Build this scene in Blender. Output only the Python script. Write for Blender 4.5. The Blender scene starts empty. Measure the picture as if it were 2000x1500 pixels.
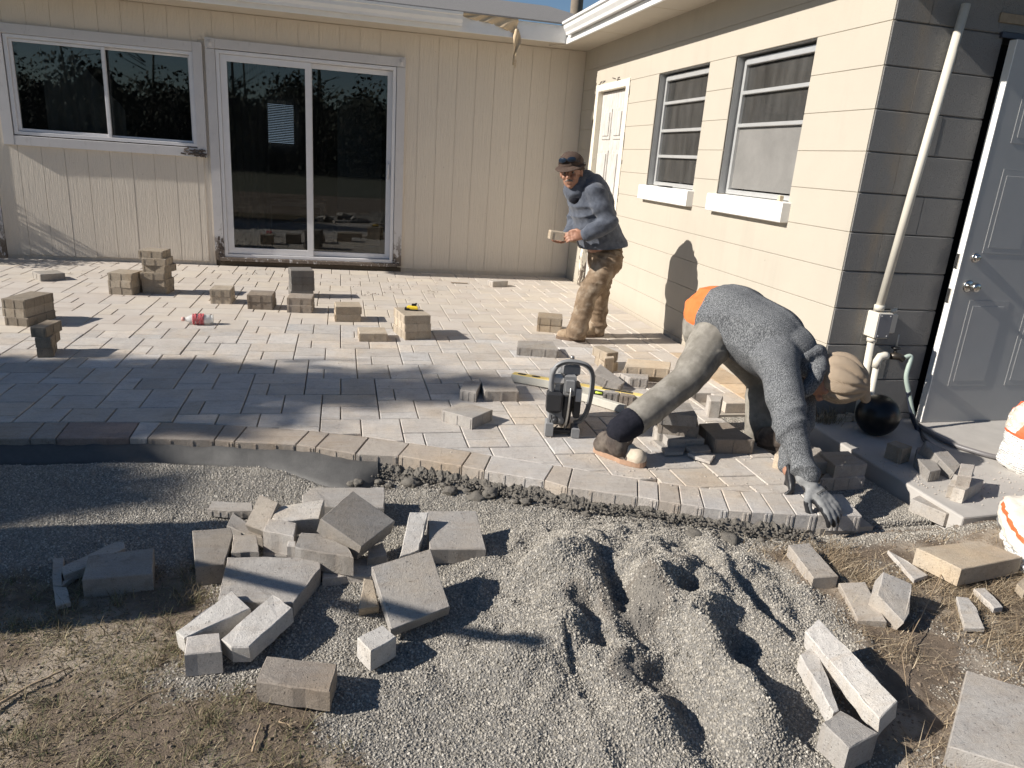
import bpy, bmesh, math, random
import numpy as np
from mathutils import Vector, Matrix, Euler, noise
random.seed(4); RNG = np.random.RandomState(4)
sc = bpy.context.scene
C = sc.collection
# ---------------------------------------------------------------- camera
cam = bpy.data.cameras.new('camera'); camo = bpy.data.objects.new('camera', cam); C.objects.link(camo)
_R = [[0.9731697, 0.0004436, -0.2300879], [-0.2193776, 0.3033419, -0.9272848], [0.069384, 0.9528817, 0.2953005]]
_L = (-2.60888, -8.23632, 1.28849)
camo.matrix_world = Matrix.Translation(_L) @ Matrix(_R).to_4x4()
cam.sensor_width = 36.0; cam.lens = 25.4493; cam.clip_start = 0.05; cam.clip_end = 3000
sc.camera = camo
# ---------------------------------------------------------------- light
SUN_EL, SUN_AZ = math.radians(30.5), math.radians(3.5)      # light travels towards +x
w = bpy.data.worlds.new('World'); sc.world = w; w.use_nodes = True
nt = w.node_tree; nt.nodes.clear()
sky = nt.nodes.new('ShaderNodeTexSky'); sky.sky_type = 'NISHITA'; sky.sun_disc = False
sky.sun_elevation = SUN_EL; sky.sun_rotation = math.radians(-90 - 3.5)
sky.altitude = 50; sky.air_density = 1.0; sky.dust_density = 0.05; sky.ozone_density = 3.5
bg = nt.nodes.new('ShaderNodeBackground'); bg.inputs[1].default_value = 0.054
wo = nt.nodes.new('ShaderNodeOutputWorld')
nt.links.new(sky.outputs[0], bg.inputs[0]); nt.links.new(bg.outputs[0], wo.inputs[0])
sd = bpy.data.lights.new('sun', 'SUN'); sd.energy = 4.9; sd.angle = math.radians(0.53); sd.color = (1.0, 0.945, 0.865)
so = bpy.data.objects.new('sun', sd); C.objects.link(so)
_d = Vector((math.cos(SUN_EL)*math.cos(SUN_AZ), math.cos(SUN_EL)*math.sin(SUN_AZ), -math.sin(SUN_EL)))
so.rotation_euler = _d.to_track_quat('-Z', 'Y').to_euler(); so.location = (-8, -3, 6)
vs = sc.view_settings; sc.display_settings.display_device = 'sRGB'
vs.view_transform = 'Standard'; vs.look = 'None'; vs.gamma = 1; vs.use_curve_mapping = False; vs.exposure = 0.58
sc.cycles.max_bounces = 6; sc.cycles.transparent_max_bounces = 12

# ---------------------------------------------------------------- helpers
def setp(o, label=None, cat=None, group=None, kind=None):
    if label: o['label'] = label
    if cat: o['category'] = cat
    if group: o['group'] = group
    if kind: o['kind'] = kind
    return o
def empty(name, loc=(0, 0, 0), **k):
    o = bpy.data.objects.new(name, None); C.objects.link(o); o.location = loc; o.empty_display_size = .1
    return setp(o, **k)
def link(name, me, parent=None, **k):
    o = bpy.data.objects.new(name, me); C.objects.link(o)
    if parent is not None:
        o.parent = parent
        o.matrix_parent_inverse = Matrix.Translation(parent.location).inverted() if parent.parent is None else Matrix.Identity(4)
    return setp(o, **k)
def mkmesh(name, v, f, mat=None, smooth=False):
    me = bpy.data.meshes.new(name); me.from_pydata([tuple(map(float, p)) for p in v], [], f); me.update()
    if mat: me.materials.append(mat)
    if smooth: me.polygons.foreach_set('use_smooth', [True]*len(me.polygons))
    return me
class MB:
    def __init__(s): s.v = []; s.f = []; s.sm = []
    def add(s, v, f, sm=False):
        n = len(s.v); s.v += [tuple(p) for p in v]; s.f += [tuple(i+n for i in q) for q in f]; s.sm += [sm]*len(f)
    def box(s, a, b, M=None, ch=0):
        x0, y0, z0 = a; x1, y1, z1 = b
        if ch:
            v = []; 
            for z, c in ((z0, ch), (z0+ch, 0), (z1-ch, 0), (z1, ch)):
                v += [(x0+c, y0+c, z), (x1-c, y0+c, z), (x1-c, y1-c, z), (x0+c, y1-c, z)]
            f = [(3, 2, 1, 0), (12, 13, 14, 15)]
            for r in range(3):
                for i in range(4): j = (i+1) % 4; f.append((r*4+i, r*4+j, r*4+4+j, r*4+4+i))
        else:
            v = [(x0, y0, z0), (x1, y0, z0), (x1, y1, z0), (x0, y1, z0), (x0, y0, z1), (x1, y0, z1), (x1, y1, z1), (x0, y1, z1)]
            f = [(3, 2, 1, 0), (4, 5, 6, 7), (0, 1, 5, 4), (1, 2, 6, 5), (2, 3, 7, 6), (3, 0, 4, 7)]
        if M is not None: v = [tuple(M @ Vector(p)) for p in v]
        s.add(v, f); return s
    def prism(s, poly, z0, z1, M=None):
        n = len(poly); v = [(x, y, z0) for x, y in poly]+[(x, y, z1) for x, y in poly]
        f = [tuple(range(n-1, -1, -1)), tuple(range(n, 2*n))]+[(i, (i+1) % n, n+(i+1) % n, n+i) for i in range(n)]
        if M is not None: v = [tuple(M @ Vector(p)) for p in v]
        s.add(v, f); return s
    def tube(s, pts, r, n=10, cap=True, rs=None):
        pts = [Vector(p) for p in pts]; m = len(pts); v = []; f = []
        up = None
        for i, p in enumerate(pts):
            t = (pts[min(i+1, m-1)]-pts[max(i-1, 0)]).normalized()
            if up is None: up = t.orthogonal().normalized()
            up = (up - t*up.dot(t)).normalized(); sd_ = t.cross(up)
            rr = rs[i] if rs else r
            for k in range(n):
                a = 2*math.pi*k/n; v.append(p+up*math.cos(a)*rr+sd_*math.sin(a)*rr)
        for i in range(m-1):
            for k in range(n): f.append((i*n+k, i*n+(k+1) % n, (i+1)*n+(k+1) % n, (i+1)*n+k))
        if cap: f += [tuple(range(n-1, -1, -1)), tuple(range((m-1)*n, m*n))]
        s.add(v, f, True); return s
    def lathe(s, prof, n=20, M=None):
        v = []; f = []
        for r, z in prof:
            for k in range(n): a = 2*math.pi*k/n; v.append((r*math.cos(a), r*math.sin(a), z))
        for i in range(len(prof)-1):
            for k in range(n): f.append((i*n+k, i*n+(k+1) % n, (i+1)*n+(k+1) % n, (i+1)*n+k))
        f += [tuple(range(n-1, -1, -1)), tuple(range((len(prof)-1)*n, len(prof)*n))]
        if M is not None: v = [tuple(M @ Vector(p)) for p in v]
        s.add(v, f, True); return s
    def mesh(s, name, mat):
        me = mkmesh(name, s.v, s.f, mat); me.polygons.foreach_set('use_smooth', s.sm); return me
    def obj(s, name, mat, parent=None, **k): return link(name, s.mesh(name, mat), parent, **k)
def box(name, a, b, mat, parent=None, ch=0, **k): return MB().box(a, b, ch=ch).obj(name, mat, parent, **k)

# ---------------------------------------------------------------- materials
class NT:
    def __init__(s, name):
        s.m = bpy.data.materials.new(name); s.m.use_nodes = True; s.t = s.m.node_tree; s.t.nodes.clear()
        s.o = s.n('OutputMaterial')
    def n(s, ty, **k):
        x = s.t.nodes.new('ShaderNode'+ty)
        for a, b in k.items(): setattr(x, a, b)
        return x
    def l(s, a, b): s.t.links.new(a, b)
    def val(s, x, sock):
        if hasattr(x, 'is_linked') or hasattr(x, 'links'): s.l(x, sock)
        else:
            sock.default_value = x if not isinstance(x, tuple) or len(x) == 4 or sock.type != 'RGBA' else (*x, 1)
    def co(s, kind='Object', scale=(1, 1, 1), rot=(0, 0, 0)):
        tc = s.n('TexCoord'); mp = s.n('Mapping'); s.l(tc.outputs[kind], mp.inputs[0]); mp.inputs['Scale'].default_value = scale; mp.inputs['Rotation'].default_value = rot
        return mp.outputs[0]
    def pos(s, scale=(1, 1, 1), rot=(0, 0, 0)):
        g = s.n('NewGeometry'); mp = s.n('Mapping'); s.l(g.outputs['Position'], mp.inputs[0]); mp.inputs['Scale'].default_value = scale; mp.inputs['Rotation'].default_value = rot
        return mp.outputs[0]
    def noise(s, co, sc=5, det=4, ro=.6, dist=0):
        x = s.n('TexNoise'); s.l(co, x.inputs['Vector']); x.inputs['Scale'].default_value = sc; x.inputs['Detail'].default_value = det; x.inputs['Roughness'].default_value = ro; x.inputs['Distortion'].default_value = dist
        return x.outputs['Fac']
    def ramp(s, f, stops):
        r = s.n('ValToRGB'); s.l(f, r.inputs[0]); e = r.color_ramp.elements
        while len(e) < len(stops): e.new(.5)
        for i, (p, c) in enumerate(stops):
            e[i].position = p; e[i].color = (*c, 1) if isinstance(c, tuple) else (c, c, c, 1)
        return r.outputs[0]
    def mix(s, f, a, b, mode='MIX'):
        x = s.n('Mix', data_type='RGBA', blend_type=mode)
        s.val(f, x.inputs[0]); s.val(a, x.inputs[6]); s.val(b, x.inputs[7]); return x.outputs[2]
    def math(s, op, a, b=0.):
        x = s.n('Math', operation=op); s.val(a, x.inputs[0]); s.val(b, x.inputs[1]); return x.outputs[0]
    def bsdf(s, col, rough=.7, bump=None, bs=.3, bd=.01, metal=0, spec=.4, **k):
        b = s.n('BsdfPrincipled'); s.val(col, b.inputs['Base Color']); s.val(rough, b.inputs['Roughness']); b.inputs['Metallic'].default_value = metal
        b.inputs['Specular IOR Level'].default_value = spec
        for a, v in k.items(): s.val(v, b.inputs[a.replace('_', ' ')])
        if bump is not None:
            q = s.n('Bump'); s.l(bump, q.inputs['Height']); q.inputs['Strength'].default_value = bs; q.inputs['Distance'].default_value = bd; s.l(q.outputs[0], b.inputs['Normal'])
        s.l(b.outputs[0], s.o.inputs[0]); return b
def simple(name, col, rough=.6, var=.12, sc=12, bump=.1, bd=.003, metal=0, spec=.4, kind='pos', bsc=120):
    t = NT(name); co = t.pos(); n1 = t.noise(co, sc, 5)
    c = t.mix(n1, tuple(x*(1-var) for x in col), tuple(min(1, x*(1+var)) for x in col))
    t.bsdf(c, rough, t.noise(co, bsc, 3), bump, bd, metal, spec); return t.m

def mat_paver():
    t = NT('paver_concrete'); oi = t.n('ObjectInfo'); co = t.pos()
    big = t.noise(co, 7, 4, .6); streak = t.noise(t.pos((3, 22, 3)), 2.2, 4, .6, .4); fine = t.noise(co, 260, 3, .8); mid = t.noise(co, 45, 4, .7)
    c = t.mix(t.math('MULTIPLY', t.math('SUBTRACT', big, .35), 1.6), oi.outputs['Color'], t.mix(1.0, oi.outputs['Color'], (.74, .72, .72), 'MULTIPLY'))
    c = t.mix(t.math('MULTIPLY', t.ramp(streak, [(.5, 0), (.75, 1)]), .35), c, t.mix(1.0, oi.outputs['Color'], (.72, .62, .52), 'MULTIPLY'))
    c = t.mix(t.math('MULTIPLY', t.ramp(mid, [(.35, 1), (.55, 0)]), .35), c, t.mix(1.0, c, (.72, .72, .72), 'MULTIPLY'))
    c = t.mix(t.ramp(fine, [(.3, .5), (.62, 0)]), c, t.mix(1.0, c, (.5, .5, .5), 'MULTIPLY'))
    pit = t.ramp(t.noise(co, 120, 2, .5), [(.66, 0), (.72, 1)]); c = t.mix(t.math('MULTIPLY', pit, .55), c, t.mix(1.0, c, (.42, .42, .42), 'MULTIPLY'))
    dst = t.ramp(t.noise(co, 2.6, 5, .65), [(.46, 0), (.66, .5)]); c = t.mix(dst, c, t.mix(1.0, c, (1.13, 1.0, .82), 'MULTIPLY'))
    grm = t.ramp(t.noise(co, 11, 6, .75), [(.54, 0), (.68, .42)]); c = t.mix(grm, c, t.mix(1.0, c, (.62, .58, .54), 'MULTIPLY'))
    h = t.math('SUBTRACT', t.math('ADD', fine, t.math('MULTIPLY', mid, 1.1)), t.math('MULTIPLY', pit, .9))
    t.bsdf(c, .9, h, .8, .0032, spec=.2); return t.m
M_PAVER = mat_paver()
def mat_paver_far():
    t = NT('paver_concrete_far'); g = t.n('NewGeometry'); co = t.pos()
    base = t.ramp(g.outputs['Random Per Island'], [(0, (.53, .485, .44)), (.3, (.58, .535, .485)), (.55, (.56, .525, .485)), (.8, (.6, .55, .48)), (1, (.51, .48, .445))])
    c = t.mix(t.noise(co, 6, 4), base, t.mix(1.0, base, (.78, .72, .66), 'MULTIPLY'))
    c = t.mix(t.ramp(t.noise(co, 1.1, 3), [(.5, 0), (.7, .4)]), c, (.62, .53, .4))
    t.bsdf(c, .88, t.noise(co, 200, 3), .4, .002, spec=.25); return t.m
M_PAVFAR = mat_paver_far()
def mat_siding():
    t = NT('siding_paint'); co = t.pos((1, 1, .06))
    g = t.noise(co, 55, 5, .7, .6); g2 = t.noise(t.pos((1, 1, .12)), 150, 3); big = t.noise(t.pos(), 2.2, 3)
    z = t.n('SeparateXYZ'); t.l(t.pos(), z.inputs[0])
    c = t.mix(big, (.62, .55, .465), (.69, .62, .525))
    dirt = t.math('MULTIPLY', t.ramp(z.outputs[2], [(0, .6), (.1, 0)]), t.noise(t.pos((1, 1, .3)), 18, 4))
    c = t.mix(dirt, c, (.3, .25, .2))
    c = t.mix(t.ramp(t.noise(t.pos(), 30, 2), [(.73, 0), (.76, .6)]), c, (.35, .29, .23))
    t.bsdf(c, .75, t.math('ADD', g, t.math('MULTIPLY', g2, .5)), .9, .006, spec=.3); return t.m
M_SIDING = mat_siding()
def mat_block(name, c0, c1, rough, bs, spec):
    t = NT(name); co = t.pos(); f = t.noise(co, 75, 6, .7); m = t.noise(co, 3, 4); st = t.noise(t.pos((1, 1, .15)), 5, 3)
    c = t.mix(m, c0, c1); zz = t.n('SeparateXYZ'); t.l(t.pos(), zz.inputs[0]); c = t.mix(t.math('MULTIPLY', t.ramp(zz.outputs[2], [(0, .7), (.16, 0)]), t.noise(co, 14, 5, .7)), c, (.3, .25, .19)); c = t.mix(t.ramp(st, [(.55, 0), (.8, .35)]), c, tuple(x*.8 for x in c0))
    pits = t.ramp(t.noise(co, 22, 2), [(.76, 0), (.78, .55)]); c = t.mix(pits, c, tuple(x*.55 for x in c0))
    h = t.math('ADD', f, t.math('MULTIPLY', t.ramp(t.noise(co, 180, 2), [(.5, 0), (.7, 1)]), .7))
    t.bsdf(c, rough, h, bs, .004, spec=spec); return t.m
M_CREAM = mat_block('cream_block_paint', (.43, .388, .322), (.49, .442, .366), .7, .3, .3)
def mat_grayblock():
    t = NT('gray_block_paint'); co = t.pos(); f = t.noise(co, 65, 6, .75); big = t.noise(co, 3.5, 4)
    c = t.mix(big, (.18, .174, .166), (.245, .237, .226))
    x = t.n('SeparateXYZ'); t.l(t.pos(), x.inputs[0])
    sp = t.math('MULTIPLY', t.ramp(x.outputs[0], [(.09, 0), (.17, 1), (.24, 0)]), t.ramp(t.noise(t.pos((3, 1, 1)), 3, 4), [(.42, 0), (.62, .55)]))
    c = t.mix(sp, c, (.33, .26, .18))
    h = t.math('ADD', f, t.math('MULTIPLY', t.ramp(t.noise(co, 150, 2), [(.55, 0), (.7, 1)]), 1.2))
    t.bsdf(c, .42, h, .6, .006, spec=.35); return t.m
M_GRAYB = mat_grayblock()
M_MORTAR_C = simple('cream_joint', (.5, .43, .32), .8); M_MORTAR_G = simple('gray_joint', (.12, .115, .11), .5)
def mat_white(name, col=(.72, .71, .7), peel=.0, rough=.5):
    t = NT(name); co = t.pos(); n = t.noise(co, 9, 5); c = t.mix(n, tuple(x*.86 for x in col), col)
    if peel:
        z = t.n('SeparateXYZ'); t.l(t.pos(), z.inputs[0])
        lo = t.ramp(z.outputs[2], [(.08, 1.0), (.5, 0)])
        pn = t.ramp(t.math('ADD', t.noise(t.pos((1, 1, .45)), 26, 5, .7), t.math('MULTIPLY', lo, .2)), [(.6, 0), (.64, 1)])
        c = t.mix(t.math('MULTIPLY', pn, t.math('ADD', lo, peel)), c, t.mix(t.noise(co, 60, 3), (.06, .045, .035), (.25, .2, .16)))
    t.bsdf(c, rough, t.noise(co, 90, 3), .15, .003); return t.m
M_TRIM = mat_white('trim_paint', (.6, .58, .575), .12); M_VINYL = mat_white('vinyl_frame', (.74, .73, .74), 0, .35)
M_WHITE = mat_white('white_metal', (.8, .79, .77), 0, .35); M_SILL = mat_white('white_sill', (.84, .83, .8), 0, .6)
M_SOFFIT = mat_white('soffit_paint', (.6, .54, .45), 0, .6)
M_ALU = simple('aluminium_frame', (.62, .62, .61), .35, metal=.5)
M_REVEAL = simple('reveal_paint', (.36, .36, .355), .3, bump=.5, bd=.004)
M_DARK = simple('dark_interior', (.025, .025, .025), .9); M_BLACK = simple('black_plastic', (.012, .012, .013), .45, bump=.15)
M_FOUND = simple('foundation', (.09, .07, .05), .9, .4, 20, .5, .01)
M_ROOF = simple('roof_shingle', (.2, .19, .18), .9, .3, 40, .6, .01)
def mat_glass(name, tint=(.55, .6, .62), refl=.9, dust=0.0, rough=.01):
    t = NT(name); tr = t.n('BsdfTransparent'); tr.inputs[0].default_value = (*tint, 1)
    gl = t.n('BsdfGlossy'); gl.inputs['Roughness'].default_value = rough; gl.inputs[0].default_value = (refl, refl, refl, 1)
    fr = t.n('Fresnel'); fr.inputs[0].default_value = 1.75
    mx = t.n('MixShader'); t.l(fr.outputs[0], mx.inputs[0]); t.l(tr.outputs[0], mx.inputs[1]); t.l(gl.outputs[0], mx.inputs[2])
    out = mx.outputs[0]
    if dust:
        df = t.n('BsdfDiffuse'); df.inputs[0].default_value = (.55, .53, .5, 1); m2 = t.n('MixShader')
        fac = t.math('MULTIPLY', t.ramp(t.math('ADD', t.noise(t.pos((1, 1, .2) if dust < .3 else (1, 1, 1)), 12 if dust < .3 else 5, 5), t.math('MULTIPLY', t.noise(t.pos(), 200, 2), .3)), [(.45, .4 if dust < .3 else .75), (.9, 1)]), dust)
        t.l(fac, m2.inputs[0]); t.l(out, m2.inputs[1]); t.l(df.outputs[0], m2.inputs[2]); out = m2.outputs[0]
    t.l(out, t.o.inputs[0]); return t.m
M_GLASS = mat_glass('window_glass', dust=.012); M_DGLASS = mat_glass('dusty_glass', (.3, .3, .3), .5, dust=.12, rough=.05); M_SCREEN = mat_glass('screened_glass', (.3, .3, .3), .3, dust=.42, rough=.2)

# ---------------------------------------------------------------- house
YG = -4.849
house = empty('house', (0, 0, 0), label='cream house with a sided back wing and a block wing with two windows', cat='house')
def HB(name, a, b, mat, ch=0, parent=None): return box(name, a, b, mat, parent or house, ch)
# siding boards with grooves between them
xs = [-5.86]+[-5.449+.2021*k for k in range(-1, 28)]
xs = [x for x in xs if x < -.02]; xs[1] = -5.651; xs.append(-.004)
WX0, WX1, WZ0, WZ1 = -5.752, -3.93, 1.092, 2.168
DX0, DX1, DZ0, DZ1 = -3.9, -1.952, .045, 2.216
SB, ST = .034, 2.462
HB('wall', (-5.86, .0075, -.1), (WX0, .2, 2.6), M_SIDING)
HB('wall', (WX0, .0075, WZ1), (WX1, .2, 2.6), M_SIDING); HB('wall', (WX0, .0075, -.1), (WX1, .2, WZ0), M_SIDING)
HB('wall', (WX1+.001, .0075, -.1), (DX0, .2, 2.6), M_SIDING); HB('wall', (DX0+.001, .0075, DZ1), (DX1, .2, 2.6), M_SIDING)
HB('wall', (DX1+.001, .0075, -.1), (.1, .2, 2.6), M_SIDING)
def segs(x0, x1):
    out = []; ov = lambda a, b: x0 < b-.01 and x1 > a+.01
    zs = [(SB, ST)]
    if ov(WX0+.03, WX1-.03): zs = [(SB, WZ0+.02), (WZ1-.02, ST)]
    if ov(DX0+.03, DX1-.03): zs = [(DZ1-.02, ST)]
    return zs
for a, b in zip(xs[:-1], xs[1:]):
    cuts = [a]+[c for c in (WX0+.04, WX1-.04, DX0+.04, DX1-.04) if a+.01 < c < b-.01]+[b]
    for c0, c1 in zip(cuts[:-1], cuts[1:]):
        for z0, z1 in segs(c0, c1):
            j = random.uniform(0, .0015); zb = z0 + (random.uniform(-.004, .006) if z0 == SB else 0)
            g0 = .0014 if c0 == a else 0; g1 = .0014 if c1 == b else 0
            HB('siding_board', (c0+g0, -.001-j, zb), (c1-g1, .02, z1), M_SIDING, .002)
HB('foundation', (-5.8, .012, -.12), (.0, .19, .05), M_FOUND)
HB('wooden_sill', (DX0+.04, -.012, -.02), (DX1-.0, .05, .045), M_FOUND, .004)
HB('corner_post', (-5.955, -.01, -.02), (-5.862, .12, 2.46), M_TRIM, .004)
# casings
def casing(x0, x1, z0, z1, wd, parent, bottom=True, d=.03):
    HB('trim', (x0, -d, z0), (x0+wd, .018, z1), M_TRIM, .003, parent); HB('trim', (x1-wd, -d, z0), (x1, .018, z1), M_TRIM, .003, parent)
    HB('trim', (x0+wd+.002, -d+.001, z1-wd), (x1-wd-.002, .018, z1), M_TRIM, .003, parent)
    if bottom: HB('trim', (x0+wd+.002, -d+.001, z0), (x1-wd-.002, .018, z0+wd), M_TRIM, .003, parent)
win = empty('window', (-4.84, 0, 1.6)); win.parent = house
def sub(name, a, b, mat, parent, ch=0):
    o = MB().box(a, b, ch=ch).obj(name, mat); o.parent = parent; o.matrix_parent_inverse = Matrix.Translation(parent.location).inverted(); return o
def casing2(x0, x1, z0, z1, wd, parent, bottom=True, d=.03):
    sub('trim', (x0, -d, z0), (x0+wd, .018, z1), M_TRIM, parent, .003); sub('trim', (x1-wd, -d, z0), (x1, .018, z1), M_TRIM, parent, .003)
    sub('trim', (x0+wd+.002, -d+.001, z1-wd), (x1-wd-.002, .018, z1), M_TRIM, parent, .003)
    if bottom: sub('trim', (x0+wd+.002, -d+.001, z0), (x1-wd-.002, .018, z0+wd), M_TRIM, parent, .003)
casing2(WX0, WX1, WZ0, WZ1, .088, win)
fx0, fx1, fz0, fz1 = -5.655, -4.02, 1.19, 2.078
def frame(x0, x1, z0, z1, wd, y0, y1, parent, mat, name='frame'):
    m = MB(); m.box((x0, y0, z0), (x0+wd, y1, z1), ch=.003); m.box((x1-wd, y0, z0), (x1, y1, z1), ch=.003)
    m.box((x0+wd, y0+.002, z0), (x1-wd, y1, z0+wd), ch=.003); m.box((x0+wd, y0+.002, z1-wd), (x1-wd, y1, z1), ch=.003)
    o = m.obj(name, mat); o.parent = parent; o.matrix_parent_inverse = Matrix.Translation(parent.location).inverted(); return o
frame(fx0, fx1, fz0, fz1, .032, -.018, .09, win, M_VINYL)
frame(fx0+.034, -4.815, fz0+.034, fz1-.034, .026, .004, .035, win, M_VINYL, 'sash')
frame(-4.835, fx1-.034, fz0+.034, fz1-.034, .02, .04, .07, win, M_VINYL, 'sash')
sub('mullion', (-4.832, -.012, fz0+.034), (-4.806, .02, fz1-.034), M_VINYL, win, .003)
sub('pane', (fx0+.05, .02, fz0+.05), (-4.82, .022, fz1-.05), M_GLASS, win); sub('pane', (-4.83, .052, fz0+.05), (fx1-.05, .054, fz1-.05), M_GLASS, win)
# rotten patch at the casing's lower right corner
m = MB()
for i in range(46):
    x = WX1-.02-abs(random.gauss(0, .07)); z = WZ0+random.uniform(.006, .075); s = random.uniform(.006, .02)
    m.box((-s*1.3, -.004, -s*.4), (s*1.3, .004, s*.4), Matrix.Translation((x, -.034-random.uniform(0, .004), z)) @ Euler((random.uniform(-.3, .3), random.uniform(-.5, .5), random.uniform(-.3, .3))).to_matrix().to_4x4())
M_ROT = simple('rotten_wood', (.1, .08, .07), .9, .9, 90, .6, .01)
o = m.obj('rotten_wood', M_ROT, kind='stuff'); o.parent = win; o.matrix_parent_inverse = Matrix.Translation(win.location).inverted()
# sliding door
sdoor = empty('sliding_door', (-2.92, 0, 0)); sdoor.parent = house
DW = .088
sub('trim', (DX0, -.03, .06), (DX0+DW, .018, DZ1-.095), M_TRIM, sdoor, .003); sub('trim', (DX1-DW, -.03, .06), (DX1, .018, DZ1-.095), M_TRIM, sdoor, .003)
sub('trim', (DX0+DW+.002, -.03, DZ1-.09), (DX1-DW-.002, .018, DZ1), M_TRIM, sdoor, .003)
for x in (DX0, DX1-DW-.002):
    m = MB().box((x, -.036, DZ1-.092), (x+DW+.001, .018, DZ1+.003), ch=.004)
    for r, d in ((.032, .004), (.02, .008), (.008, .013)):
        m.lathe([(r, 0), (r, d*.6), (r-.004, d)], 24, Matrix.Translation((x+DW/2, -.036, DZ1-.045)) @ Matrix.Rotation(math.pi/2, 4, 'X'))
    o = m.obj('corner_rosette', M_TRIM); o.parent = sdoor; o.matrix_parent_inverse = Matrix.Translation(sdoor.location).inverted()
frame(-3.808, -2.045, .092, 2.12, .034, -.02, .1, sdoor, M_VINYL)
frame(-3.772, -2.9, .13, 2.084, .062, .0, .034, sdoor, M_VINYL, 'door_panel'); frame(-2.945, -2.08, .13, 2.084, .05, .042, .076, sdoor, M_VINYL, 'door_panel')
sub('pane', (-3.73, .016, .17), (-2.95, .019, 2.05), M_GLASS, sdoor); sub('pane', (-2.91, .058, .17), (-2.12, .061, 2.05), M_GLASS, sdoor)
o = MB().tube([(-2.112, .04, 1.0), (-2.112, .012, 1.02), (-2.112, .006, 1.08), (-2.112, .012, 1.14), (-2.112, .04, 1.16)], .009, 8).box((-2.125, .036, .985), (-2.098, .046, 1.175), ch=.003).obj('handle', M_VINYL); o.parent = sdoor; o.matrix_parent_inverse = Matrix.Translation(sdoor.location).inverted()
sub('threshold', (-3.85, -.045, .052), (-2.0, .02, .09), M_TRIM, sdoor, .004)
m = MB()
for i in range(40):
    z = .06+abs(random.gauss(0, .09)); x = DX0+.03+random.uniform(0, .058); s = random.uniform(.006, .018)
    m.box((-s*.5, -.004, -s*1.2), (s*.5, .004, s*1.2), Matrix.Translation((x, -.034, z)) @ Euler((random.uniform(-.3, .3), random.uniform(-.4, .4), 0)).to_matrix().to_4x4())
for i in range(14):
    x = random.choice((DX1-.075, DX1-.03))+random.uniform(-.02, .02); z = random.uniform(.06, .16); s = random.uniform(.005, .012)
    m.box((-s, -.004, -s*.5), (s, .004, s*.5), Matrix.Translation((x, -.034, z)))
o = m.obj('rotten_wood', M_ROT, kind='stuff'); o.parent = sdoor; o.matrix_parent_inverse = Matrix.Translation(sdoor.location).inverted()
# room behind the glass
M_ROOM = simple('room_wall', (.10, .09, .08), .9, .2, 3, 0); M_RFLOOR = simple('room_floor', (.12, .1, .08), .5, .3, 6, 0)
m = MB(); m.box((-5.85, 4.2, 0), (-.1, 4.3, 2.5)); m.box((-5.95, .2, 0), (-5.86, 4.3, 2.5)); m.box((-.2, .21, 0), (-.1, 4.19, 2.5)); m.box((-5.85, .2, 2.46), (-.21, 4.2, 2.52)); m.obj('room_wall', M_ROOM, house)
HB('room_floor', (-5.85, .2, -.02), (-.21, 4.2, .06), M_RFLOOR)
bl = empty('blinds', (-2.9, 4.1, 1.6)); bl.parent = house
M_LITSL = NT('lit_window'); e = M_LITSL.n('Emission'); e.inputs[0].default_value = (.75, .85, 1, 1); e.inputs[1].default_value = .55; M_LITSL.l(e.outputs[0], M_LITSL.o.inputs[0]); M_LITSL = M_LITSL.m
sub('lit_pane', (-3.88, 4.15, 1.28), (-3.32, 4.16, 1.86), M_LITSL, bl)
for k in range(24): sub('slat', (-3.92, 4.08, 1.27+k*.025), (-3.28, 4.12, 1.287+k*.025), M_ROOM, bl)
# curtains
def curtain(name, x0, x1, z0, z1, y, mat, parent, diag=0):
    v = []; f = []; n = 46; mz = 14
    for i in range(n):
        for j in range(mz):
            u = i/(n-1); t = j/(mz-1); x = x0+(x1-x0)*u; zt = z1-diag*max(0, u-.3)
            v.append((x, y+.03*math.sin(u*34+2*math.sin(t*2))+.012*math.sin(u*71), z0+(zt-z0)*t))
    for i in range(n-1):
        for j in range(mz-1): f.append((i*mz+j, (i+1)*mz+j, (i+1)*mz+j+1, i*mz+j+1))
    return link(name, mkmesh(name, v, f, mat, True), parent)
M_CURT = simple('curtain_cloth', (.6, .5, .42), .9, .2, 8); M_CURT2 = simple('curtain_cloth_dark', (.16, .13, .11), .9, .2, 8)
curtain('curtain', -5.42, -4.7, 1.0, 2.05, .14, M_CURT, house, .8); curtain('curtain', -3.78, -3.35, .1, 2.1, .2, M_CURT2, house)
# furniture seen dimly through the glass
M_WOOD = simple('dark_wood', (.16, .09, .05), .6, .3, 8); M_PALE = simple('pale_cabinet', (.3, .3, .3), .6)
m = MB().box((-2.95, .5, .06), (-2.7, .9, .42)).obj('cardboard_box', M_WOOD, house)
m = MB().box((-2.65, 1.6, .06), (-2.1, 2.2, 1.9), ch=.02).obj('fridge', M_PALE, house)
m = MB().box((-3.5, 1.3, .55), (-2.8, 1.9, .6)).box((-3.48, 1.35, .06), (-3.44, 1.4, .55)).box((-2.86, 1.35, .06), (-2.82, 1.4, .55)).obj('table', M_PALE, house)

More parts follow.
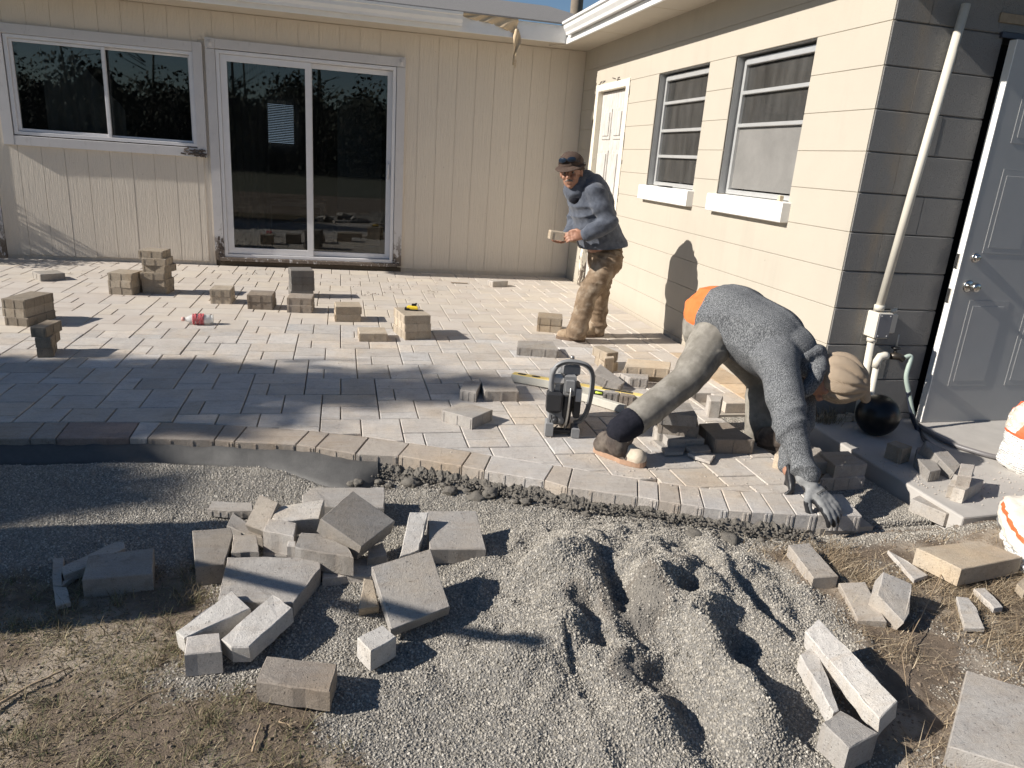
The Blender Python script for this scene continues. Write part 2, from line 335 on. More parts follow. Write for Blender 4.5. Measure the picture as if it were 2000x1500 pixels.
# block wing : courses with recessed joints
ZK = lambda k: .0322+.2032*k
OPEN = [(-1.42, -.45, -.2, 2.092), (-2.975, -2.07, 1.04, ZK(10)), (-4.25, -3.352, 1.04, ZK(10))]
HB('wall', (.006, -.448, -.12), (.2, .1, 2.5), M_MORTAR_C)
for y0, y1 in ((-2.07, -1.42), (-3.352, -2.975), (YG+.006, -4.25)): HB('wall', (.006, y0, -.12), (.2, y1, 2.5), M_MORTAR_C)
HB('wall', (.006, -1.42, 2.095), (.2, -.448, 2.5), M_MORTAR_C)
for o_ in OPEN[1:]:
    HB('wall', (.006, o_[0], -.12), (.2, o_[1], 1.04), M_MORTAR_C); HB('wall', (.006, o_[0], ZK(10)+.002), (.2, o_[1], 2.5), M_MORTAR_C)
for k in range(-1, 12):
    z0, z1 = ZK(k), ZK(k+1)
    if k == 11: z1 = 2.478
    iv = [(YG+.003, -.002)]
    for a, b, c0, c1 in OPEN:
        if z0 < c1-.03 and z1 > c0+.012:
            nv = []
            for p, q in iv:
                if b <= p or a >= q: nv.append((p, q)); continue
                if a > p: nv.append((p, a))
                if b < q: nv.append((b, q))
            iv = nv
    for p, q in iv: HB('block_course', (0, p, z0+.001), (.03, q, z1-.001), M_CREAM, .0022)
# gray face, single blocks in running bond
HB('wall', (.016, YG+.004, -.12), (.648, YG+.19, 2.6), M_MORTAR_G); HB('wall', (.65, YG+.004, 2.07), (1.7, YG+.19, 2.6), M_MORTAR_G); HB('wall', (1.702, YG+.004, -.12), (4, YG+.19, 2.6), M_GRAYB)
for k in range(-1, 12):
    z0, z1 = ZK(k), ZK(k+1); off = .4064 if k % 2 else .2032
    cuts = [.005, off, off+.4064 if off+.4064 < .6 else None]; cuts = [c for c in cuts if c is not None and c < .6]+[.654]
    if k >= 10: cuts = [.005, off, off+.4064, off+.8128, off+1.22, 2.2]
    for a, b in zip(cuts[:-1], cuts[1:]): HB('block', (a+.0012, YG-.003-random.uniform(0, .002), z0+.002), (b-.0012, YG+.03, z1-.002), M_GRAYB, .004)
# rough footing at the corner
m = MB()
for i in range(26):
    u = random.random(); x = -.02+u*.5; s = random.uniform(.02, .05)
    m.box((-s, -.02, -.02), (s, .02, .02), Matrix.Translation((x, YG-.01-random.random()*.02, -.03+random.random()*.05)) @ Euler((random.uniform(-.5, .5), random.uniform(-.3, .3), random.uniform(-.4, .4))).to_matrix().to_4x4(), ch=.006)
m.obj('footing', simple('footing_concrete', (.5, .43, .33), .9, .3, 30, .6, .006), house)
# old panel door in the block wing
pd = empty('panel_door', (0, -.94, 0)); pd.parent = house
M_OLDW = NT('weathered_door'); t = M_OLDW; c = t.mix(t.noise(t.pos((1, 1, .25)), 26, 6, .75), (.28, .25, .22), (.8, .78, .74)); c = t.mix(t.ramp(t.noise(t.pos((1, 1, .1)), 60, 5, .8), [(.35, .8), (.55, 0)]), c, (.3, .28, .26)); t.bsdf(c, .8, t.noise(t.pos((1, 1, .2)), 60, 4), .5, .004); M_OLDW = t.m
m = MB(); m.box((.05, -1.325, -.05), (.09, -.545, 2.01))
for (a, b) in ((-1.22, -.98), (-.89, -.65)):
    for (z0, z1) in ((.2, .8), (.95, 1.45), (1.55, 1.85)):
        m.box((.04, a, z0), (.052, b, z1), ch=.006); m.box((.03, a+.035, z0+.035), (.0405, b-.035, z1-.035), ch=.005)
o = m.obj('door_leaf', M_OLDW); o.parent = pd; o.matrix_parent_inverse = Matrix.Translation(pd.location).inverted()
M_OLDT = mat_white('old_door_trim', (.78, .72, .6), .28)
sub('jamb', (-.006, -1.418, -.05), (.1, -1.33, 2.09), M_OLDT, pd, .004); sub('jamb', (-.003, -.54, -.05), (.1, -.452, 2.09), M_OLDT, pd, .004); sub('head_trim', (-.004, -1.328, 2.02), (.1, -.542, 2.088), M_OLDT, pd, .004)
m = MB()
for i in range(46):
    y = random.choice((-1.42, -.448)) + random.gauss(0, .006); z = random.uniform(0, 2.1); s = random.uniform(.01, .05)
    if random.random() < .3: y, z, = random.uniform(-1.4, -.45), 2.1+random.gauss(0, .012); M_ = Euler((math.pi/2+random.uniform(-.2, .2), 0, 0)).to_matrix().to_4x4()
    else: M_ = Euler((random.uniform(-.12, .12), 0, 0)).to_matrix().to_4x4()
    m.box((-.005, -.0035, -s), (.002, .0035, s), Matrix.Translation((0, y, z)) @ M_)
o = m.obj('peeling_paint', M_ROT, kind='stuff'); o.parent = pd; o.matrix_parent_inverse = Matrix.Translation(pd.location).inverted()
# two windows of the block wing
def bwin(y0, y1, rails, screen, label):
    w_ = empty('window', (0, (y0+y1)/2, 1.6)); w_.parent = house; w_['label'] = label
    z0, z1 = 1.165, ZK(10)
    m = MB(); m.box((.0125, y1-.003, z0), (.15, y1+.004, z1)); m.box((.0125, y0-.004, z0), (.15, y0+.003, z1)); m.box((.0125, y0, z1-.003), (.15, y1, z1+.004))
    o = m.obj('reveal', M_REVEAL); o.parent = w_; o.matrix_parent_inverse = Matrix.Translation(w_.location).inverted()
    def S(n, a, b, mt, ch=0): return sub(n, a, b, mt, w_, ch)
    a, b = y0+.02, y1-.02
    S('frame', (.06, a, z0), (.135, a+.03, z1-.02), M_ALU, .003); S('frame', (.06, b-.03, z0), (.135, b, z1-.02), M_ALU, .003)
    S('frame', (.06, a+.03, z0), (.135, b-.03, z0+.03), M_ALU, .003); S('frame', (.052, a+.03, z1-.06), (.135, b-.03, z1-.02), M_ALU, .003)
    zz = [z0+.03]+rails+[z1-.06]
    for r in rails: S('rail', (.056, a+.03, r-.012), (.13, b-.03, r+.012), M_ALU, .003)
    for i in range(len(zz)-1):
        S('pane', (.082, a+.03, zz[i]+.01), (.085, b-.03, zz[i+1]-.01), M_SCREEN if (screen and i == 0) else M_DGLASS)
    S('stone_sill', (-.055, y0-.03, 1.04), (.1, y1+.03, 1.16), M_SILL, .006)
    return w_
bwin(-2.975, -2.07, [1.405, 1.61, 1.83], False, 'dusty window nearer the inner corner')
bwin(-4.25, -3.352, [1.62, 1.83], True, 'window with a screened lower pane nearer the grey corner')
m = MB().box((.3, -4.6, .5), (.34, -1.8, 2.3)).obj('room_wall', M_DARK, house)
# spray bottle and dark bits on the sills
b_ = MB().lathe([(.035, 0), (.036, .1), (.03, .13), (.012, .16), (.012, .19), (.018, .19), (.018, .215)], 14, Matrix.Translation((.17, -2.45, 1.17))).obj('plastic_bottle', simple('white_plastic', (.6, .62, .63), .4)); setp(b_, label='white plastic bottle standing behind the dusty window near the inner corner', cat='bottle')
b_ = MB().box((-.04, -2.62, 1.161), (.0, -2.45, 1.172), ch=.003).box((-.03, -2.43, 1.161), (.005, -2.38, 1.169)).obj('latch_piece', M_BLACK); setp(b_, label='small black strip lying on the white sill of the inner window', cat='strip')
b_ = MB().box((-.03, -4.2, 1.161), (-.005, -4.175, 1.195), ch=.003).obj('cork', simple('cork', (.6, .5, .35), .9)); setp(b_, label='small cork standing on the right end of the outer window sill', cat='cork')
# grey door ajar
gd = empty('door', (1.60, YG-.006, 0)); gd.parent = house; gd['label'] = 'pale grey panel door standing slightly ajar'
GM = Matrix.Translation((1.60, YG-.008, 0)) @ Matrix.Rotation(math.radians(1.8), 4, 'Z')
M_DOORG = simple('door_paint', (.43, .425, .41), .5, .08, 5, .1); M_DOORE = mat_white('door_edge', (.85, .83, .78))
def G_(name, m, mat):
    o = m.obj(name, mat); o.parent = gd; o.matrix_parent_inverse = Matrix.Translation(gd.location).inverted(); return o
m = MB().box((-.93, -.042, -.0), (0, -.002, 2.035), GM)
for (a, b) in ((-.81, -.53), (-.4, -.12)):
    for (z0, z1) in ((.22, .72), (.98, 1.42), (1.55, 1.85)):
        for (q, dd) in ((0, .0014), (.03, .0026)):
            m.box((a+q, -.042-dd, z0+q), (b-q, -.0415, z1-q), GM, ch=.002)
G_('door_leaf', m, M_DOORG)
G_('door_edge', MB().box((-.936, -.043, .002), (-.9305, -.001, 2.033), GM), M_DOORE)
HWM = simple('brushed_steel', (.55, .53, .5), .25, metal=1.0, bump=.02)
for z, r in ((.955, .027), (.80, .034)):
    M_ = GM @ Matrix.Translation((-.85, -.042, z)) @ Matrix.Rotation(math.pi/2, 4, 'X')
    m = MB().lathe([(r, 0), (r, .006), (r*.75, .012)], 24, M_)
    if z < .9: m.lathe([(.011, .01), (.011, .03), (.024, .036), (.026, .055), (.022, .066), (.008, .067)], 20, M_)
    else: m.lathe([(.018, .01), (.017, .024), (.007, .025)], 20, M_)
    G_('lock' if z > .9 else 'knob', m, HWM)
for z in (.93, .74): G_('strike', MB().box((-.944, -.03, z-.04), (-.932, -.01, z+.04), GM, ch=.002), HWM)
HB('door_frame', (.655, YG+.04, 0), (.665, YG+.14, 2.06), M_BLACK); HB('door_frame', (.63, YG-.02, 2.036+.01), (1.66, YG+.14, 2.075), simple('door_head', (.05, .055, .075), .4), .003)
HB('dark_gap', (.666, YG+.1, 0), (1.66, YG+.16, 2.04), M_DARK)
HB('wooden_patch', (.6, YG-.012, 2.115), (1.4, YG-.004, 2.16), simple('bare_wood', (.3, .24, .17), .8, .4, 30, .5), .002)
# eaves : soffits, fascias, gutters, roof
EB, ER, EZ = -.43, -.35, 2.468
HB('soffit', (-6.3, EB+.0, EZ), (ER, .02, EZ+.02), M_SOFFIT); HB('soffit', (ER+.001, YG-.32, EZ+.002), (.02, .018, EZ+.022), M_SOFFIT)
for y in (-1.25, -2.5, -3.75): HB('soffit_joint', (ER+.01, y-.002, EZ+.0005), (0, y+.002, EZ+.004), M_MORTAR_C)
HB('soffit', (.021, YG-.32, EZ+.004), (4, YG, EZ+.024), M_SOFFIT)
HB('fascia', (-6.3, EB-.022, EZ-.012), (ER-.022, EB-.001, EZ+.15), M_WHITE, .002)
HB('fascia', (ER-.022, YG-.33, EZ-.02), (ER-.001, EB-.023, EZ+.04), M_WHITE, .002); HB('fascia', (ER-.012, YG-.33, EZ+.04), (ER+.004, EB-.023, EZ+.16), M_WHITE)
HB('fascia', (ER+.006, YG-.342, EZ-.02), (4, YG-.322, EZ+.16), M_WHITE, .002)
def gutter(name, p0, p1, out):     # K profile swept from p0 to p1, opening away along `out`
    p0, p1, out = Vector(p0), Vector(p1), Vector(out)
    prof = [(0, 0), (.0, .105), (.004, .108), (.006, .012), (.052, .008), (.058, .03), (.078, .06), (.082, .088), (.096, .094), (.098, .112), (.09, .113), (.09, .1)]
    prof = [(0, .11), (0, 0), (.055, -.004), (.062, .02), (.085, .05), (.09, .085), (.106, .09), (.108, .112), (.098, .113), (.097, .1), (.083, .095), (.078, .055), (.054, .024), (.048, .006), (.006, .01), (.006, .11)]
    n = len(prof); v = [p+out*a+Vector((0, 0, b)) for p in (p0, p1) for a, b in prof]
    f = [(i, (i+1) % n, n+(i+1) % n, n+i) for i in range(n)]
    m = MB(); m.add(v, f)
    oo = [(0, .11), (0, 0), (.055, -.004), (.062, .02), (.085, .05), (.09, .085), (.106, .09), (.108, .112)]
    for p in (p0, p1): m.add([p+out*a+Vector((0, 0, b)) for a, b in oo], [tuple(range(8))])
    return m.obj(name, M_WHITE, house)
gutter('gutter', (-6.3, EB-.024, EZ+.035), (-1.455, EB-.024, EZ+.035), (0, -1, 0))
gutter('gutter', (ER-.014, YG-.33, EZ+.045), (ER-.014, EB-.17, EZ+.045), (-1, 0, 0))
m = MB()
m.add([(-6.32, EB-.05, EZ+.155), (.3, EB-.05, EZ+.155), (.3, 3.0, 3.42), (-6.32, 3.0, 3.42), (-6.32, EB-.05, EZ+.17), (.3, EB-.05, EZ+.17), (.3, 3.0, 3.44), (-6.32, 3.0, 3.44)], [(3, 2, 1, 0), (4, 5, 6, 7), (0, 1, 5, 4), (1, 2, 6, 5), (2, 3, 7, 6), (3, 0, 4, 7)])
m.obj('roof', M_ROOF, house)
m = MB(); m.add([(ER-.04, YG-.35, EZ+.163), (ER-.04, 3.2, EZ+.163), (3.2, 3.2, 3.45), (3.2, YG-.35, 3.45), (ER-.04, YG-.35, EZ+.178), (ER-.04, 3.2, EZ+.178), (3.2, 3.2, 3.47), (3.2, YG-.35, 3.47)], [(0, 1, 2, 3), (7, 6, 5, 4), (4, 5, 1, 0), (5, 6, 2, 1), (6, 7, 3, 2), (7, 4, 0, 3)])
m.obj('roof', M_ROOF, house)
MB().tube([(-.47, -.2, EZ-.004), (-.34, -.35, EZ-.006)], .012, 8).obj('drip_strip', M_SOFFIT, house)
# torn cloth from the roof edge
M_CLOTH = NT('burlap'); t = M_CLOTH; c = t.mix(t.noise(t.pos(), 60, 4), (.5, .38, .24), (.66, .52, .35)); t.bsdf(c, .9, t.noise(t.pos(), 500, 2), .4, .002); M_CLOTH = t.m
v = []; f = []; n = 26; mm = 12
for i in range(n):
    u = i/(n-1); x = -1.45+u*.56; top = EZ+.165; drop = .035+.1*u**1.1
    for j in range(mm):
        s = j/(mm-1)
        v.append((x+.006*math.sin(9*s), EB-.034-.012*math.sin(u*22+s*5)*(.3+s)-.01*(1-s), top-drop*s-.008*math.sin(u*9)))
for i in range(n-1):
    for j in range(mm-1): f.append((i*mm+j, i*mm+j+1, (i+1)*mm+j+1, (i+1)*mm+j))
base = len(v); N2 = 16
for i in range(N2):
    u = i/(N2-1); wd = .022+.02*math.sin(min(1, u*1.7)*math.pi)*(1 if u < .75 else .5); wd = max(.004, wd*(1-u**3)); cx = -.9+.012*math.sin(u*5); z = EZ+.165-.1-u*.33
    for k in range(5): a = k/4-.5; v.append((cx+a*2*wd, EB-.045-.02*math.cos(a*6+u*6), z))
for i in range(N2-1):
    for k in range(4): f.append((base+i*5+k, base+i*5+k+1, base+(i+1)*5+k+1, base+(i+1)*5+k))
me = mkmesh('torn_cloth', v, f, M_CLOTH, True); cl = link('torn_cloth', me, label='torn tan burlap cloth hanging from the roof edge beside the gutter end', cat='cloth')
md = cl.modifiers.new('s', 'SOLIDIFY'); md.thickness = .003
m = MB()
for i in range(14):
    x = -.9+random.uniform(-.008, .016); z = EZ-.2-random.random()*.03; p = [(x, EB-.045, z)]
    for k in range(5): x += random.uniform(-.006, .007); z -= random.uniform(.008, .02); p.append((x, EB-.045+random.uniform(-.004, .004), z))
    m.tube(p, .0009, 4)
o = m.obj('frayed_thread', M_CLOTH); o.parent = cl
# utility pole and wires behind the roof
M_POLE = simple('pole_wood', (.22, .18, .14), .9, .3, 20, .5)
pl = MB().tube([(2.25, 8, 0), (2.2, 8, 9)], .14, 12, rs=[.15, .11]).obj('utility_pole', M_POLE); setp(pl, label='weathered wooden utility pole rising behind the roof corner', cat='pole')
for i, (a, b) in enumerate((((-1.2, 3.2, 2.95), (2.2, 8, 8.2)), ((-.6, 3.4, 2.95), (1.0, 9, 9.5)))):
    a, b = Vector(a), Vector(b); p = [a.lerp(b, s/14)+Vector((0, 0, -.35*math.sin(math.pi*s/14))) for s in range(15)]
    o = MB().tube(p, .016, 6).obj('wire', M_BLACK, pl)

# ---------------------------------------------------------------- patio
B_IN=[(-4.229, -4.761), (-3.924, -4.756), (-3.824, -4.759), (-3.525, -4.77), (-3.429, -4.778), (-3.143, -4.82), (-3.04, -4.845), (-2.751, -4.911), (-2.66, -4.95), (-2.479, -5.008), (-2.296, -5.091), (-2.025, -5.213), (-1.942, -5.26), (-1.681, -5.386), (-1.604, -5.421), (-1.349, -5.557), (-1.269, -5.591), (-1.189, -5.625), (-1.11, -5.658), (-1.018, -5.684), (-0.942, -5.711), (-0.856, -5.723), (-0.759, -5.74), (-0.679, -5.755), (-0.583, -5.766), (-0.48, -5.771)]
B_OUT=[(-4.219, -4.96), (-3.915, -4.958), (-3.813, -4.963), (-3.519, -4.973), (-3.445, -4.98), (-3.161, -5.015), (-3.074, -5.041), (-2.807, -5.086), (-2.72, -5.122), (-2.547, -5.207), (-2.361, -5.241), (-2.096, -5.369), (-2.006, -5.423), (-1.768, -5.54), (-1.686, -5.611), (-1.416, -5.722), (-1.34, -5.762), (-1.26, -5.802), (-1.177, -5.842), (-1.084, -5.874), (-0.994, -5.898), (-0.907, -5.913), (-0.816, -5.934), (-0.722, -5.946), (-0.628, -5.959), (-0.533, -5.97)]

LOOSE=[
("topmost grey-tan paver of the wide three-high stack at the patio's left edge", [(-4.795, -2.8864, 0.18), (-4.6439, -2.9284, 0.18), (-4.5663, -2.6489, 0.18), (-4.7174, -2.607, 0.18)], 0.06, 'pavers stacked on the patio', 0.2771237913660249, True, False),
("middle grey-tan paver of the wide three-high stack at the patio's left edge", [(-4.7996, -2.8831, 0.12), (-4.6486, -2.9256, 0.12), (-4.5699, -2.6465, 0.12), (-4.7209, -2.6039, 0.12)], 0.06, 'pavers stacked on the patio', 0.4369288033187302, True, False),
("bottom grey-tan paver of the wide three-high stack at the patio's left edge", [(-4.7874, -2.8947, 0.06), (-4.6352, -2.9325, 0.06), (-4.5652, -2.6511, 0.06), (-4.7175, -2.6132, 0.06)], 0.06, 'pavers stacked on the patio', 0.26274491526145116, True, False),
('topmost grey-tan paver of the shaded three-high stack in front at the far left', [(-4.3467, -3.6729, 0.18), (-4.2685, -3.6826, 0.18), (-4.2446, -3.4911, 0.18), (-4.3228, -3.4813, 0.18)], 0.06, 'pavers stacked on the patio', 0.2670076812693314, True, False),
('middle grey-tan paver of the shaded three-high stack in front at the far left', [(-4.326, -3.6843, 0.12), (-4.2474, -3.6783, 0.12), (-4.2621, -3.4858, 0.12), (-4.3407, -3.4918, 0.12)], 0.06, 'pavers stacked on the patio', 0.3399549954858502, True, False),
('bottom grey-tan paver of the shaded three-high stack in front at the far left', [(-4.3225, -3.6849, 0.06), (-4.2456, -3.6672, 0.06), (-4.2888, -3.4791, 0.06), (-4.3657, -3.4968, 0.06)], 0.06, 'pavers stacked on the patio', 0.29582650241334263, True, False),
('single dark-sided paver lying alone near the siding at far left', [(-5.1353, -1.2579, 0.06), (-4.9817, -1.1411, 0.06), (-5.0986, -0.9875, 0.06), (-5.2522, -1.1043, 0.06)], 0.06, None, 0.4, True, False),
('topmost grey-tan paver of the three-high stack left of the tallest stack', [(-4.466, -1.7391, 0.18), (-4.2767, -1.7763, 0.18), (-4.2394, -1.5869, 0.18), (-4.4288, -1.5497, 0.18)], 0.06, 'pavers stacked on the patio', 0.41872390603123105, True, False),
('middle grey-tan paver of the three-high stack left of the tallest stack', [(-4.4734, -1.7341, 0.12), (-4.2861, -1.7806, 0.12), (-4.2396, -1.5933, 0.12), (-4.4269, -1.5468, 0.12)], 0.06, 'pavers stacked on the patio', 0.4901407795410725, True, False),
('bottom grey-tan paver of the three-high stack left of the tallest stack', [(-4.4705, -1.7394, 0.06), (-4.2806, -1.7734, 0.06), (-4.2465, -1.5834, 0.06), (-4.4365, -1.5494, 0.06)], 0.06, 'pavers stacked on the patio', 0.36770310754217383, True, False),
('topmost grey-tan paver of the tallest six-high stack in front of the siding', [(-4.2429, -1.6678, 0.36), (-4.0516, -1.693, 0.36), (-4.0264, -1.5017, 0.36), (-4.2178, -1.4765, 0.36)], 0.06, 'pavers stacked on the patio', 0.3931589433055223, True, False),
('second from the top grey-tan paver of the tallest six-high stack in front of the siding', [(-4.2186, -1.6832, 0.3), (-4.0263, -1.6987, 0.3), (-4.0107, -1.5063, 0.3), (-4.2031, -1.4908, 0.3)], 0.06, 'pavers stacked on the patio', 0.4935032917224045, True, False),
('third from the top grey-tan paver of the tallest six-high stack in front of the siding', [(-4.2221, -1.6543, 0.24), (-4.0351, -1.7022, 0.24), (-3.9872, -1.5152, 0.24), (-4.1742, -1.4673, 0.24)], 0.06, 'pavers stacked on the patio', 0.3219333576025825, True, False),
('third from the bottom grey-tan paver of the tallest six-high stack in front of the siding', [(-4.2395, -1.6821, 0.18), (-4.0473, -1.6996, 0.18), (-4.0298, -1.5074, 0.18), (-4.222, -1.4899, 0.18)], 0.06, 'pavers stacked on the patio', 0.36165639438566766, True, False),
('second from the bottom grey-tan paver of the tallest six-high stack in front of the siding', [(-4.2354, -1.6646, 0.12), (-4.0448, -1.6955, 0.12), (-4.014, -1.5049, 0.12), (-4.2045, -1.4741, 0.12)], 0.06, 'pavers stacked on the patio', 0.40566732018154883, True, False),
('bottom grey-tan paver of the tallest six-high stack in front of the siding', [(-4.2312, -1.67, 0.06), (-4.0394, -1.6913, 0.06), (-4.0181, -1.4995, 0.06), (-4.2099, -1.4782, 0.06)], 0.06, 'pavers stacked on the patio', 0.44598269402352464, True, False),
('upper tan paver of the tan two-high stack right of the tallest stack', [(-3.6419, -2.0346, 0.12), (-3.4833, -2.0396, 0.12), (-3.4772, -1.8467, 0.12), (-3.6358, -1.8417, 0.12)], 0.06, 'pavers stacked on the patio', 0.5209685052895741, True, False),
('lower tan paver of the tan two-high stack right of the tallest stack', [(-3.6407, -2.0295, 0.06), (-3.4821, -2.0356, 0.06), (-3.4747, -1.8428, 0.06), (-3.6332, -1.8366, 0.06)], 0.06, 'pavers stacked on the patio', 0.6812884692414386, True, False),
('upper dark-sided paver of the rusty-topped two-high stack left of the charcoal stack', [(-3.3365, -2.2135, 0.12), (-3.1437, -2.2223, 0.12), (-3.1349, -2.0295, 0.12), (-3.3277, -2.0207, 0.12)], 0.06, 'pavers stacked on the patio', 0.32262517465157103, True, False),
('lower dark-sided paver of the rusty-topped two-high stack left of the charcoal stack', [(-3.3343, -2.2089, 0.06), (-3.1416, -2.2209, 0.06), (-3.1296, -2.0283, 0.06), (-3.3222, -2.0162, 0.06)], 0.06, 'pavers stacked on the patio', 0.27432441657261897, True, False),
('topmost charcoal paver of the tall dark four-high stack facing the sliding door', [(-3.0285, -1.6992, 0.24), (-2.8387, -1.6641, 0.24), (-2.8737, -1.4743, 0.24), (-3.0635, -1.5094, 0.24)], 0.06, 'pavers stacked on the patio', 0.1616152109913394, True, False),
('second charcoal paver of the tall dark four-high stack facing the sliding door', [(-3.0259, -1.7008, 0.18), (-2.8358, -1.6679, 0.18), (-2.8686, -1.4777, 0.18), (-3.0588, -1.5106, 0.18)], 0.06, 'pavers stacked on the patio', 0.10291378491960633, True, False),
('third charcoal paver of the tall dark four-high stack facing the sliding door', [(-3.025, -1.6973, 0.12), (-2.8354, -1.6611, 0.12), (-2.8716, -1.4715, 0.12), (-3.0612, -1.5077, 0.12)], 0.06, 'pavers stacked on the patio', 0.1210108996550323, True, False),
('bottom charcoal paver of the tall dark four-high stack facing the sliding door', [(-3.036, -1.6965, 0.06), (-2.8452, -1.6677, 0.06), (-2.8739, -1.4769, 0.06), (-3.0648, -1.5057, 0.06)], 0.06, 'pavers stacked on the patio', 0.2225700832415602, True, False),
('upper brown-grey paver of the two-high stack in front of the tall charcoal stack', [(-3.0258, -2.2955, 0.12), (-2.833, -2.3052, 0.12), (-2.8233, -2.1124, 0.12), (-3.0161, -2.1027, 0.12)], 0.06, 'pavers stacked on the patio', 0.44584045365094815, True, False),
('lower brown-grey paver of the two-high stack in front of the tall charcoal stack', [(-3.0268, -2.2987, 0.06), (-2.8343, -2.3115, 0.06), (-2.8214, -2.119, 0.06), (-3.014, -2.1062, 0.06)], 0.06, 'pavers stacked on the patio', 0.4448739344938747, True, False),
('upper sandy paver of the sandy-topped two-high stack left of the tape measure stack', [(-2.6449, -2.6069, 0.12), (-2.4523, -2.5947, 0.12), (-2.4645, -2.4021, 0.12), (-2.6571, -2.4143, 0.12)], 0.06, 'pavers stacked on the patio', 0.5363814053312662, True, False),
('lower sandy paver of the sandy-topped two-high stack left of the tape measure stack', [(-2.6511, -2.6047, 0.06), (-2.4583, -2.5959, 0.06), (-2.4671, -2.4031, 0.06), (-2.6599, -2.4119, 0.06)], 0.06, 'pavers stacked on the patio', 0.6474425172914324, True, False),
('single sandy paver lying in front, left of the tape measure stack', [(-2.4822, -3.2144, 0.06), (-2.2894, -3.2059, 0.06), (-2.2979, -3.0131, 0.06), (-2.4907, -3.0216, 0.06)], 0.06, None, 0.62, True, False),
('topmost grey-tan paver of the three-high stack that carries the yellow tape measure', [(-2.1678, -3.1574, 0.18), (-1.9785, -3.1195, 0.18), (-2.0355, -2.8351, 0.18), (-2.2248, -2.8731, 0.18)], 0.06, 'pavers stacked on the patio', 0.5174277898562054, True, False),
('middle grey-tan paver of the three-high stack that carries the yellow tape measure', [(-2.1623, -3.1572, 0.12), (-1.9731, -3.1189, 0.12), (-2.0307, -2.8347, 0.12), (-2.2199, -2.873, 0.12)], 0.06, 'pavers stacked on the patio', 0.6372521676047552, True, False),
('bottom grey-tan paver of the three-high stack that carries the yellow tape measure', [(-2.1588, -3.1612, 0.06), (-1.9715, -3.1148, 0.06), (-2.0413, -2.8333, 0.06), (-2.2287, -2.8798, 0.06)], 0.06, 'pavers stacked on the patio', 0.49742639293194607, True, False),
('small cut paver piece lying far back near the siding, before the corner', [(-1.0588, -0.8491, 0.06), (-0.8824, -0.7708, 0.06), (-0.9215, -0.6826, 0.06), (-1.0979, -0.7609, 0.06)], 0.06, None, 0.6, True, False),
("upper grey-tan paver of the two-high stack beside the standing man's boot", [(-1.0928, -2.8174, 0.12), (-0.9073, -2.8706, 0.12), (-0.8541, -2.6851, 0.12), (-1.0396, -2.6319, 0.12)], 0.06, 'pavers stacked on the patio', 0.3709685052895741, True, False),
("lower grey-tan paver of the two-high stack beside the standing man's boot", [(-1.0914, -2.8121, 0.06), (-0.9063, -2.8665, 0.06), (-0.8518, -2.6814, 0.06), (-1.037, -2.6269, 0.06)], 0.06, 'pavers stacked on the patio', 0.5312884692414387, True, False),
('long paver with dark ribbed side lying behind the saw', [(-1.4233, -3.5346, 0.06), (-1.1498, -3.6019, 0.06), (-1.1198, -3.3659, 0.06), (-1.3764, -3.3537, 0.06)], 0.06, None, 0.4, True, False),
('narrow paver left of the tan block, resting on a lower paver', [(-0.9441, -3.7234, 0.12), (-0.905, -3.903, 0.12), (-0.8137, -3.8676, 0.12), (-0.8659, -3.6923, 0.12)], 0.06, None, 0.45, True, False),
("paver under the narrow paver near the standing man's shadow", [(-0.9161, -3.7098, 0.058), (-0.9305, -3.9613, 0.058), (-0.8197, -3.8982, 0.058), (-0.8384, -3.6739, 0.058)], 0.06, None, 0.5, True, False),
('small pale paver end standing upright between the scattered pavers', [(-0.9373, -3.957, 0.1), (-0.8683, -3.9427, 0.1), (-0.8471, -3.8665, 0.1), (-0.9, -3.8682, 0.1)], 0.1, None, 0.7, True, False),
('grey paver tipped on its side above the yellow level', [(-1.1275, -4.2762, 0.096), (-1.0382, -4.1434, 0.1168), (-0.9272, -4.2998, 0.0468), (-0.9715, -4.3478, 0.0418)], 0.06, None, 0.55, True, False),
("tan-topped long paver with dark side behind the bending man's knee", [(-0.8693, -4.1337, 0.1), (-0.5904, -4.1918, 0.1), (-0.5099, -4.0315, 0.1), (-0.7783, -3.9525, 0.1)], 0.06, None, 0.75, True, False),
('dark paver chunk under the tan-topped long paver', [(-0.8484, -4.0478, 0.045), (-0.7891, -4.0757, 0.045), (-0.727, -3.9427, 0.045), (-0.7815, -3.9437, 0.045)], 0.045, None, 0.3, True, False),
('plain grey paver lying right of the tipped paver behind the level', [(-0.8754, -4.2552, 0.06), (-0.7656, -4.276, 0.06), (-0.7227, -4.1808, 0.06), (-0.9071, -4.1465, 0.06)], 0.06, None, 0.55, True, False),
("small narrow paver leaning against the big square one behind the saw's left", [(-1.9688, -4.4829, 0.06), (-1.8873, -4.5286, 0.06), (-1.8218, -4.3348, 0.06), (-1.9176, -4.3104, 0.06)], 0.06, None, 0.5, True, False),
('square paver lying left of the saw beside a narrow one', [(-1.834, -4.5112, 0.06), (-1.6416, -4.5129, 0.06), (-1.6269, -4.2411, 0.06), (-1.8155, -4.2422, 0.06)], 0.06, None, 0.55, True, False),
('square paver turned cornerwise, nearest loose one left of the saw', [(-2.1141, -4.8103, 0.06), (-1.9782, -4.9357, 0.06), (-1.8504, -4.8113, 0.06), (-1.987, -4.688, 0.06)], 0.06, None, 0.5, True, False),
('grey paver with rounded edges lying below the levels', [(-1.1529, -4.5359, 0.06), (-1.0615, -4.5531, 0.06), (-1.0482, -4.5015, 0.06), (-1.1261, -4.4891, 0.06)], 0.06, None, 0.45, True, False),
('brown paver end beside the rounded one under the levels', [(-1.0674, -4.5829, 0.06), (-0.9877, -4.6068, 0.06), (-0.9677, -4.5377, 0.06), (-1.0415, -4.5252, 0.06)], 0.06, None, 0.4, True, False),
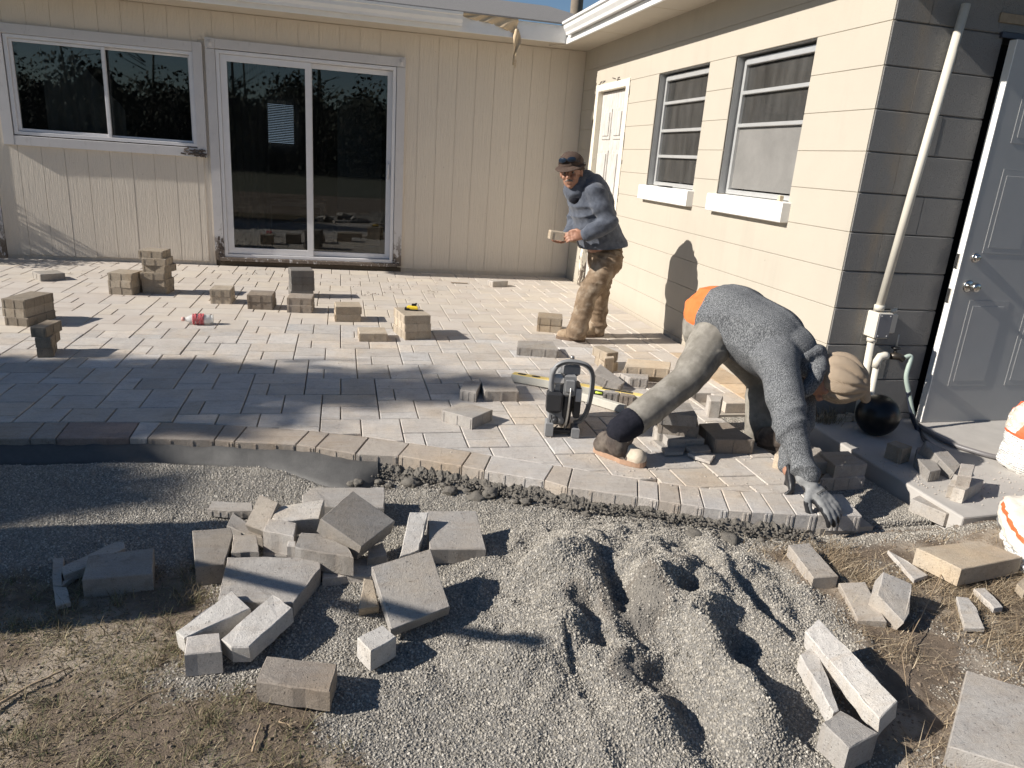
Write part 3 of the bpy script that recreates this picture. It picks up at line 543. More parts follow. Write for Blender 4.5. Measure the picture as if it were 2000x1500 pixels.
("upper wide paver on the stack behind the bending man's knee", [(-1.0758, -5.2585, 0.06), (-0.8888, -5.2624, 0.06), (-0.8848, -5.0694, 0.06), (-1.0718, -5.0656, 0.06)], 0.06, 'pavers stacked on the patio', 0.5204743760754279, True, False),
("second paver of the stack behind the bending man's knee", [(-1.1189, -5.2074, 0.18), (-0.9428, -5.2557, 0.18), (-0.8917, -5.0696, 0.18), (-1.0678, -5.0213, 0.18)], 0.06, 'pavers stacked on the patio', 0.4, True, False),
("third paver, brown, of the stack behind the bending man's knee", [(-1.0959, -5.1742, 0.12), (-0.9216, -5.248, 0.12), (-0.8463, -5.0703, 0.12), (-1.0206, -4.9965, 0.12)], 0.06, 'pavers stacked on the patio', 0.34, True, False),
("bottom dark paver of the stack behind the bending man's knee", [(-1.0892, -5.1854, 0.06), (-0.9065, -5.2344, 0.06), (-0.8565, -5.048, 0.06), (-1.0392, -4.999, 0.06)], 0.06, 'pavers stacked on the patio', 0.28, True, False),
('pale paver lying just right of the stack under the bending man', [(-0.6261, -4.8105, 0.1), (-0.5726, -4.8219, 0.1), (-0.5079, -4.7272, 0.1), (-0.5936, -4.7042, 0.1)], 0.1, None, 0.6, True, False),
("thick brown-sided square paver between the bending man's feet", [(-0.8561, -5.3031, 0.075), (-0.6545, -5.3191, 0.075), (-0.6695, -5.0729, 0.075), (-0.8351, -5.0901, 0.075)], 0.075, None, 0.35, True, False),
('broken grey slab shard lying left of the thick square paver', [(-1.1136, -5.1571, 0.02), (-1.11, -5.2598, 0.02), (-1.1211, -5.327, 0.02), (-1.0255, -5.3251, 0.02), (-0.9778, -5.2592, 0.02), (-1.0004, -5.2109, 0.02)], 0.014, None, 0.45, False, True),
('pale broken shard pointing right before the thick square paver', [(-1.0085, -5.3352, 0.022), (-0.994, -5.3831, 0.022), (-0.9466, -5.4404, 0.022), (-0.8813, -5.3678, 0.022), (-0.9218, -5.3282, 0.022)], 0.014, None, 0.7, False, True),
('dark shard lying against the thick square paver', [(-0.9971, -5.2944, 0.035), (-0.9886, -5.3552, 0.035), (-0.8905, -5.3382, 0.035), (-0.8745, -5.2698, 0.035), (-0.9318, -5.2668, 0.035)], 0.014, None, 0.4, False, True),
("tan paver corner sticking out behind the bending man's forearm", [(-0.6433, -5.4797, 0.07), (-0.6189, -5.5172, 0.07), (-0.5738, -5.4467, 0.07), (-0.5976, -5.438, 0.07)], 0.07, None, 0.75, True, False),
('lower ribbed paver beside the gloved hand', [(-0.4629, -5.5944, -0.01), (-0.2194, -5.5883, -0.01), (-0.2073, -5.5474, -0.01), (-0.3937, -5.5346, -0.01)], 0.065, None, 0.5, True, False),
('upper cut paver with saw-marked face beside the gloved hand', [(-0.3958, -5.5919, 0.05), (-0.2151, -5.5778, 0.05), (-0.2042, -5.4257, 0.05), (-0.3637, -5.4279, 0.05)], 0.06, None, 0.45, True, True),
('half-shaded paver at the forearm, left of the cut one', [(-0.4808, -5.5113, 0.035), (-0.3564, -5.5191, 0.035), (-0.3016, -5.3459, 0.035), (-0.357, -5.3109, 0.035)], 0.06, None, 0.5, True, False),
('long paver lying aslant at the foot of the concrete slab', [(-0.1493, -5.8046, -0.02), (-0.1012, -5.9523, -0.02), (0.0023, -5.9481, -0.02), (-0.0398, -5.7547, -0.02)], 0.06, None, 0.5, True, False),
('pale chipped paver block lying nearest the bag on the slab', [(-0.01, -5.868, 0.06), (0.0203, -5.9016, 0.06), (0.2173, -5.8036, 0.06), (0.158, -5.7729, 0.06)], 0.07, None, 0.75, True, False),
('small ribbed paver end resting on top of the pale pieces', [(0.0176, -5.8479, 0.11), (0.0696, -5.8714, 0.11), (0.2073, -5.751, 0.11), (0.1463, -5.7307, 0.11)], 0.06, None, 0.7, True, False),
('small pale cut piece under the ribbed paver end', [(-0.0083, -5.8397, 0.06), (0.0376, -5.8603, 0.06), (0.1414, -5.7742, 0.06), (0.1192, -5.7361, 0.06)], 0.06, None, 0.8, True, False),
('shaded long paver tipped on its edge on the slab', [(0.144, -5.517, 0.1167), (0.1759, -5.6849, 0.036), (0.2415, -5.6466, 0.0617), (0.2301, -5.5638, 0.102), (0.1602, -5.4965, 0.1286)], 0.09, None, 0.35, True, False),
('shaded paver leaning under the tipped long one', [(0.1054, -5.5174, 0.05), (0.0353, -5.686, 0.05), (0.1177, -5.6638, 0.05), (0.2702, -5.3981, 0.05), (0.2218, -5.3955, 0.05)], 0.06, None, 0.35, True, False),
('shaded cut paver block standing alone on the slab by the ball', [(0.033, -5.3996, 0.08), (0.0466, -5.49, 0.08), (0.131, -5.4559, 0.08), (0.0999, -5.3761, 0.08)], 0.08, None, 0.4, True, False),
("gravel-strewn long paver half buried at the heap's right edge", [(-0.9576, -6.1063, -0.03), (-1.0034, -6.3291, -0.03), (-0.9026, -6.3274, -0.03), (-0.8651, -6.1003, -0.03)], 0.06, 'loose pavers lying on the soil at the right', 0.5, True, False),
('upright-lying narrow paver left of the pointed one', [(-0.9076, -6.342, -0.0476), (-0.9649, -6.524, -0.0675), (-0.8802, -6.5533, -0.0573), (-0.8185, -6.3634, -0.0363)], 0.06, 'loose pavers lying on the soil at the right', 0.5, True, False),
('pointed pentagonal cut paver propped up on the soil', [(-0.8887, -6.4985, 0.0047), (-0.8486, -6.5894, -0.0407), (-0.8088, -6.5634, -0.0277), (-0.7323, -6.4712, 0.0183), (-0.8117, -6.4241, 0.0419)], 0.06, 'loose pavers lying on the soil at the right', 0.55, True, True),
('largest tan paver with dark ribbed front at the right edge', [(-0.4975, -6.2279, 0.0), (-0.4424, -6.3838, 0.0), (-0.117, -6.3342, 0.0), (-0.1851, -6.2006, 0.0)], 0.07, 'loose pavers lying on the soil at the right', 0.62, True, False),
('small grey paver chunk lying with one skewed corner at the bottom right', [(-1.4367, -6.9837, 0.0), (-1.4246, -7.07, 0.0), (-1.3142, -7.036, 0.0), (-1.3593, -6.9508, 0.0)], 0.08, 'loose pavers lying on the soil at the right', 0.45, True, True),
('huge pale paver lying flat in the bottom right corner', [(-1.1454, -7.0827, -0.02), (-1.0013, -7.1861, -0.02), (-0.6536, -7.0019, -0.02), (-0.8572, -6.8419, -0.02)], 0.06, 'loose pavers lying on the soil at the right', 0.6, True, False),
("long wedge-cut beam of paver leaning on the heap's right foot", [(-1.2922, -6.6844, 0.0385), (-1.2958, -7.0115, 0.0166), (-1.219, -6.9774, 0.0351), (-1.2277, -6.6533, 0.0542)], 0.06, 'loose pavers lying on the soil at the right', 0.85, False, True),
('slim triangular paver offcut left of the long wedge-cut beam', [(-1.3345, -6.7345, 0.0), (-1.3842, -6.9559, 0.0), (-1.3626, -6.9495, 0.0), (-1.2593, -6.7031, 0.0)], 0.05, 'loose pavers lying on the soil at the right', 0.8, False, True),
('thin flat broken slab piece on the soil above the pointed paver', [(-0.5332, -6.1362, -0.06), (-0.5869, -6.3392, -0.06), (-0.5056, -6.3144, -0.06), (-0.5184, -6.191, -0.06)], 0.016, 'loose pavers lying on the soil at the right', 0.7, False, True),
('thin crescent-edged slab flake on the soil at the right', [(-0.5049, -6.4471, -0.065), (-0.6275, -6.6104, -0.065), (-0.5598, -6.6223, -0.065), (-0.4893, -6.5197, -0.065), (-0.4646, -6.4594, -0.065)], 0.014, 'loose pavers lying on the soil at the right', 0.75, False, True),
('narrow slab splinter beside the crescent-edged flake', [(-0.4017, -6.4158, -0.06), (-0.4305, -6.5317, -0.06), (-0.3911, -6.5293, -0.06), (-0.3554, -6.4186, -0.06)], 0.02, 'loose pavers lying on the soil at the right', 0.7, False, True),
('grey stone chunk lying under the right end of the largest tan paver', [(-0.223, -6.4229, -0.05), (-0.243, -6.4728, -0.05), (-0.1874, -6.4534, -0.05), (-0.1338, -6.3787, -0.05)], 0.03, 'loose pavers lying on the soil at the right', 0.5, False, True),
('whole dark paver lying in the shaded grass', [(-3.376, -6.087, -0.02), (-3.181, -6.0744, -0.02), (-3.2119, -5.9156, -0.02), (-3.3997, -5.9439, -0.02)], 0.07, 'paver pieces lying in the shaded grass at the left', 0.4, True, False),
('long thin paver splinter leaning behind the dark paver', [(-3.451, -6.0137, -0.045), (-3.4003, -5.9741, -0.045), (-3.3141, -5.8619, -0.045), (-3.3292, -5.8196, -0.045), (-3.3586, -5.8166, -0.045), (-3.4731, -5.9661, -0.045)], 0.03, 'paver pieces lying in the shaded grass at the left', 0.6, False, True),
('short upright splinter at the left end of the splinters', [(-3.4743, -6.0414, -0.06), (-3.4496, -6.0442, -0.06), (-3.4961, -5.8765, -0.06), (-3.5295, -5.8794, -0.06)], 0.02, 'paver pieces lying in the shaded grass at the left', 0.55, False, True),
('lowest paver flake hanging below the splinters', [(-3.429, -6.1524, -0.065), (-3.3961, -6.1355, -0.065), (-3.4343, -6.0495, -0.065), (-3.4748, -6.0414, -0.065)], 0.015, 'paver pieces lying in the shaded grass at the left', 0.6, False, True),
('thin flake between the long splinter and the dark paver', [(-3.4626, -6.0406, -0.065), (-3.4501, -6.0443, -0.065), (-3.4134, -5.9523, -0.065), (-3.4222, -5.9267, -0.065)], 0.015, 'paver pieces lying in the shaded grass at the left', 0.6, False, True),
('square paver perched cornerwise on top of the heap of offcuts', [(-2.6751, -6.0071, 0.1105), (-2.5446, -6.1025, 0.0513), (-2.4251, -5.9594, 0.0655), (-2.5683, -5.8475, 0.1326)], 0.06, 'paver pieces in the heap of offcuts', 0.3, True, False),
('biggest grey slab with a slanted cut side in the middle of the offcuts', [(-2.9638, -6.2554, -0.0093), (-2.7466, -6.2961, -0.0133), (-2.6717, -6.1362, 0.0027), (-2.6731, -6.078, 0.0085), (-2.9634, -6.0518, 0.0111)], 0.07, 'paver pieces in the heap of offcuts', 0.5, True, True),
('upper of two long pale offcuts leaning side by side at the lower left', [(-3.0518, -6.3943, -0.0108), (-3.0244, -6.4255, -0.0141), (-2.8628, -6.3349, 0.0076), (-2.9219, -6.2533, 0.0168)], 0.06, 'paver pieces in the heap of offcuts', 0.8, False, True),
('lower of two long pale offcuts, with one pointed dark end', [(-2.9272, -6.446, -0.0093), (-2.8963, -6.4813, -0.0131), (-2.8509, -6.4876, -0.0118), (-2.7453, -6.3559, 0.0133), (-2.8046, -6.2907, 0.0201)], 0.055, 'paver pieces in the heap of offcuts', 0.8, False, True),
('small rough cube offcut at the lower left end of the heap', [(-3.0095, -6.5, -0.01), (-2.917, -6.4969, -0.01), (-2.9343, -6.4176, -0.01), (-3.0175, -6.4213, -0.01)], 0.07, 'paver pieces in the heap of offcuts', 0.7, False, True),
('single brown-grey brick-shaped paver lying lowest in front', [(-2.8174, -6.6298, -0.01), (-2.6363, -6.6926, -0.01), (-2.6188, -6.5879, -0.01), (-2.8002, -6.5325, -0.01)], 0.06, 'paver pieces in the heap of offcuts', 0.35, False, True),
('small pale clean-cut cube under the tilted square paver', [(-2.565, -6.4982, -0.0), (-2.531, -6.5631, 0.0), (-2.459, -6.509, 0.0), (-2.4936, -6.4478, 0.0)], 0.065, 'paver pieces in the heap of offcuts', 0.75, False, True),
('big square paver with a grooved corner, propped at the right of the offcuts', [(-2.5187, -6.2755, 0.0836), (-2.4693, -6.4557, -0.0163), (-2.2942, -6.4084, 0.0146), (-2.336, -6.235, 0.1109)], 0.05, 'paver pieces in the heap of offcuts', 0.45, True, False),
('speckled square paver lying flat at the upper right of the offcuts', [(-2.3182, -6.0848, 0.0196), (-2.1255, -6.0932, 0.0129), (-2.1207, -5.864, 0.0404), (-2.3024, -5.8595, 0.0463)], 0.06, 'paver pieces in the heap of offcuts', 0.5, True, False),
('slim bright paver offcut leaning on the speckled square paver', [(-2.4212, -6.1124, 0.0113), (-2.3544, -6.0898, 0.0203), (-2.3081, -5.9363, 0.0817), (-2.3723, -5.9331, 0.083)], 0.05, 'paver pieces in the heap of offcuts', 0.8, False, True),
('wide slab with a broken pale corner at the back of the offcuts', [(-2.748, -5.6915, 0.0), (-2.4509, -5.7303, 0.0), (-2.4382, -5.5577, 0.0), (-2.7148, -5.5366, 0.0), (-2.7542, -5.5974, 0.0)], 0.05, 'paver pieces in the heap of offcuts', 0.5, True, True),
('steeply tipped paver at the back left of the offcuts', [(-2.9328, -5.8545, 0.0205), (-2.8588, -5.9096, 0.0152), (-2.8233, -5.808, 0.0767), (-2.8937, -5.7504, 0.0844)], 0.05, 'paver pieces in the heap of offcuts', 0.4, True, False),
('rough-faced pale paver with a dark hole behind the cube offcuts', [(-2.8411, -5.8687, 0.047), (-2.8276, -5.8897, 0.0449), (-2.6833, -5.8808, 0.0458), (-2.6673, -5.7601, 0.0579), (-2.8291, -5.7974, 0.0542)], 0.06, 'paver pieces in the heap of offcuts', 0.8, False, True),
('cube-like ribbed offcut in the shadow line of the heap', [(-2.8637, -5.9496, 0.045), (-2.7618, -5.9982, 0.045), (-2.7574, -5.9045, 0.045), (-2.8524, -5.8638, 0.045)], 0.085, 'paver pieces in the heap of offcuts', 0.6, True, True),
('narrow ribbed end piece squeezed beside the dark-topped paver', [(-2.7806, -6.0342, 0.03), (-2.7546, -6.0369, 0.03), (-2.7538, -6.005, 0.03), (-2.7801, -6.0023, 0.03)], 0.06, 'paver pieces in the heap of offcuts', 0.7, True, False),
('dark-topped paver with bright side under the perched square one', [(-2.7552, -6.0681, 0.045), (-2.7341, -6.0826, 0.045), (-2.5699, -6.1503, 0.045), (-2.5872, -6.0852, 0.045), (-2.6778, -5.9843, 0.045), (-2.7394, -5.9727, 0.045)], 0.07, 'paver pieces in the heap of offcuts', 0.35, True, True),
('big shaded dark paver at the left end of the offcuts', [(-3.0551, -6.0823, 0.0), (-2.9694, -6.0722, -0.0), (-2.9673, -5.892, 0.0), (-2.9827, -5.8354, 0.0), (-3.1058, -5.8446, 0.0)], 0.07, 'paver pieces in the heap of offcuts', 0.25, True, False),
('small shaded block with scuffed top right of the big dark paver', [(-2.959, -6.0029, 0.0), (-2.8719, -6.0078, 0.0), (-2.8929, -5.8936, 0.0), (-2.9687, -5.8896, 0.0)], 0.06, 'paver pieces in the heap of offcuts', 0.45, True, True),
("split pale slab lying under the tilted square paver's left side", [(-2.6668, -6.1419, -0.03), (-2.59, -6.1362, -0.03), (-2.515, -6.1475, -0.03), (-2.455, -6.0658, -0.03), (-2.4551, -6.0203, -0.03), (-2.5705, -6.043, -0.03), (-2.6681, -6.0834, -0.03)], 0.05, 'paver pieces in the heap of offcuts', 0.65, True, True),
('wedge-shaped offcut standing left of the tilted square paver', [(-2.5566, -6.3291, -0.0252), (-2.4966, -6.3272, -0.0241), (-2.512, -6.2506, 0.0218), (-2.5401, -6.2443, 0.0256)], 0.05, 'paver pieces in the heap of offcuts', 0.55, False, True),
('thin flat slab lying in shade at the upper left of the offcuts', [(-3.0994, -5.5875, -0.05), (-3.0172, -5.6134, -0.05), (-2.9347, -5.6179, -0.05), (-2.9454, -5.5459, -0.05), (-3.0211, -5.5396, -0.05), (-3.0924, -5.5197, -0.05)], 0.03, 'paver pieces in the heap of offcuts', 0.5, True, False),
('dark wedge piece buried behind the shaded block', [(-3.0043, -5.7823, -0.02), (-2.9362, -5.8477, -0.02), (-2.8731, -5.8825, -0.02), (-2.8892, -5.8289, -0.02), (-2.9952, -5.6836, -0.02)], 0.04, 'paver pieces in the heap of offcuts', 0.3, True, True),
('dark end of a paver showing below the perched square one', [(-2.5237, -6.0878, 0.0), (-2.4587, -6.0739, 0.0), (-2.4676, -5.9863, 0.0), (-2.5158, -6.0145, 0.0)], 0.05, 'paver pieces in the heap of offcuts', 0.35, True, True),
('flat grey piece lying low between the cube offcut and the biggest slab', [(-2.8636, -5.9859, -0.03), (-2.7845, -5.9942, -0.03), (-2.7866, -5.9621, -0.03), (-2.8645, -5.9487, -0.03)], 0.04, 'paver pieces in the heap of offcuts', 0.35, True, True),
]

B_IN = [(-7.0, -4.74), (-5.6, -4.75), (-5.25, -4.755), (-5.15, -4.756), (-4.86, -4.758), (-4.76, -4.76), (-4.47, -4.761), (-4.33, -4.761)] + B_IN[1:] if False else [(-6.3, -4.745), (-6.2, -4.745), (-5.9, -4.748), (-5.8, -4.749), (-5.5, -4.752), (-5.4, -4.753), (-5.1, -4.755), (-5.0, -4.756), (-4.72, -4.76), (-4.63, -4.76), (-4.33, -4.761)] + B_IN
B_OUT = [(-6.3, -4.945), (-6.2, -4.945), (-5.9, -4.948), (-5.8, -4.95), (-5.5, -4.953), (-5.4, -4.955), (-5.1, -4.957), (-5.0, -4.958), (-4.72, -4.96), (-4.63, -4.96), (-4.33, -4.962)] + B_OUT
def yin(x): return float(np.interp(x, [p[0] for p in B_IN], [p[1] for p in B_IN]))
def yout(x): return float(np.interp(x, [p[0] for p in B_OUT], [p[1] for p in B_OUT]))
H = .06
def clip(poly, a, b, c):        # keep a*x+b*y+c >= 0
    out = []
    for i in range(len(poly)):
        p, q = poly[i-1], poly[i]; dp, dq = a*p[0]+b*p[1]+c, a*q[0]+b*q[1]+c
        if (dp >= 0) != (dq >= 0): t = dp/(dp-dq); out.append((p[0]+t*(q[0]-p[0]), p[1]+t*(q[1]-p[1])))
        if dq >= 0: out.append(q)
    return out
def inset(poly, d):
    n = len(poly); out = []
    for i in range(n):
        p0, p, p1 = Vector(poly[i-1]).to_2d(), Vector(poly[i]).to_2d(), Vector(poly[(i+1) % n]).to_2d()
        e0 = (p-p0).normalized(); e1 = (p1-p).normalized(); n0 = Vector((-e0.y, e0.x)); n1 = Vector((-e1.y, e1.x)); b = n0+n1
        k = d/max(.35, 1+n0.dot(n1)); out.append((p.x+b.x*k, p.y+b.y*k))
    return out
def paver_geo(poly, T=H, rib=True, ch=.004, mb=None, rough=0):
    """top polygon (ccw, z=0 on top) extruded down by T, small chamfer, spacer ribs on the sides"""
    m = mb or MB(); n = len(poly); i1 = inset(poly, ch*.8)
    rj = lambda: random.uniform(-rough, rough)
    v = [(x, y, -T) for x, y in poly]+[(x, y, -ch) for x, y in poly]+[(x, y, rj()*.3) for x, y in i1]
    f = [tuple(range(n-1, -1, -1)), tuple(range(2*n, 3*n))]
    for r in (0, n): f += [(r+i, r+(i+1) % n, r+n+(i+1) % n, r+n+i) for i in range(n)]
    m.add(v, f)
    if rib:
        for i in range(n):
            p, q = Vector(poly[i]).to_2d(), Vector(poly[(i+1) % n]).to_2d(); L = (q-p).length
            if L < .06: continue
            e = (q-p)/L; o = Vector((e.y, -e.x)); ks = [.012, L-.012]
            if L < .12 and len(poly) == 4 and T > .07: ks = [L-.012, L-.027]
            elif L > .08: ks += [L/2] if L < .24 else [L/3, 2*L/3]
            for k in ks:
                a = p+e*(k-.004); b = p+e*(k+.004)
                m.add([(a.x, a.y, -T+.002), (b.x, b.y, -T+.002), (b.x, b.y, -.007), (a.x, a.y, -.007), (a.x+o.x*.0025, a.y+o.y*.0025, -T+.002), (b.x+o.x*.0025, b.y+o.y*.0025, -T+.002), (b.x+o.x*.0025, b.y+o.y*.0025, -.009), (a.x+o.x*.0025, a.y+o.y*.0025, -.009)], [(4, 5, 6, 7), (0, 4, 7, 3), (5, 1, 2, 6), (7, 6, 2, 3)])
    return m
def ccw(p):
    a = sum(p[i-1][0]*p[i][1]-p[i][0]*p[i-1][1] for i in range(len(p))); return p if a > 0 else p[::-1]
def pcol(t=.5, r=.05):
    k = random.gauss(0, r*.62); h = random.gauss(.004, .011)
    return (.615+k+h*.8, .575+k, .53+k-h*.9, 1)
patio = MB().prism([(-7, -4.93), (-4.3, -4.95), (-3.1, -5.0), (-2.5, -5.17), (-1.7, -5.58), (-1.3, -5.74), (-.7, -5.95), (-.45, -5.95), (-.45, -4.6), (-.005, -4.6), (-.005, -.0), (-7, 0)], -.2, -.062).obj('patio', simple('bedding_sand', (.36, .32, .27), .95, .2, 30, .5, .004))
setp(patio, kind='structure')
UX, UY, OX, OY = .0966, .0984, -2.706, -4.376
cell = [(0, -2, 3, 2), (0, -4, 1, 2), (1, -4, 2, 2), (-1, 1, 2, 2), (-1, 0, 2, 1), (1, 0, 2, 3)]
JG = .0028
pieces = []
for a in range(-60, 70):
    for b in range(-60, 60):
        for (cx, cy, cw, ch_) in cell:
            x0 = cx+3*a+4*b; y0 = cy+3*a-4*b
            X0, X1 = OX+x0*UX, OX+(x0+cw)*UX; Y0, Y1 = OY+y0*UY, OY+(y0+ch_)*UY
            if X1 < -6.3 or X0 > -.23 or Y0 > -.02 or Y1 < -5.95: continue
            poly = [(X0+JG, Y0+JG), (X1-JG, Y0+JG), (X1-JG, Y1-JG), (X0+JG, Y1-JG)]; full = True
            if Y0 < yin(X0) or Y0 < yin(X1):
                xa, xb = X0-.02, X1+.02; ya, yb = yin(xa)+.003, yin(xb)+.003
                nn = (-(yb-ya), (xb-xa)); poly = clip(poly, nn[0], nn[1], -(nn[0]*xa+nn[1]*ya)); full = False
            if X1 > -.225: poly = clip(poly, -1, 0, -.226) if poly else poly; full = False
            if Y1 > -.03: poly = clip(poly, 0, -1, -.03) if poly else poly; full = False
            if poly and Y0 < -4.6 and X1 > -.55: poly = clip(poly, -1, 0, -.55); full = False
            if not poly or len(poly) < 3: continue
            ar = abs(sum(poly[i-1][0]*poly[i][1]-poly[i][0]*poly[i-1][1] for i in range(len(poly))))/2
            if ar < .0012: continue
            mx = sum(p[0] for p in poly)/len(poly); my = sum(p[1] for p in poly)/len(poly)
            pieces.append((poly, full, (cw, ch_), X0, Y0, mx, my))
# border along the block wall
y = -.03; k = 0
while y > -4.6:
    l = .29 if k % 3 != 1 else .193; y1 = max(y-l, -4.62); pieces.append(([(-.222, y1+JG), (-.012, y1+JG), (-.012, y-JG), (-.222, y-JG)], None, 'tan', 0, 0, -.11, (y+y1)/2)); y = y1; k += 1
for i in range(len(B_IN)-1):
    a, b, c, d = B_IN[i], B_IN[i+1], B_OUT[i+1], B_OUT[i]
    poly = inset(ccw([a, b, c, d]), .0022); mx = (a[0]+b[0]+c[0]+d[0])/4; my = (a[1]+b[1]+c[1]+d[1])/4
    pieces.append((poly, None, 'edge', 0, 0, mx, my))
camp = Vector(_L)
def vis(p):
    v = Vector((p[5], p[6], 0))-camp; q = camo.matrix_world.to_3x3().transposed() @ v
    if q.z > -.5: return 1e9
    u = q.x/-q.z; vv = q.y/-q.z
    return v.length+(100 if abs(u) > .74 or abs(vv) > .56 else 0)
pieces.sort(key=vis)
shared = {}
farm = MB()
for i, (poly, full, kind, X0, Y0, mx, my) in enumerate(pieces):
    dz = random.uniform(-.0012, .0012)
    if i < 290:
        if full:
            if kind not in shared:
                w_, h_ = kind; shared[kind] = paver_geo([(JG, JG), (w_*UX-JG, JG), (w_*UX-JG, h_*UY-JG), (JG, h_*UY-JG)], rib=False, ch=.0035).mesh('paver', M_PAVER)
            o = link('paver', shared[kind], patio); o.location = (X0, Y0, dz)
        else:
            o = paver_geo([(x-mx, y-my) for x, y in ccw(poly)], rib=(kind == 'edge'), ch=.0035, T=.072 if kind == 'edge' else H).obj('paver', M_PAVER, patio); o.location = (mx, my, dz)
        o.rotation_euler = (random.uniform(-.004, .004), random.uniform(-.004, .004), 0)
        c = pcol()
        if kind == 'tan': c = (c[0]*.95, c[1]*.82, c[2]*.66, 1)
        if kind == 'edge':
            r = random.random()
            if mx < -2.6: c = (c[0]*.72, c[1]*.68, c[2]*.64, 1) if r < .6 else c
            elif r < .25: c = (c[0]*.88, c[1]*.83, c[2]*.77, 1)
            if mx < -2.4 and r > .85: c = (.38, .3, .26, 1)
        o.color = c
    else:
        q = paver_geo([(x, y) for x, y in ccw(poly)], rib=False, ch=.0035); farm.add([(x, y, z+dz) for x, y, z in q.v], q.f)
o = farm.obj('paver', M_PAVFAR, patio, kind='stuff')

# ---------------------------------------------------------------- loose pavers
npv = 0
def loose(label, Q, T, group, tone, rib, cut):
    P = [Vector(q) for q in Q]; c = sum(P, Vector())/len(P)
    nrm = Vector()
    for i in range(len(P)): nrm += (P[i-1]-c).cross(P[i]-c)
    nrm.normalize()
    if nrm.z < 0: P = P[::-1]; nrm = -nrm
    ex = (P[1]-P[0]); ex = (ex-nrm*ex.dot(nrm)).normalized(); ey = nrm.cross(ex)
    M = Matrix((ex, ey, nrm)).transposed().to_4x4(); M.translation = c
    loc = [((p-c).dot(ex), (p-c).dot(ey)) for p in P]
    if not cut and loc is not None and c.y < -5.8:     # worn edges of the foreground pieces
        out = []
        for i in range(len(loc)):
            a, b = Vector(loc[i]), Vector(loc[(i+1) % len(loc)]); out.append(tuple(a)); n_ = max(2, int((b-a).length/.03))
            for s in range(1, n_):
                q = a.lerp(b, s/n_); nn = Vector((b.y-a.y, a.x-b.x)).normalized(); q -= nn*abs(random.gauss(0, .0006)); out.append(tuple(q))
        loc = out; rough_ = .0015
    else: rough_ = 0
    if cut:                     # rough broken outline: subdivide and jitter the edges
        out = []
        for i in range(len(loc)):
            a, b = Vector(loc[i]), Vector(loc[(i+1) % len(loc)]); L = (b-a).length; out.append(tuple(a))
            for s in range(1, max(1, int(L/.028))):
                q = a.lerp(b, s/int(L/.028)); nn = Vector((b.y-a.y, a.x-b.x)).normalized(); q += nn*random.gauss(0, .0012); out.append(tuple(q))
        loc = out
    o = paver_geo(loc, T, rib=rib and not cut, ch=.003 if T > .03 else .002, rough=.005 if cut else rough_).obj('paver' if not (T < .035) else 'paver_shard', M_PAVER)
    o.matrix_world = M; o['label'] = label; o['category'] = 'paver' if T >= .035 else 'paver shard'
    if group: o['group'] = group
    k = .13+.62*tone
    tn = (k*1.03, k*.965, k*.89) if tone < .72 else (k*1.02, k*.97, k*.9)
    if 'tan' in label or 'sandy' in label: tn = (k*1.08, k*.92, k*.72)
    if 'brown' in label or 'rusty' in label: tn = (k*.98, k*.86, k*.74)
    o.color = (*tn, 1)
    return o
for e in LOOSE: loose(*e)
o = loose('pale paver carried in the standing man\'s hands', [(0, 0, 0), (.193, 0, 0), (.193, .1, 0), (0, .1, 0)], H, None, .62, True, False)
hp = Vector((-1.1370, -3.2000, 0.8160))
o.matrix_world = Matrix.Translation(hp+Vector((.09, .06, 0))) @ Euler((0, math.radians(5), math.radians(-6))).to_matrix().to_4x4()
# the paver being set under the glove is part of the border row already

# ---------------------------------------------------------------- ground terrain
def fbm(x, y, s, o=4, seed=0):
    a = 1; t = 0; 
    for k in range(o): t += a*noise.noise(Vector((x*s*2**k, y*s*2**k, seed+k*7.3))); a *= .5
    return t
CREST_OLD = 0
CREST = [([(-1.83, -6.02), (-1.8, -6.15), (-1.84, -6.31), (-1.95, -6.52)], .06, .16, .045), ([(-1.93, -6.54), (-1.87, -6.6), (-1.84, -6.85), (-1.8, -7.1)], .025, .13, .05),
         ([(-1.52, -6.02), (-1.45, -6.18), (-1.58, -6.42), (-1.56, -6.66), (-1.5, -6.85)], .07, .11, .04), ([(-1.27, -6.02), (-1.33, -6.3), (-1.3, -6.55), (-1.2, -6.8)], .03, .08, .04),
         ([(-2.1, -6.6), (-2.05, -6.8), (-1.98, -7.2)], .02, .12, .05)]
def segd(px, py, line):
    best = None
    for (ax, ay), (bx, by) in zip(line[:-1], line[1:]):
        dx, dy = bx-ax, by-ay; L = dx*dx+dy*dy; t = ((px-ax)*dx+(py-ay)*dy)/L; tc = np.clip(t, 0, 1)
        ex, ey = px-(ax+tc*dx), py-(ay+tc*dy); d = np.hypot(ex, ey); s = np.where(dx*(py-ay)-dy*(px-ax) > 0, 1., -1.)   # + left of direction
        if best is None: best = (d, s)
        else: k = d < best[0]; best = (np.where(k, d, best[0]), np.where(k, s, best[1]))
    return best
def gauss(x, y, cx, cy, sx, sy): return np.exp(-((x-cx)/sx)**2-((y-cy)/sy)**2)
def sstep(a, b, x): t = np.clip((x-a)/(b-a), 0, 1); return t*t*(3-2*t)
xs_ = np.concatenate([[-9, -6.5], np.arange(-5.2, -.0, .0135), np.arange(0, 1.6, .05), [3, 6]]); ys_ = np.concatenate([[-14, -9.5, -8.2], np.arange(-7.5, -4.8, .0135), [-4.6]])
X, Y = np.meshgrid(xs_, ys_, indexing='ij')
yo = np.interp(X, [p[0] for p in B_OUT], [p[1] for p in B_OUT])
dist = yo-Y                                         # distance outside the border edge
N1 = np.zeros_like(X); N2 = np.zeros_like(X); N3 = np.zeros_like(X); N4 = np.zeros_like(X); BI = np.zeros_like(X)
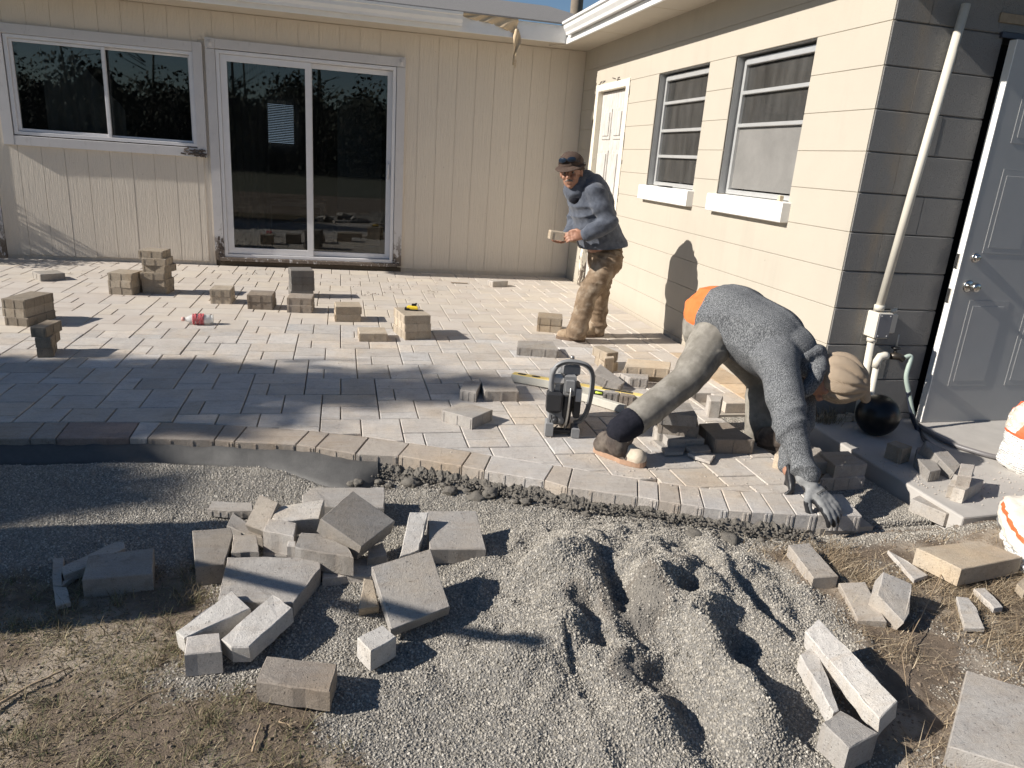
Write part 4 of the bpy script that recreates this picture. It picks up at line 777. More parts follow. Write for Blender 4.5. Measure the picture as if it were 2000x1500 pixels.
for i in range(X.shape[0]):
    for j in range(X.shape[1]):
        N1[i, j] = fbm(X[i, j], Y[i, j], 2.2, 3, 3); N2[i, j] = noise.noise(Vector((X[i, j]*14, Y[i, j]*14, 9)))+.5*noise.noise(Vector((X[i, j]*31, Y[i, j]*31, 5))); N3[i, j] = noise.noise(Vector((X[i, j]*5.5, Y[i, j]*5.5, 1.7))); N4[i, j] = noise.noise(Vector((X[i, j]*3.7, Y[i, j]*3.7, 8.8)))
        if abs(X[i, j]+1.75) < 1.3 and Y[i, j] > -7.5: BI[i, j] = .55-abs(noise.noise(Vector((X[i, j]*5+.3*N4[i, j], Y[i, j]*5, 21))))*1.9+.5*(.4-abs(noise.noise(Vector((X[i, j]*11, Y[i, j]*11, 4))))*1.6)+.25*(.4-abs(noise.noise(Vector((X[i, j]*24, Y[i, j]*24, 6))))*1.6)
Z = -.088+.012*N1+.005*N2
heap = gauss(X, Y, -1.68, -6.3, .48, .4); Z += .12*heap
Z += .03*gauss(X, Y, -2.6, -6.1, .45, .25)
edge = sstep(.10, .32, dist)
for line, amp, wl, wr in CREST:
    d, s = segd(X+.075*N3+.03*N4, Y+.06*N4, line)          # lines run towards the camera: + is the sunless side (left of direction = +x side)
    Z += amp*np.where(s < 0, np.exp(-(d/wl)**2), np.exp(-(d/wr)**2))*sstep(.15, .3, dist)*np.clip(.75+1.3*N4, .1, 1.6)
heap2 = gauss(X, Y, -1.65, -6.45, .6, .5); Z += .03*heap*N3+.012*heap*N2+.042*heap2*BI
for (cx, cy, rx, ry, dp) in ((-1.36, -6.16, .05, .12, .05), (-1.74, -6.36, .05, .16, .06), (-1.45, -6.62, .06, .12, .06), (-1.28, -6.44, .04, .12, .04), (-1.7, -6.78, .05, .13, .04)): Z -= dp*gauss(X, Y, cx, cy, rx, ry)
gleft = sstep(-.01, .06, dist-(.085+.14*sstep(-3.0, -2.6, X)))*(X < -2.2)            # loose gravel bank beside the wet concrete at the left
Z += .022*gleft*sstep(.6, .2, dist)*sstep(-2.2, -2.6, X)
Z = np.where(dist < .02, np.minimum(Z, -.085), Z)
Z = np.where(dist < -.04, -.12, Z)
Z = np.where((X > -.6) & (Y > -5.9) & (X < -.05), -.078+.004*N2, Z)
Z = np.where((X > -.1) & (Y > -6.03), -.16, Z)
def zat(x, y):
    i = np.clip(np.searchsorted(xs_, x)-1, 0, len(xs_)-2); j = np.clip(np.searchsorted(ys_, y)-1, 0, len(ys_)-2)
    a = (x-xs_[i])/(xs_[i+1]-xs_[i]); b = (y-ys_[j])/(ys_[j+1]-ys_[j])
    return Z[i, j]*(1-a)*(1-b)+Z[i+1, j]*a*(1-b)+Z[i, j+1]*(1-a)*b+Z[i+1, j+1]*a*b
# masks
rightsoil = sstep(-.02, .12, X+1.12+.45*np.clip(-6.0-Y, 0, 1)*-.0 + .12*N1 - .28*sstep(-6.5, -7.1, Y)*-1 - .0)*sstep(-5.98, -6.12, Y+.05*N3)
leftsoil = sstep(.0, .18, -2.93-X+.1*N1+.12*N3)*sstep(-5.85, -6.02, Y+.06*N3)
leftsoil = np.maximum(leftsoil, sstep(.0, .12, -2.62-X+.15*N3+.5*(-6.62-Y))*sstep(-6.5, -6.62, Y))
leftsoil = np.maximum(leftsoil, sstep(-6.93, -7.02, Y+.05*N3)*sstep(-2.35, -2.5, X))
gravel = np.clip(1-rightsoil-leftsoil, 0, 1)
gravel = np.clip(gravel+.22*(N3 > .18)*(rightsoil > .1), 0, 1)
rr_ = random.Random(12)
for i in range(120):
    cx, cy = rr_.gauss(-1.65, .38), rr_.gauss(-6.45, .35); s_ = rr_.uniform(.018, .07); am = rr_.choice((-1, 1, 1))*s_*rr_.uniform(.12, .3)
    if cy > -5.95: continue
    Z += am*gauss(X, Y, cx, cy, s_, s_*rr_.uniform(.6, 1.5))
FEAT = [((-1.5600, -6.4240, 0.0300), -.075, .07, .07), ((-1.8700, -6.4290, 0.0300), -.04, .045, .07), ((-1.5170, -6.7010, 0.0200), -.06, .05, .07), ((-1.4180, -6.2130, 0.0300), -.045, .035, .05), ((-1.8510, -6.5610, 0.0300), -.035, .05, .04), ((-1.0840, -6.3070, 0.0000), -.03, .03, .05), ((-1.6140, -6.7490, 0.0200), -.03, .04, .04),
        ((-1.5280, -6.1200, 0.0500), .05, .07, .05), ((-1.4900, -6.5040, 0.0500), .045, .06, .06), ((-1.9550, -6.1980, 0.0400), .03, .12, .08), ((-1.5920, -6.6420, 0.0300), .04, .05, .05), ((-1.7480, -6.0620, 0.0400), .03, .1, .06), ((-1.1860, -6.1930, 0.0000), .03, .05, .06), ((-2.1400, -6.5650, 0.0000), .025, .1, .06), ((-1.8770, -6.8650, 0.0000), .025, .12, .06)]
for (fx, fy, fz), am, sx_, sy_ in FEAT: Z += am*gauss(X+.03*N3+.012*BI, Y+.03*N4, fx, fy, sx_, sy_)
moist = np.zeros_like(X)
for (fx, fy, fz), sx_, sy_ in (((-1.7390, -6.4590, 0.0300), .1, .13), ((-1.7910, -6.7040, 0.0200), .11, .06), ((-1.5110, -6.2770, 0.0400), .05, .05), ((-1.5230, -6.4110, 0.0000), .05, .06), ((-1.7580, -6.7870, 0.0000), .05, .06), ((-1.8940, -6.4090, 0.0000), .03, .05)): moist = np.maximum(moist, gauss(X, Y, fx, fy, sx_, sy_))
moist = sstep(.32, .6, moist+.35*N3+.2*BI)
wet = sstep(.03, -.03, dist+.012*N3-(.085+.14*sstep(-3.0, -2.6, X)))*sstep(-2.35, -2.5, X)*(dist > -.02)
gravel *= (1-wet); gravel *= (dist > .0)|((X > -.6) & (Y > -5.95))
gravel *= 1-((X > -.1) & (Y > -6.02))
Z = np.where((X > -.25) & (Y < -6.0) & (Y > -6.5), np.maximum(Z, -.088+.06*sstep(-6.45, -6.12, Y)*sstep(-.25, .0, X)+.01*N2), Z)
dug0 = np.clip(gauss(X, Y, -1.42, -6.3, .12, .25)+gauss(X, Y, -1.7, -6.45, .09, .2)+gauss(X, Y, -1.35, -6.7, .12, .2), 0, 1)*(heap > .15)
dug = moist; gravel = gravel*(1-.88*moist); Z += -.006*moist+.006*moist*BI
nx, ny = X.shape
v = np.stack([X.ravel(), Y.ravel(), Z.ravel()], 1)
idx = np.arange(nx*ny).reshape(nx, ny); f = np.stack([idx[:-1, :-1], idx[1:, :-1], idx[1:, 1:], idx[:-1, 1:]], -1).reshape(-1, 4)
me = bpy.data.meshes.new('ground'); me.vertices.add(len(v)); me.vertices.foreach_set('co', v.ravel())
me.loops.add(len(f)*4); me.loops.foreach_set('vertex_index', f.ravel().astype(np.int32)); me.polygons.add(len(f)); me.polygons.foreach_set('loop_start', np.arange(0, len(f)*4, 4, dtype=np.int32)); me.update(calc_edges=True); me.validate()
me.polygons.foreach_set('use_smooth', [True]*len(f))
soilm = np.clip(1-gravel-wet-moist, 0, 1)*(Y < -5.9)*(1-((X > -.1) & (Y > -6.03)))
gravel = np.maximum(gravel, .10*wet*(dist > .02))
for nm, a in (('soil', soilm), ('gravel', gravel), ('wet', wet), ('dug', dug), ('lsoil', leftsoil)):
    at = me.attributes.new(nm, 'FLOAT', 'POINT'); at.data.foreach_set('value', a.ravel().astype(np.float32))
def mat_ground():
    t = NT('yard_ground'); A = lambda n: t.n('Attribute', attribute_name=n).outputs['Fac']
    co = t.pos(); f = t.noise(co, 160, 4, .75); m = t.noise(co, 22, 5, .7); b = t.noise(co, 4, 4, .6)
    soil = t.mix(m, (.1, .075, .055), (.25, .195, .145)); sand = t.mix(m, (.25, .205, .16), (.46, .39, .31))
    soil = t.mix(t.ramp(b, [(.48, 0), (.6, 1)]), soil, sand)
    vo = t.n('TexVoronoi'); t.l(co, vo.inputs['Vector']); vo.inputs['Scale'].default_value = 170
    gr = t.mix(vo.outputs['Color'], (.2, .19, .175), (.4, .375, .34)); gr = t.mix(f, t.mix(1.0, gr, (.55, .55, .55), 'MULTIPLY'), gr)
    gr = t.mix(A('dug'), gr, t.mix(m, (.15, .135, .118), (.26, .24, .21)))
    c = t.mix(t.math('MAXIMUM', A('gravel'), A('dug')), soil, gr); c = t.mix(A('wet'), c, t.mix(f, (.075, .075, .075), (.15, .148, .145)))
    h = t.math('ADD', f, t.math('ADD', t.math('MULTIPLY', m, 1.6), t.math('MULTIPLY', A('gravel'), t.math('MULTIPLY', vo.outputs['Distance'], -.8))))
    ro = t.mix(A('wet'), (.93,)*3, (.6,)*3)
    t.bsdf(c, .9, h, .9, .006, spec=.25); return t.m
me.materials.append(mat_ground()); ground = link('ground', me, kind='structure')
o = MB().box((-400, -400, -.6), (400, 400, -.17)).obj('terrain', simple('far_ground', (.075, .075, .045), .95, .4, 1.2)); setp(o, kind='structure')
# concrete slab at the door, with its rough left and front edge
sl = MB().prism([(-.085, -6.02), (.2, -6.0), (.9, -5.97), (4, -5.95), (4, YG-.0), (.62, YG-.001), (-.0, YG-.006), (-.06, -4.93), (-.075, -5.3)], -.3, -.002)
M_SLAB = simple('slab_concrete', (.42, .395, .365), .9, .18, 9, .5, .003, bsc=180)
sl = sl.obj('concrete_slab', M_SLAB); setp(sl, kind='structure')
bv = sl.modifiers.new('b', 'BEVEL'); bv.width = .008; bv.segments = 2

# gravel : real pebbles scattered over the ground by its 'gravel' mask
def pebble(seed, r=1.0):
    bm = bmesh.new(); bmesh.ops.create_icosphere(bm, subdivisions=1, radius=r); rr = random.Random(seed)
    for q in bm.verts: q.co = Vector((q.co.x*rr.uniform(.75, 1.1), q.co.y*rr.uniform(.6, 1.0), q.co.z*rr.uniform(.5, .8)))*rr.uniform(.8, 1.15)
    me = bpy.data.meshes.new('pebble'); bm.to_mesh(me); bm.free(); return me
M_PEB = NT('pebble_stone'); t = M_PEB; oi = t.n('ObjectInfo'); c = t.ramp(oi.outputs['Random'], [(0, (.19, .172, .145)), (.3, (.3, .275, .235)), (.7, (.375, .345, .298)), (.93, (.45, .418, .365)), (1, (.56, .525, .465))]); t.bsdf(c, .85, None, spec=.3); M_PEB = t.m
M_CRUMB = NT('wet_mortar'); t = M_CRUMB; c = t.mix(t.noise(t.pos(), 90, 5, .8), (.1, .09, .076), (.22, .2, .172)); t.bsdf(c, .7, t.noise(t.pos(), 160, 4, .8), 1.0, .006, spec=.4); M_CRUMB = t.m
def scatter(name, host_obj, meshes, mat, dens, smin, smax, attr, seed, kind='stuff', expn=2.2, zoff=0., label=None, rot=(3.1, 3.1, 6.28)):
    cl_ = bpy.data.collections.new(name+'_source')
    for me_ in meshes:
        me_.materials.append(mat) if not me_.materials else None
        ob = bpy.data.objects.new(name+'_source', me_); cl_.objects.link(ob)
    g = bpy.data.node_groups.new(name, 'GeometryNodeTree'); g.interface.new_socket('Geometry', in_out='INPUT', socket_type='NodeSocketGeometry'); g.interface.new_socket('Geometry', in_out='OUTPUT', socket_type='NodeSocketGeometry')
    N = g.nodes.new; Lk = g.links.new
    gi = N('NodeGroupInput'); go = N('NodeGroupOutput'); oi = N('GeometryNodeObjectInfo'); oi.inputs[0].default_value = host_obj; oi.transform_space = 'ORIGINAL'
    dp = N('GeometryNodeDistributePointsOnFaces'); dp.distribute_method = 'RANDOM'; dp.inputs['Seed'].default_value = seed
    Lk(oi.outputs['Geometry'], dp.inputs['Mesh'])
    na = N('GeometryNodeInputNamedAttribute'); na.data_type = 'FLOAT'; na.inputs[0].default_value = attr
    mu = N('ShaderNodeMath'); mu.operation = 'MULTIPLY'; mu.inputs[1].default_value = dens; Lk(na.outputs[0], mu.inputs[0]); Lk(mu.outputs[0], dp.inputs['Density'])
    ci = N('GeometryNodeCollectionInfo'); ci.inputs[0].default_value = cl_; ci.inputs['Separate Children'].default_value = True; ci.inputs['Reset Children'].default_value = True
    ip = N('GeometryNodeInstanceOnPoints'); ip.inputs['Pick Instance'].default_value = True
    Lk(dp.outputs['Points'], ip.inputs['Points']); Lk(ci.outputs[0], ip.inputs['Instance'])
    rv = N('FunctionNodeRandomValue'); rv.data_type = 'FLOAT_VECTOR'; rv.inputs[1].default_value = rot; Lk(rv.outputs[0], ip.inputs['Rotation'])
    rs = N('FunctionNodeRandomValue'); rs.data_type = 'FLOAT'; rs.inputs['Seed'].default_value = 3
    pw = N('ShaderNodeMath'); pw.operation = 'POWER'; Lk(rs.outputs[1], pw.inputs[0]); pw.inputs[1].default_value = expn
    mr = N('ShaderNodeMapRange'); Lk(pw.outputs[0], mr.inputs[0]); mr.inputs[3].default_value = smin; mr.inputs[4].default_value = smax; Lk(mr.outputs[0], ip.inputs['Scale'])
    Lk(ip.outputs[0], go.inputs[0])
    holder = bpy.data.meshes.new(name); holder.from_pydata([(0, 0, -.3)], [], []); holder.materials.append(mat)
    ho = link(name, holder, kind=kind); m_ = ho.modifiers.new('scatter', 'NODES'); m_.node_group = g
    if label: ho['label'] = label; ho['category'] = name.replace('_', ' ')
    return ho
scatter('gravel', ground, [pebble(i) for i in range(6)], M_PEB, 40000, .0018, .006, 'gravel', 1, label='grey crushed gravel heaped and spread along the patio edge')

scatter('damp_gravel', ground, [pebble(20+i) for i in range(3)], simple('damp_stone', (.19, .175, .155), .85, .35, 200), 26000, .0012, .0052, 'dug', 5)
scatter('soil_clods', ground, [pebble(30+i) for i in range(4)], simple('soil_clod', (.2, .155, .115), .95, .4, 60), 5500, .0012, .0075, 'soil', 9, expn=4.0)
# ---------------------------------------------------------------- wet mortar haunching
def lump(mb, c, r, n, seed, sq=.6):
    bm = bmesh.new(); bmesh.ops.create_icosphere(bm, subdivisions=n, radius=1)
    v = []
    for q in bm.verts:
        d = q.co.normalized(); k = 1+.35*noise.noise(d*1.7+Vector((seed, 0, 0)))+.2*noise.noise(d*5+Vector((0, seed, 0)))+.2*noise.noise(d*11+Vector((0, 0, seed)))+.14*noise.noise(d*27+Vector((seed, seed, 0)))
        v.append((c[0]+d.x*r*k, c[1]+d.y*r*k, c[2]+d.z*r*k*sq))
    mb.add(v, [tuple(x.index for x in p.verts) for p in bm.faces], True); bm.free()
m = MB()
for i in range(45):
    u = random.random(); x = -2.6+u*1.78; y = yout(x)-random.uniform(.012, .1)*(1.15+.35*math.sin(x*9))-(.03 if u < .25 else 0); r = random.uniform(.012, .042)*(1 if u < .93 else .6)*random.choice((.6, 1))
    lump(m, (x, y, -.082+random.uniform(-.008, .02)), r, 3, i*3.7, .6)
for i in range(1900):
    u = random.random(); x = -2.65+u*1.9; y = yout(x)-abs(random.gauss(.05, .045)); r = random.uniform(.0025, .0075)
    lump(m, (x, y, zat(x, y)+random.uniform(.0, .036)*(1 if yout(x)-y < .09 else .1)), r, 1, i*1.3, .8)
NX, NY = 560, 34; bv_ = len(m.v); vv = []; ff = []
for i in range(NX):
    x = -2.62+1.8*i/(NX-1); u = i/(NX-1); wd = (.075+.035*noise.noise(Vector((x*3, 0, 3)))+.02*noise.noise(Vector((x*11, 0, 3))))*min(1, u*12+.15)*min(1, (1-u)*14+.1); yo_ = yout(x)
    for j in range(NY):
        s = j/(NY-1); y = yo_+.004-s*wd; q = Vector((x, y, 0))
        n_ = .55-abs(noise.noise(q*22))*1.3+.5*noise.noise(q*45)+.4*(.4-abs(noise.noise(q*90)))+.25*noise.noise(q*170)
        zz_ = -.052*(1)-.045*s**1.5+.024*n_*(1-.5*s)+.012*noise.noise(q*8)
        if j == NY-1: zz_ = -.115
        vv.append((x+.005*noise.noise(q*60+Vector((5, 0, 0))), y+.006*noise.noise(q*60), zz_))
for i in range(NX-1):
    for j in range(NY-1): ff.append((i*NY+j, i*NY+j+1, (i+1)*NY+j+1, (i+1)*NY+j))
m.add(vv, ff)
mo = m.obj('wet_mortar', M_CRUMB, kind='stuff'); mo['label'] = 'dark lumpy wet mortar pushed against the curved paver edge'
# troweled wet concrete slope at the left
v = []; f = []; nn = 150; mm = 9
for i in range(nn):
    x = -5.2+(2.75)*i/(nn-1)
    for j in range(mm):
        s = j/(mm-1); y = yout(x)-.001-s*(.085+.14*float(sstep(-3.0, -2.6, x))*float(sstep(-2.42, -2.55, x))); z = -.03-.068*s**1.2+.009*noise.noise(Vector((x*7, y*20, 0)))+.004*noise.noise(Vector((x*32, y*50, 0)))
        v.append((x, y, z-(.06 if j == mm-1 else 0)))
for i in range(nn-1):
    for j in range(mm-1): f.append((i*mm+j, i*mm+j+1, (i+1)*mm+j+1, (i+1)*mm+j))
me = mkmesh('concrete_haunch', v, f, simple('wet_concrete', (.085, .082, .078), .6, .25, 40, .6, .003, bsc=260), True); o = link('concrete_haunch', me, kind='structure')
# chips and crumbs lying about on the patio and by the cut blocks
m = MB()
for i in range(800):
    cx, cy, s0 = random.choice(((-1.3, -5.2, .35), (.3, -5.85, .2), (.1, -5.7, .2), (.5, -5.9, .25), (-1.0, -4.9, .3), (-.2, -5.6, .15), (-.9, -5.4, .25), (-1.9, -4.3, .7), (-2.5, -3.2, .9)))
    x, y = random.gauss(cx, s0), random.gauss(cy, s0)
    if y < yin(x)-.15 and x < -.05: continue
    if -.56 < x < -.07 and y < -4.6: continue
    if x > -.09 and (y < -5.93 or y > -4.9): continue
    r = random.uniform(.002, .005); lump(m, (x, y, .001), r, 1, i*2.1, .6)
m.obj('stone_crumbs', M_PAVFAR, kind='stuff')

# ---------------------------------------------------------------- dry grass, straw, twigs, leaf litter
def blades(mb, n, region, hmin, hmax, w, lie=.0, cols=None, droop=.6):
    for i in range(n):
        x, y, k = region()
        if x is None: continue
        z = float(zat(x, y)); a = random.uniform(0, 6.283); h = random.uniform(hmin, hmax)*k; ww = w*random.uniform(.6, 1.3)
        dx, dy = math.cos(a), math.sin(a); px, py = -dy*ww, dx*ww; t0 = random.uniform(.2, .9) if not lie else random.uniform(lie, 1.45)
        pts = []; p = Vector((x, y, z-.002)); an = t0
        for s in range(4):
            pts.append(p.copy()); L = h/3; p = p+Vector((dx*math.sin(an), dy*math.sin(an), math.cos(an)))*L; an += droop*random.uniform(.2, 1)
            if an > 1.5: an = 1.5
        v = []
        for s, q in enumerate(pts): k2 = 1-s/3.3; v += [(q.x+px*k2, q.y+py*k2, q.z), (q.x-px*k2, q.y-py*k2, q.z)]
        mb.add(v, [(0, 1, 3, 2), (2, 3, 5, 4), (4, 5, 7, 6)])
def mat_blades(name, stops):
    t = NT(name); g = t.n('NewGeometry'); c = t.ramp(g.outputs['Random Per Island'], stops)
    t.bsdf(c, .75, None, spec=.3); return t.m
M_GRASS = mat_blades('dry_grass', [(0, (.08, .06, .035)), (.35, (.2, .155, .09)), (.65, (.33, .265, .165)), (.8, (.15, .15, .07)), (.92, (.08, .1, .04)), (1, (.42, .36, .24))])
M_STRAW = mat_blades('straw', [(0, (.1, .07, .045)), (.35, (.24, .175, .11)), (.7, (.4, .31, .2)), (1, (.55, .46, .33))])
def reg_left():
    for _ in range(30):
        x, y = random.uniform(-5, -2.35), random.uniform(-7.3, -5.9)
        i = min(len(xs_)-1, np.searchsorted(xs_, x)); j = min(len(ys_)-1, np.searchsorted(ys_, y))
        c = leftsoil[i, j]*(.25+max(0, .75*(fbm(x, y, 3.5, 2, 31)+.45)))
        if random.random() < c: return x, y, 1
    return None, None, 1
m = MB(); blades(m, 48000, reg_left, .012, .042, .0011, .7); o = m.obj('dry_grass', M_GRASS, kind='stuff'); o['label'] = 'dry matted grass on the sandy ground at the left'
for i in range(520):
    x, y, k = reg_left()
    if x is None: continue
    blades(m, random.randint(10, 26), lambda: (random.gauss(x, .014), random.gauss(y, .014), 1), .02, .062, .0012, 0, droop=.5)
o.data = m.mesh('dry_grass', M_GRASS)
def reg_right():
    for _ in range(30):
        x, y = random.uniform(-1.25, .7), random.uniform(-7.3, -5.98)
        i = min(len(xs_)-1, np.searchsorted(xs_, x)); j = min(len(ys_)-1, np.searchsorted(ys_, y))
        c = rightsoil[i, j]*max(.03, fbm(x, y, 3.2, 3, 77)+.25)*(1 if y > -6.75 else .45)
        if x > -.1 and y > -6.03: c = 0
        if random.random() < c: return x, y, 1
    return None, None, 1
m = MB(); blades(m, 15000, reg_right, .02, .09, .0011, .8, droop=.3); o = m.obj('straw', M_STRAW, kind='stuff'); o['label'] = 'brown straw and roots strewn over the soil at the right'
def reg_tuft():
    return random.gauss(.03, .035), random.gauss(-4.93, .02), 1
m = MB()
for i in range(170):
    x, y = random.gauss(.06, .04), random.gauss(YG-.055, .022); a = random.uniform(0, 6.28); h = random.uniform(.03, .12); dx, dy = math.cos(a)*.6, math.sin(a)*.6-.2
    m.add([(x-.0012, y, 0), (x+.0012, y, 0), (x+dx*h*.4+.001, y+dy*h*.4, h*.7), (x+dx*h*.4-.001, y+dy*h*.4, h*.7), (x+dx*h, y+dy*h, h*.85)], [(0, 1, 2, 3), (3, 2, 4)])
o = m.obj('grass_tuft', M_STRAW); setp(o, label='tuft of dead straw growing at the grey wall beside the black ball', cat='grass tuft')
# leaf litter in front of the siding
m = MB()
for i in range(150):
    cx, cy, s = random.choice(((-2.1, -1.1, .35), (-1.4, -.8, .4), (-2.5, -.9, .2), (-3.4, -.5, .15), (-4.9, -.9, .15), (-1.7, -1.7, .5), (-2.35, -1.5, .06), (-1.75, -1.3, .05), (-2.05, -.95, .06)))
    x, y = random.gauss(cx, s), min(-.05, random.gauss(cy, s)); a = random.uniform(0, 6.28); L = random.uniform(.01, .045); w = random.uniform(.0015, .005)
    p = [Vector((x, y, .004)), Vector((x+math.cos(a)*L*.5, y+math.sin(a)*L*.5, random.uniform(.006, .02))), Vector((x+math.cos(a+.5)*L, y+math.sin(a+.5)*L, random.uniform(.003, .012)))]
    px, py = -math.sin(a)*w, math.cos(a)*w
    m.add([(p[0].x, p[0].y, p[0].z), (p[1].x+px, p[1].y+py, p[1].z), (p[1].x-px, p[1].y-py, p[1].z+.003), tuple(p[2])], [(0, 1, 2), (1, 3, 2)])
o = m.obj('leaf_litter', simple('dead_leaf', (.13, .09, .06), .8, .5, 50), kind='stuff')
def stick(name, pts, r, label, mat):
    pts = [Vector(p) for p in pts]; q = []
    for a, b in zip(pts[:-1], pts[1:]):
        for s in range(5): q.append(a.lerp(b, s/5)+Vector((random.gauss(0, r*.5), random.gauss(0, r*.5), abs(random.gauss(0, r*.3)))))
    q.append(pts[-1]); n = len(q)
    o = MB().tube(q, r, 7, rs=[r*(1.1-.7*i/n) for i in range(n)]).obj(name, mat); setp(o, label=label, cat='stick'); return o
M_STICK = simple('stick_bark', (.38, .28, .18), .8, .3, 60, .5)
def gz(p, dz=.004): return (p[0], p[1], float(zat(p[0], p[1]))+dz)
stick('stick', [gz((-3.4570, -6.5800, -0.0800), .01), gz((-3.3810, -6.4840, -0.0800), .012), gz((-3.3100, -6.4210, -0.0800), .008)], .0045, 'long bare stick lying in the dry grass at the bottom left', M_STICK)
stick('stick', [gz((-3.1720, -6.6390, -0.0800)), gz((-3.0890, -6.5530, -0.0800)), gz((-3.0260, -6.5330, -0.0800))], .0018, 'thin dark twig lying in the grass right of the long stick', M_STICK)
stick('stick', [gz((-0.3870, -6.2710, -0.0800), .03), gz((-0.9520, -6.7100, -0.0800), .03), gz((-1.0920, -6.9050, -0.0800), .01)], .0018, 'long thin root arching over the soil beside the wedge-cut beam', M_STICK)
stick('stick', [gz((-2.8070, -6.7900, -0.0800), .01), gz((-2.8080, -6.7420, -0.0800), .01), gz((-2.7980, -6.7020, -0.0800), .008)], .0032, 'short pale twig at the bottom, right of the grass', M_STICK)
stick('stick', [gz((-2.7410, -6.6850, -0.0800)), gz((-2.7590, -6.6960, -0.0800)), gz((-2.7200, -6.7270, -0.0800))], .0025, 'forked twig lying before the brick-shaped paver', M_STICK)
o = MB().box((-.09, -.016, 0), (.09, .016, .008), Matrix.Translation((-1.3880, -0.6820, 0.0040)) @ Euler((0, 0, -.12)).to_matrix().to_4x4(), ch=.003).obj('wood_chip', simple('chip_wood', (.32, .26, .2), .8, .3, 40)); setp(o, label='weathered wood chip lying on the patio before the siding', cat='wood chip')

# ---------------------------------------------------------------- small things on the patio
# bottle wrapped in pink string
bt = empty('bottle', (-3.6080, -2.7610, 0.0000), label='clear plastic bottle wound with pink string lying on the patio', cat='bottle'); bt.rotation_euler = (0, 0, math.radians(4))
BM = Matrix.Translation((0, 0, .036)) @ Matrix.Rotation(math.pi/2, 4, 'Y')
M_PET = NT('clear_plastic'); t = M_PET; a = t.n('BsdfTransparent'); b = t.n('BsdfPrincipled'); b.inputs['Base Color'].default_value = (.75, .75, .72, 1); b.inputs['Roughness'].default_value = .15; mx = t.n('MixShader'); mx.inputs[0].default_value = .62; t.l(a.outputs[0], mx.inputs[1]); t.l(b.outputs[0], mx.inputs[2]); t.l(mx.outputs[0], t.o.inputs[0]); M_PET = t.m
def kid(name, mb, mat, par):
    o = mb.obj(name, mat); o.parent = par; return o
kid('bottle_body', MB().lathe([(.012, -.098), (.012, -.085), (.02, -.07), (.034, -.045), (.034, .07), (.032, .085), (.026, .092), (.034, .094), (.034, .1), (.02, .102)], 20, BM), M_PET, bt)
M_PINK = simple('pink_string', (.68, .16, .17), .8, .2, 100)
kid('bottle_cap', MB().lathe([(.015, -.112), (.015, -.092), (.013, -.091)], 16, BM), simple('pink_cap', (.62, .35, .3), .5), bt)
p = []
for i in range(520):
    a = i*.42; ph = i/520; x = -.035+.075*(.5+.5*math.sin(i*.071))*(.9+.1*math.sin(i)); r = .0372+.004*math.sin(i*.013)**2
    p.append((x, r*math.cos(a), .036+r*math.sin(a)))
kid('string', MB().tube(p, .0018, 4), M_PINK, bt)
# tape measure
tc = Vector((-2.0970, -2.9640, 0.1800))
tm = empty('tape_measure', (tc.x, tc.y, .18), label='yellow and black tape measure standing on the three-high paver stack', cat='tape measure'); tm.rotation_euler = (0, 0, -.15)
kid('case', MB().box((-.04, -.02, 0), (.04, .02, .035), ch=.01), simple('tape_yellow', (.85, .6, .05), .35), tm)
kid('rubber_grip', MB().box((-.055, -.022, .0), (-.02, .022, .022), ch=.006).box((-.045, -.0225, 0), (.042, .0225, .012), ch=.003), M_BLACK, tm)
kid('clip', MB().box((-.005, -.012, .034), (.03, .012, .05), ch=.004).box((.02, -.008, .045), (.034, .008, .056), ch=.003), M_BLACK, tm)
# spirit levels
M_LVY = simple('level_yellow', (.8, .6, .2), .45, .1, 20); M_LVG = simple('level_grey', (.5, .48, .42), .6, .15, 20)
def level(a, b, hgt, wd, label, top, vials):
    a, b = Vector(a), Vector(b); L = (b-a).length; e = empty('spirit_level', a, label=label, cat='spirit level'); d = (b-a).normalized()
    e.rotation_euler = (0, -math.asin(d.z), math.atan2(d.y, d.x))
    kid('beam', MB().box((0, -wd/2, -hgt), (L, wd/2, -.003), ch=.002), M_LVG, e)
    kid('face_plate', MB().box((.004, -wd/2+.003, -.003), (L-.004, wd/2-.003, .001)), top, e)
    for u in vials:
        kid('vial_window', MB().box((u-.035, -wd/2-.001, -hgt*.75), (u+.035, -wd/2+.002, -hgt*.2), ch=.0008), M_BLACK, e)
        kid('vial', MB().tube([(u-.02, -wd/2-.003, -hgt*.45), (u+.02, -wd/2-.003, -hgt*.45)], .006, 8), simple('vial_liquid', (.6, .75, .1), .2), e)
    for u in ((.06, .15) if vials else ()):
        kid('grip_hole', MB().lathe([(.019, .0), (.019, .0022), (.017, .0024)], 18, Matrix.Translation((u, 0, 0)) @ Matrix.Diagonal((1.5, .8, 1, 1))), M_BLACK, e)
    if vials: kid('top_vial', MB().box((L-.24, -.012, .0012), (L-.06, .012, .004), ch=.001), M_BLACK, e)
    return e
A_ = Vector((-1.5910, -4.1370, 0.0550)); B_ = Vector((-0.9320, -4.5920, 0.0600))
level(A_, A_+(B_-A_)*1.0, .05, .05, 'long yellow-topped spirit level lying behind the saw', M_LVY, [.55, .28])
A_ = Vector((-1.3390, -4.4160, 0.0500)); B_ = Vector((-1.0920, -4.7360, 0.0500))
level(A_, B_, .045, .03, 'grey straightedge level lying before the yellow one, ending at the bending man\'s leg', M_LVG, [])
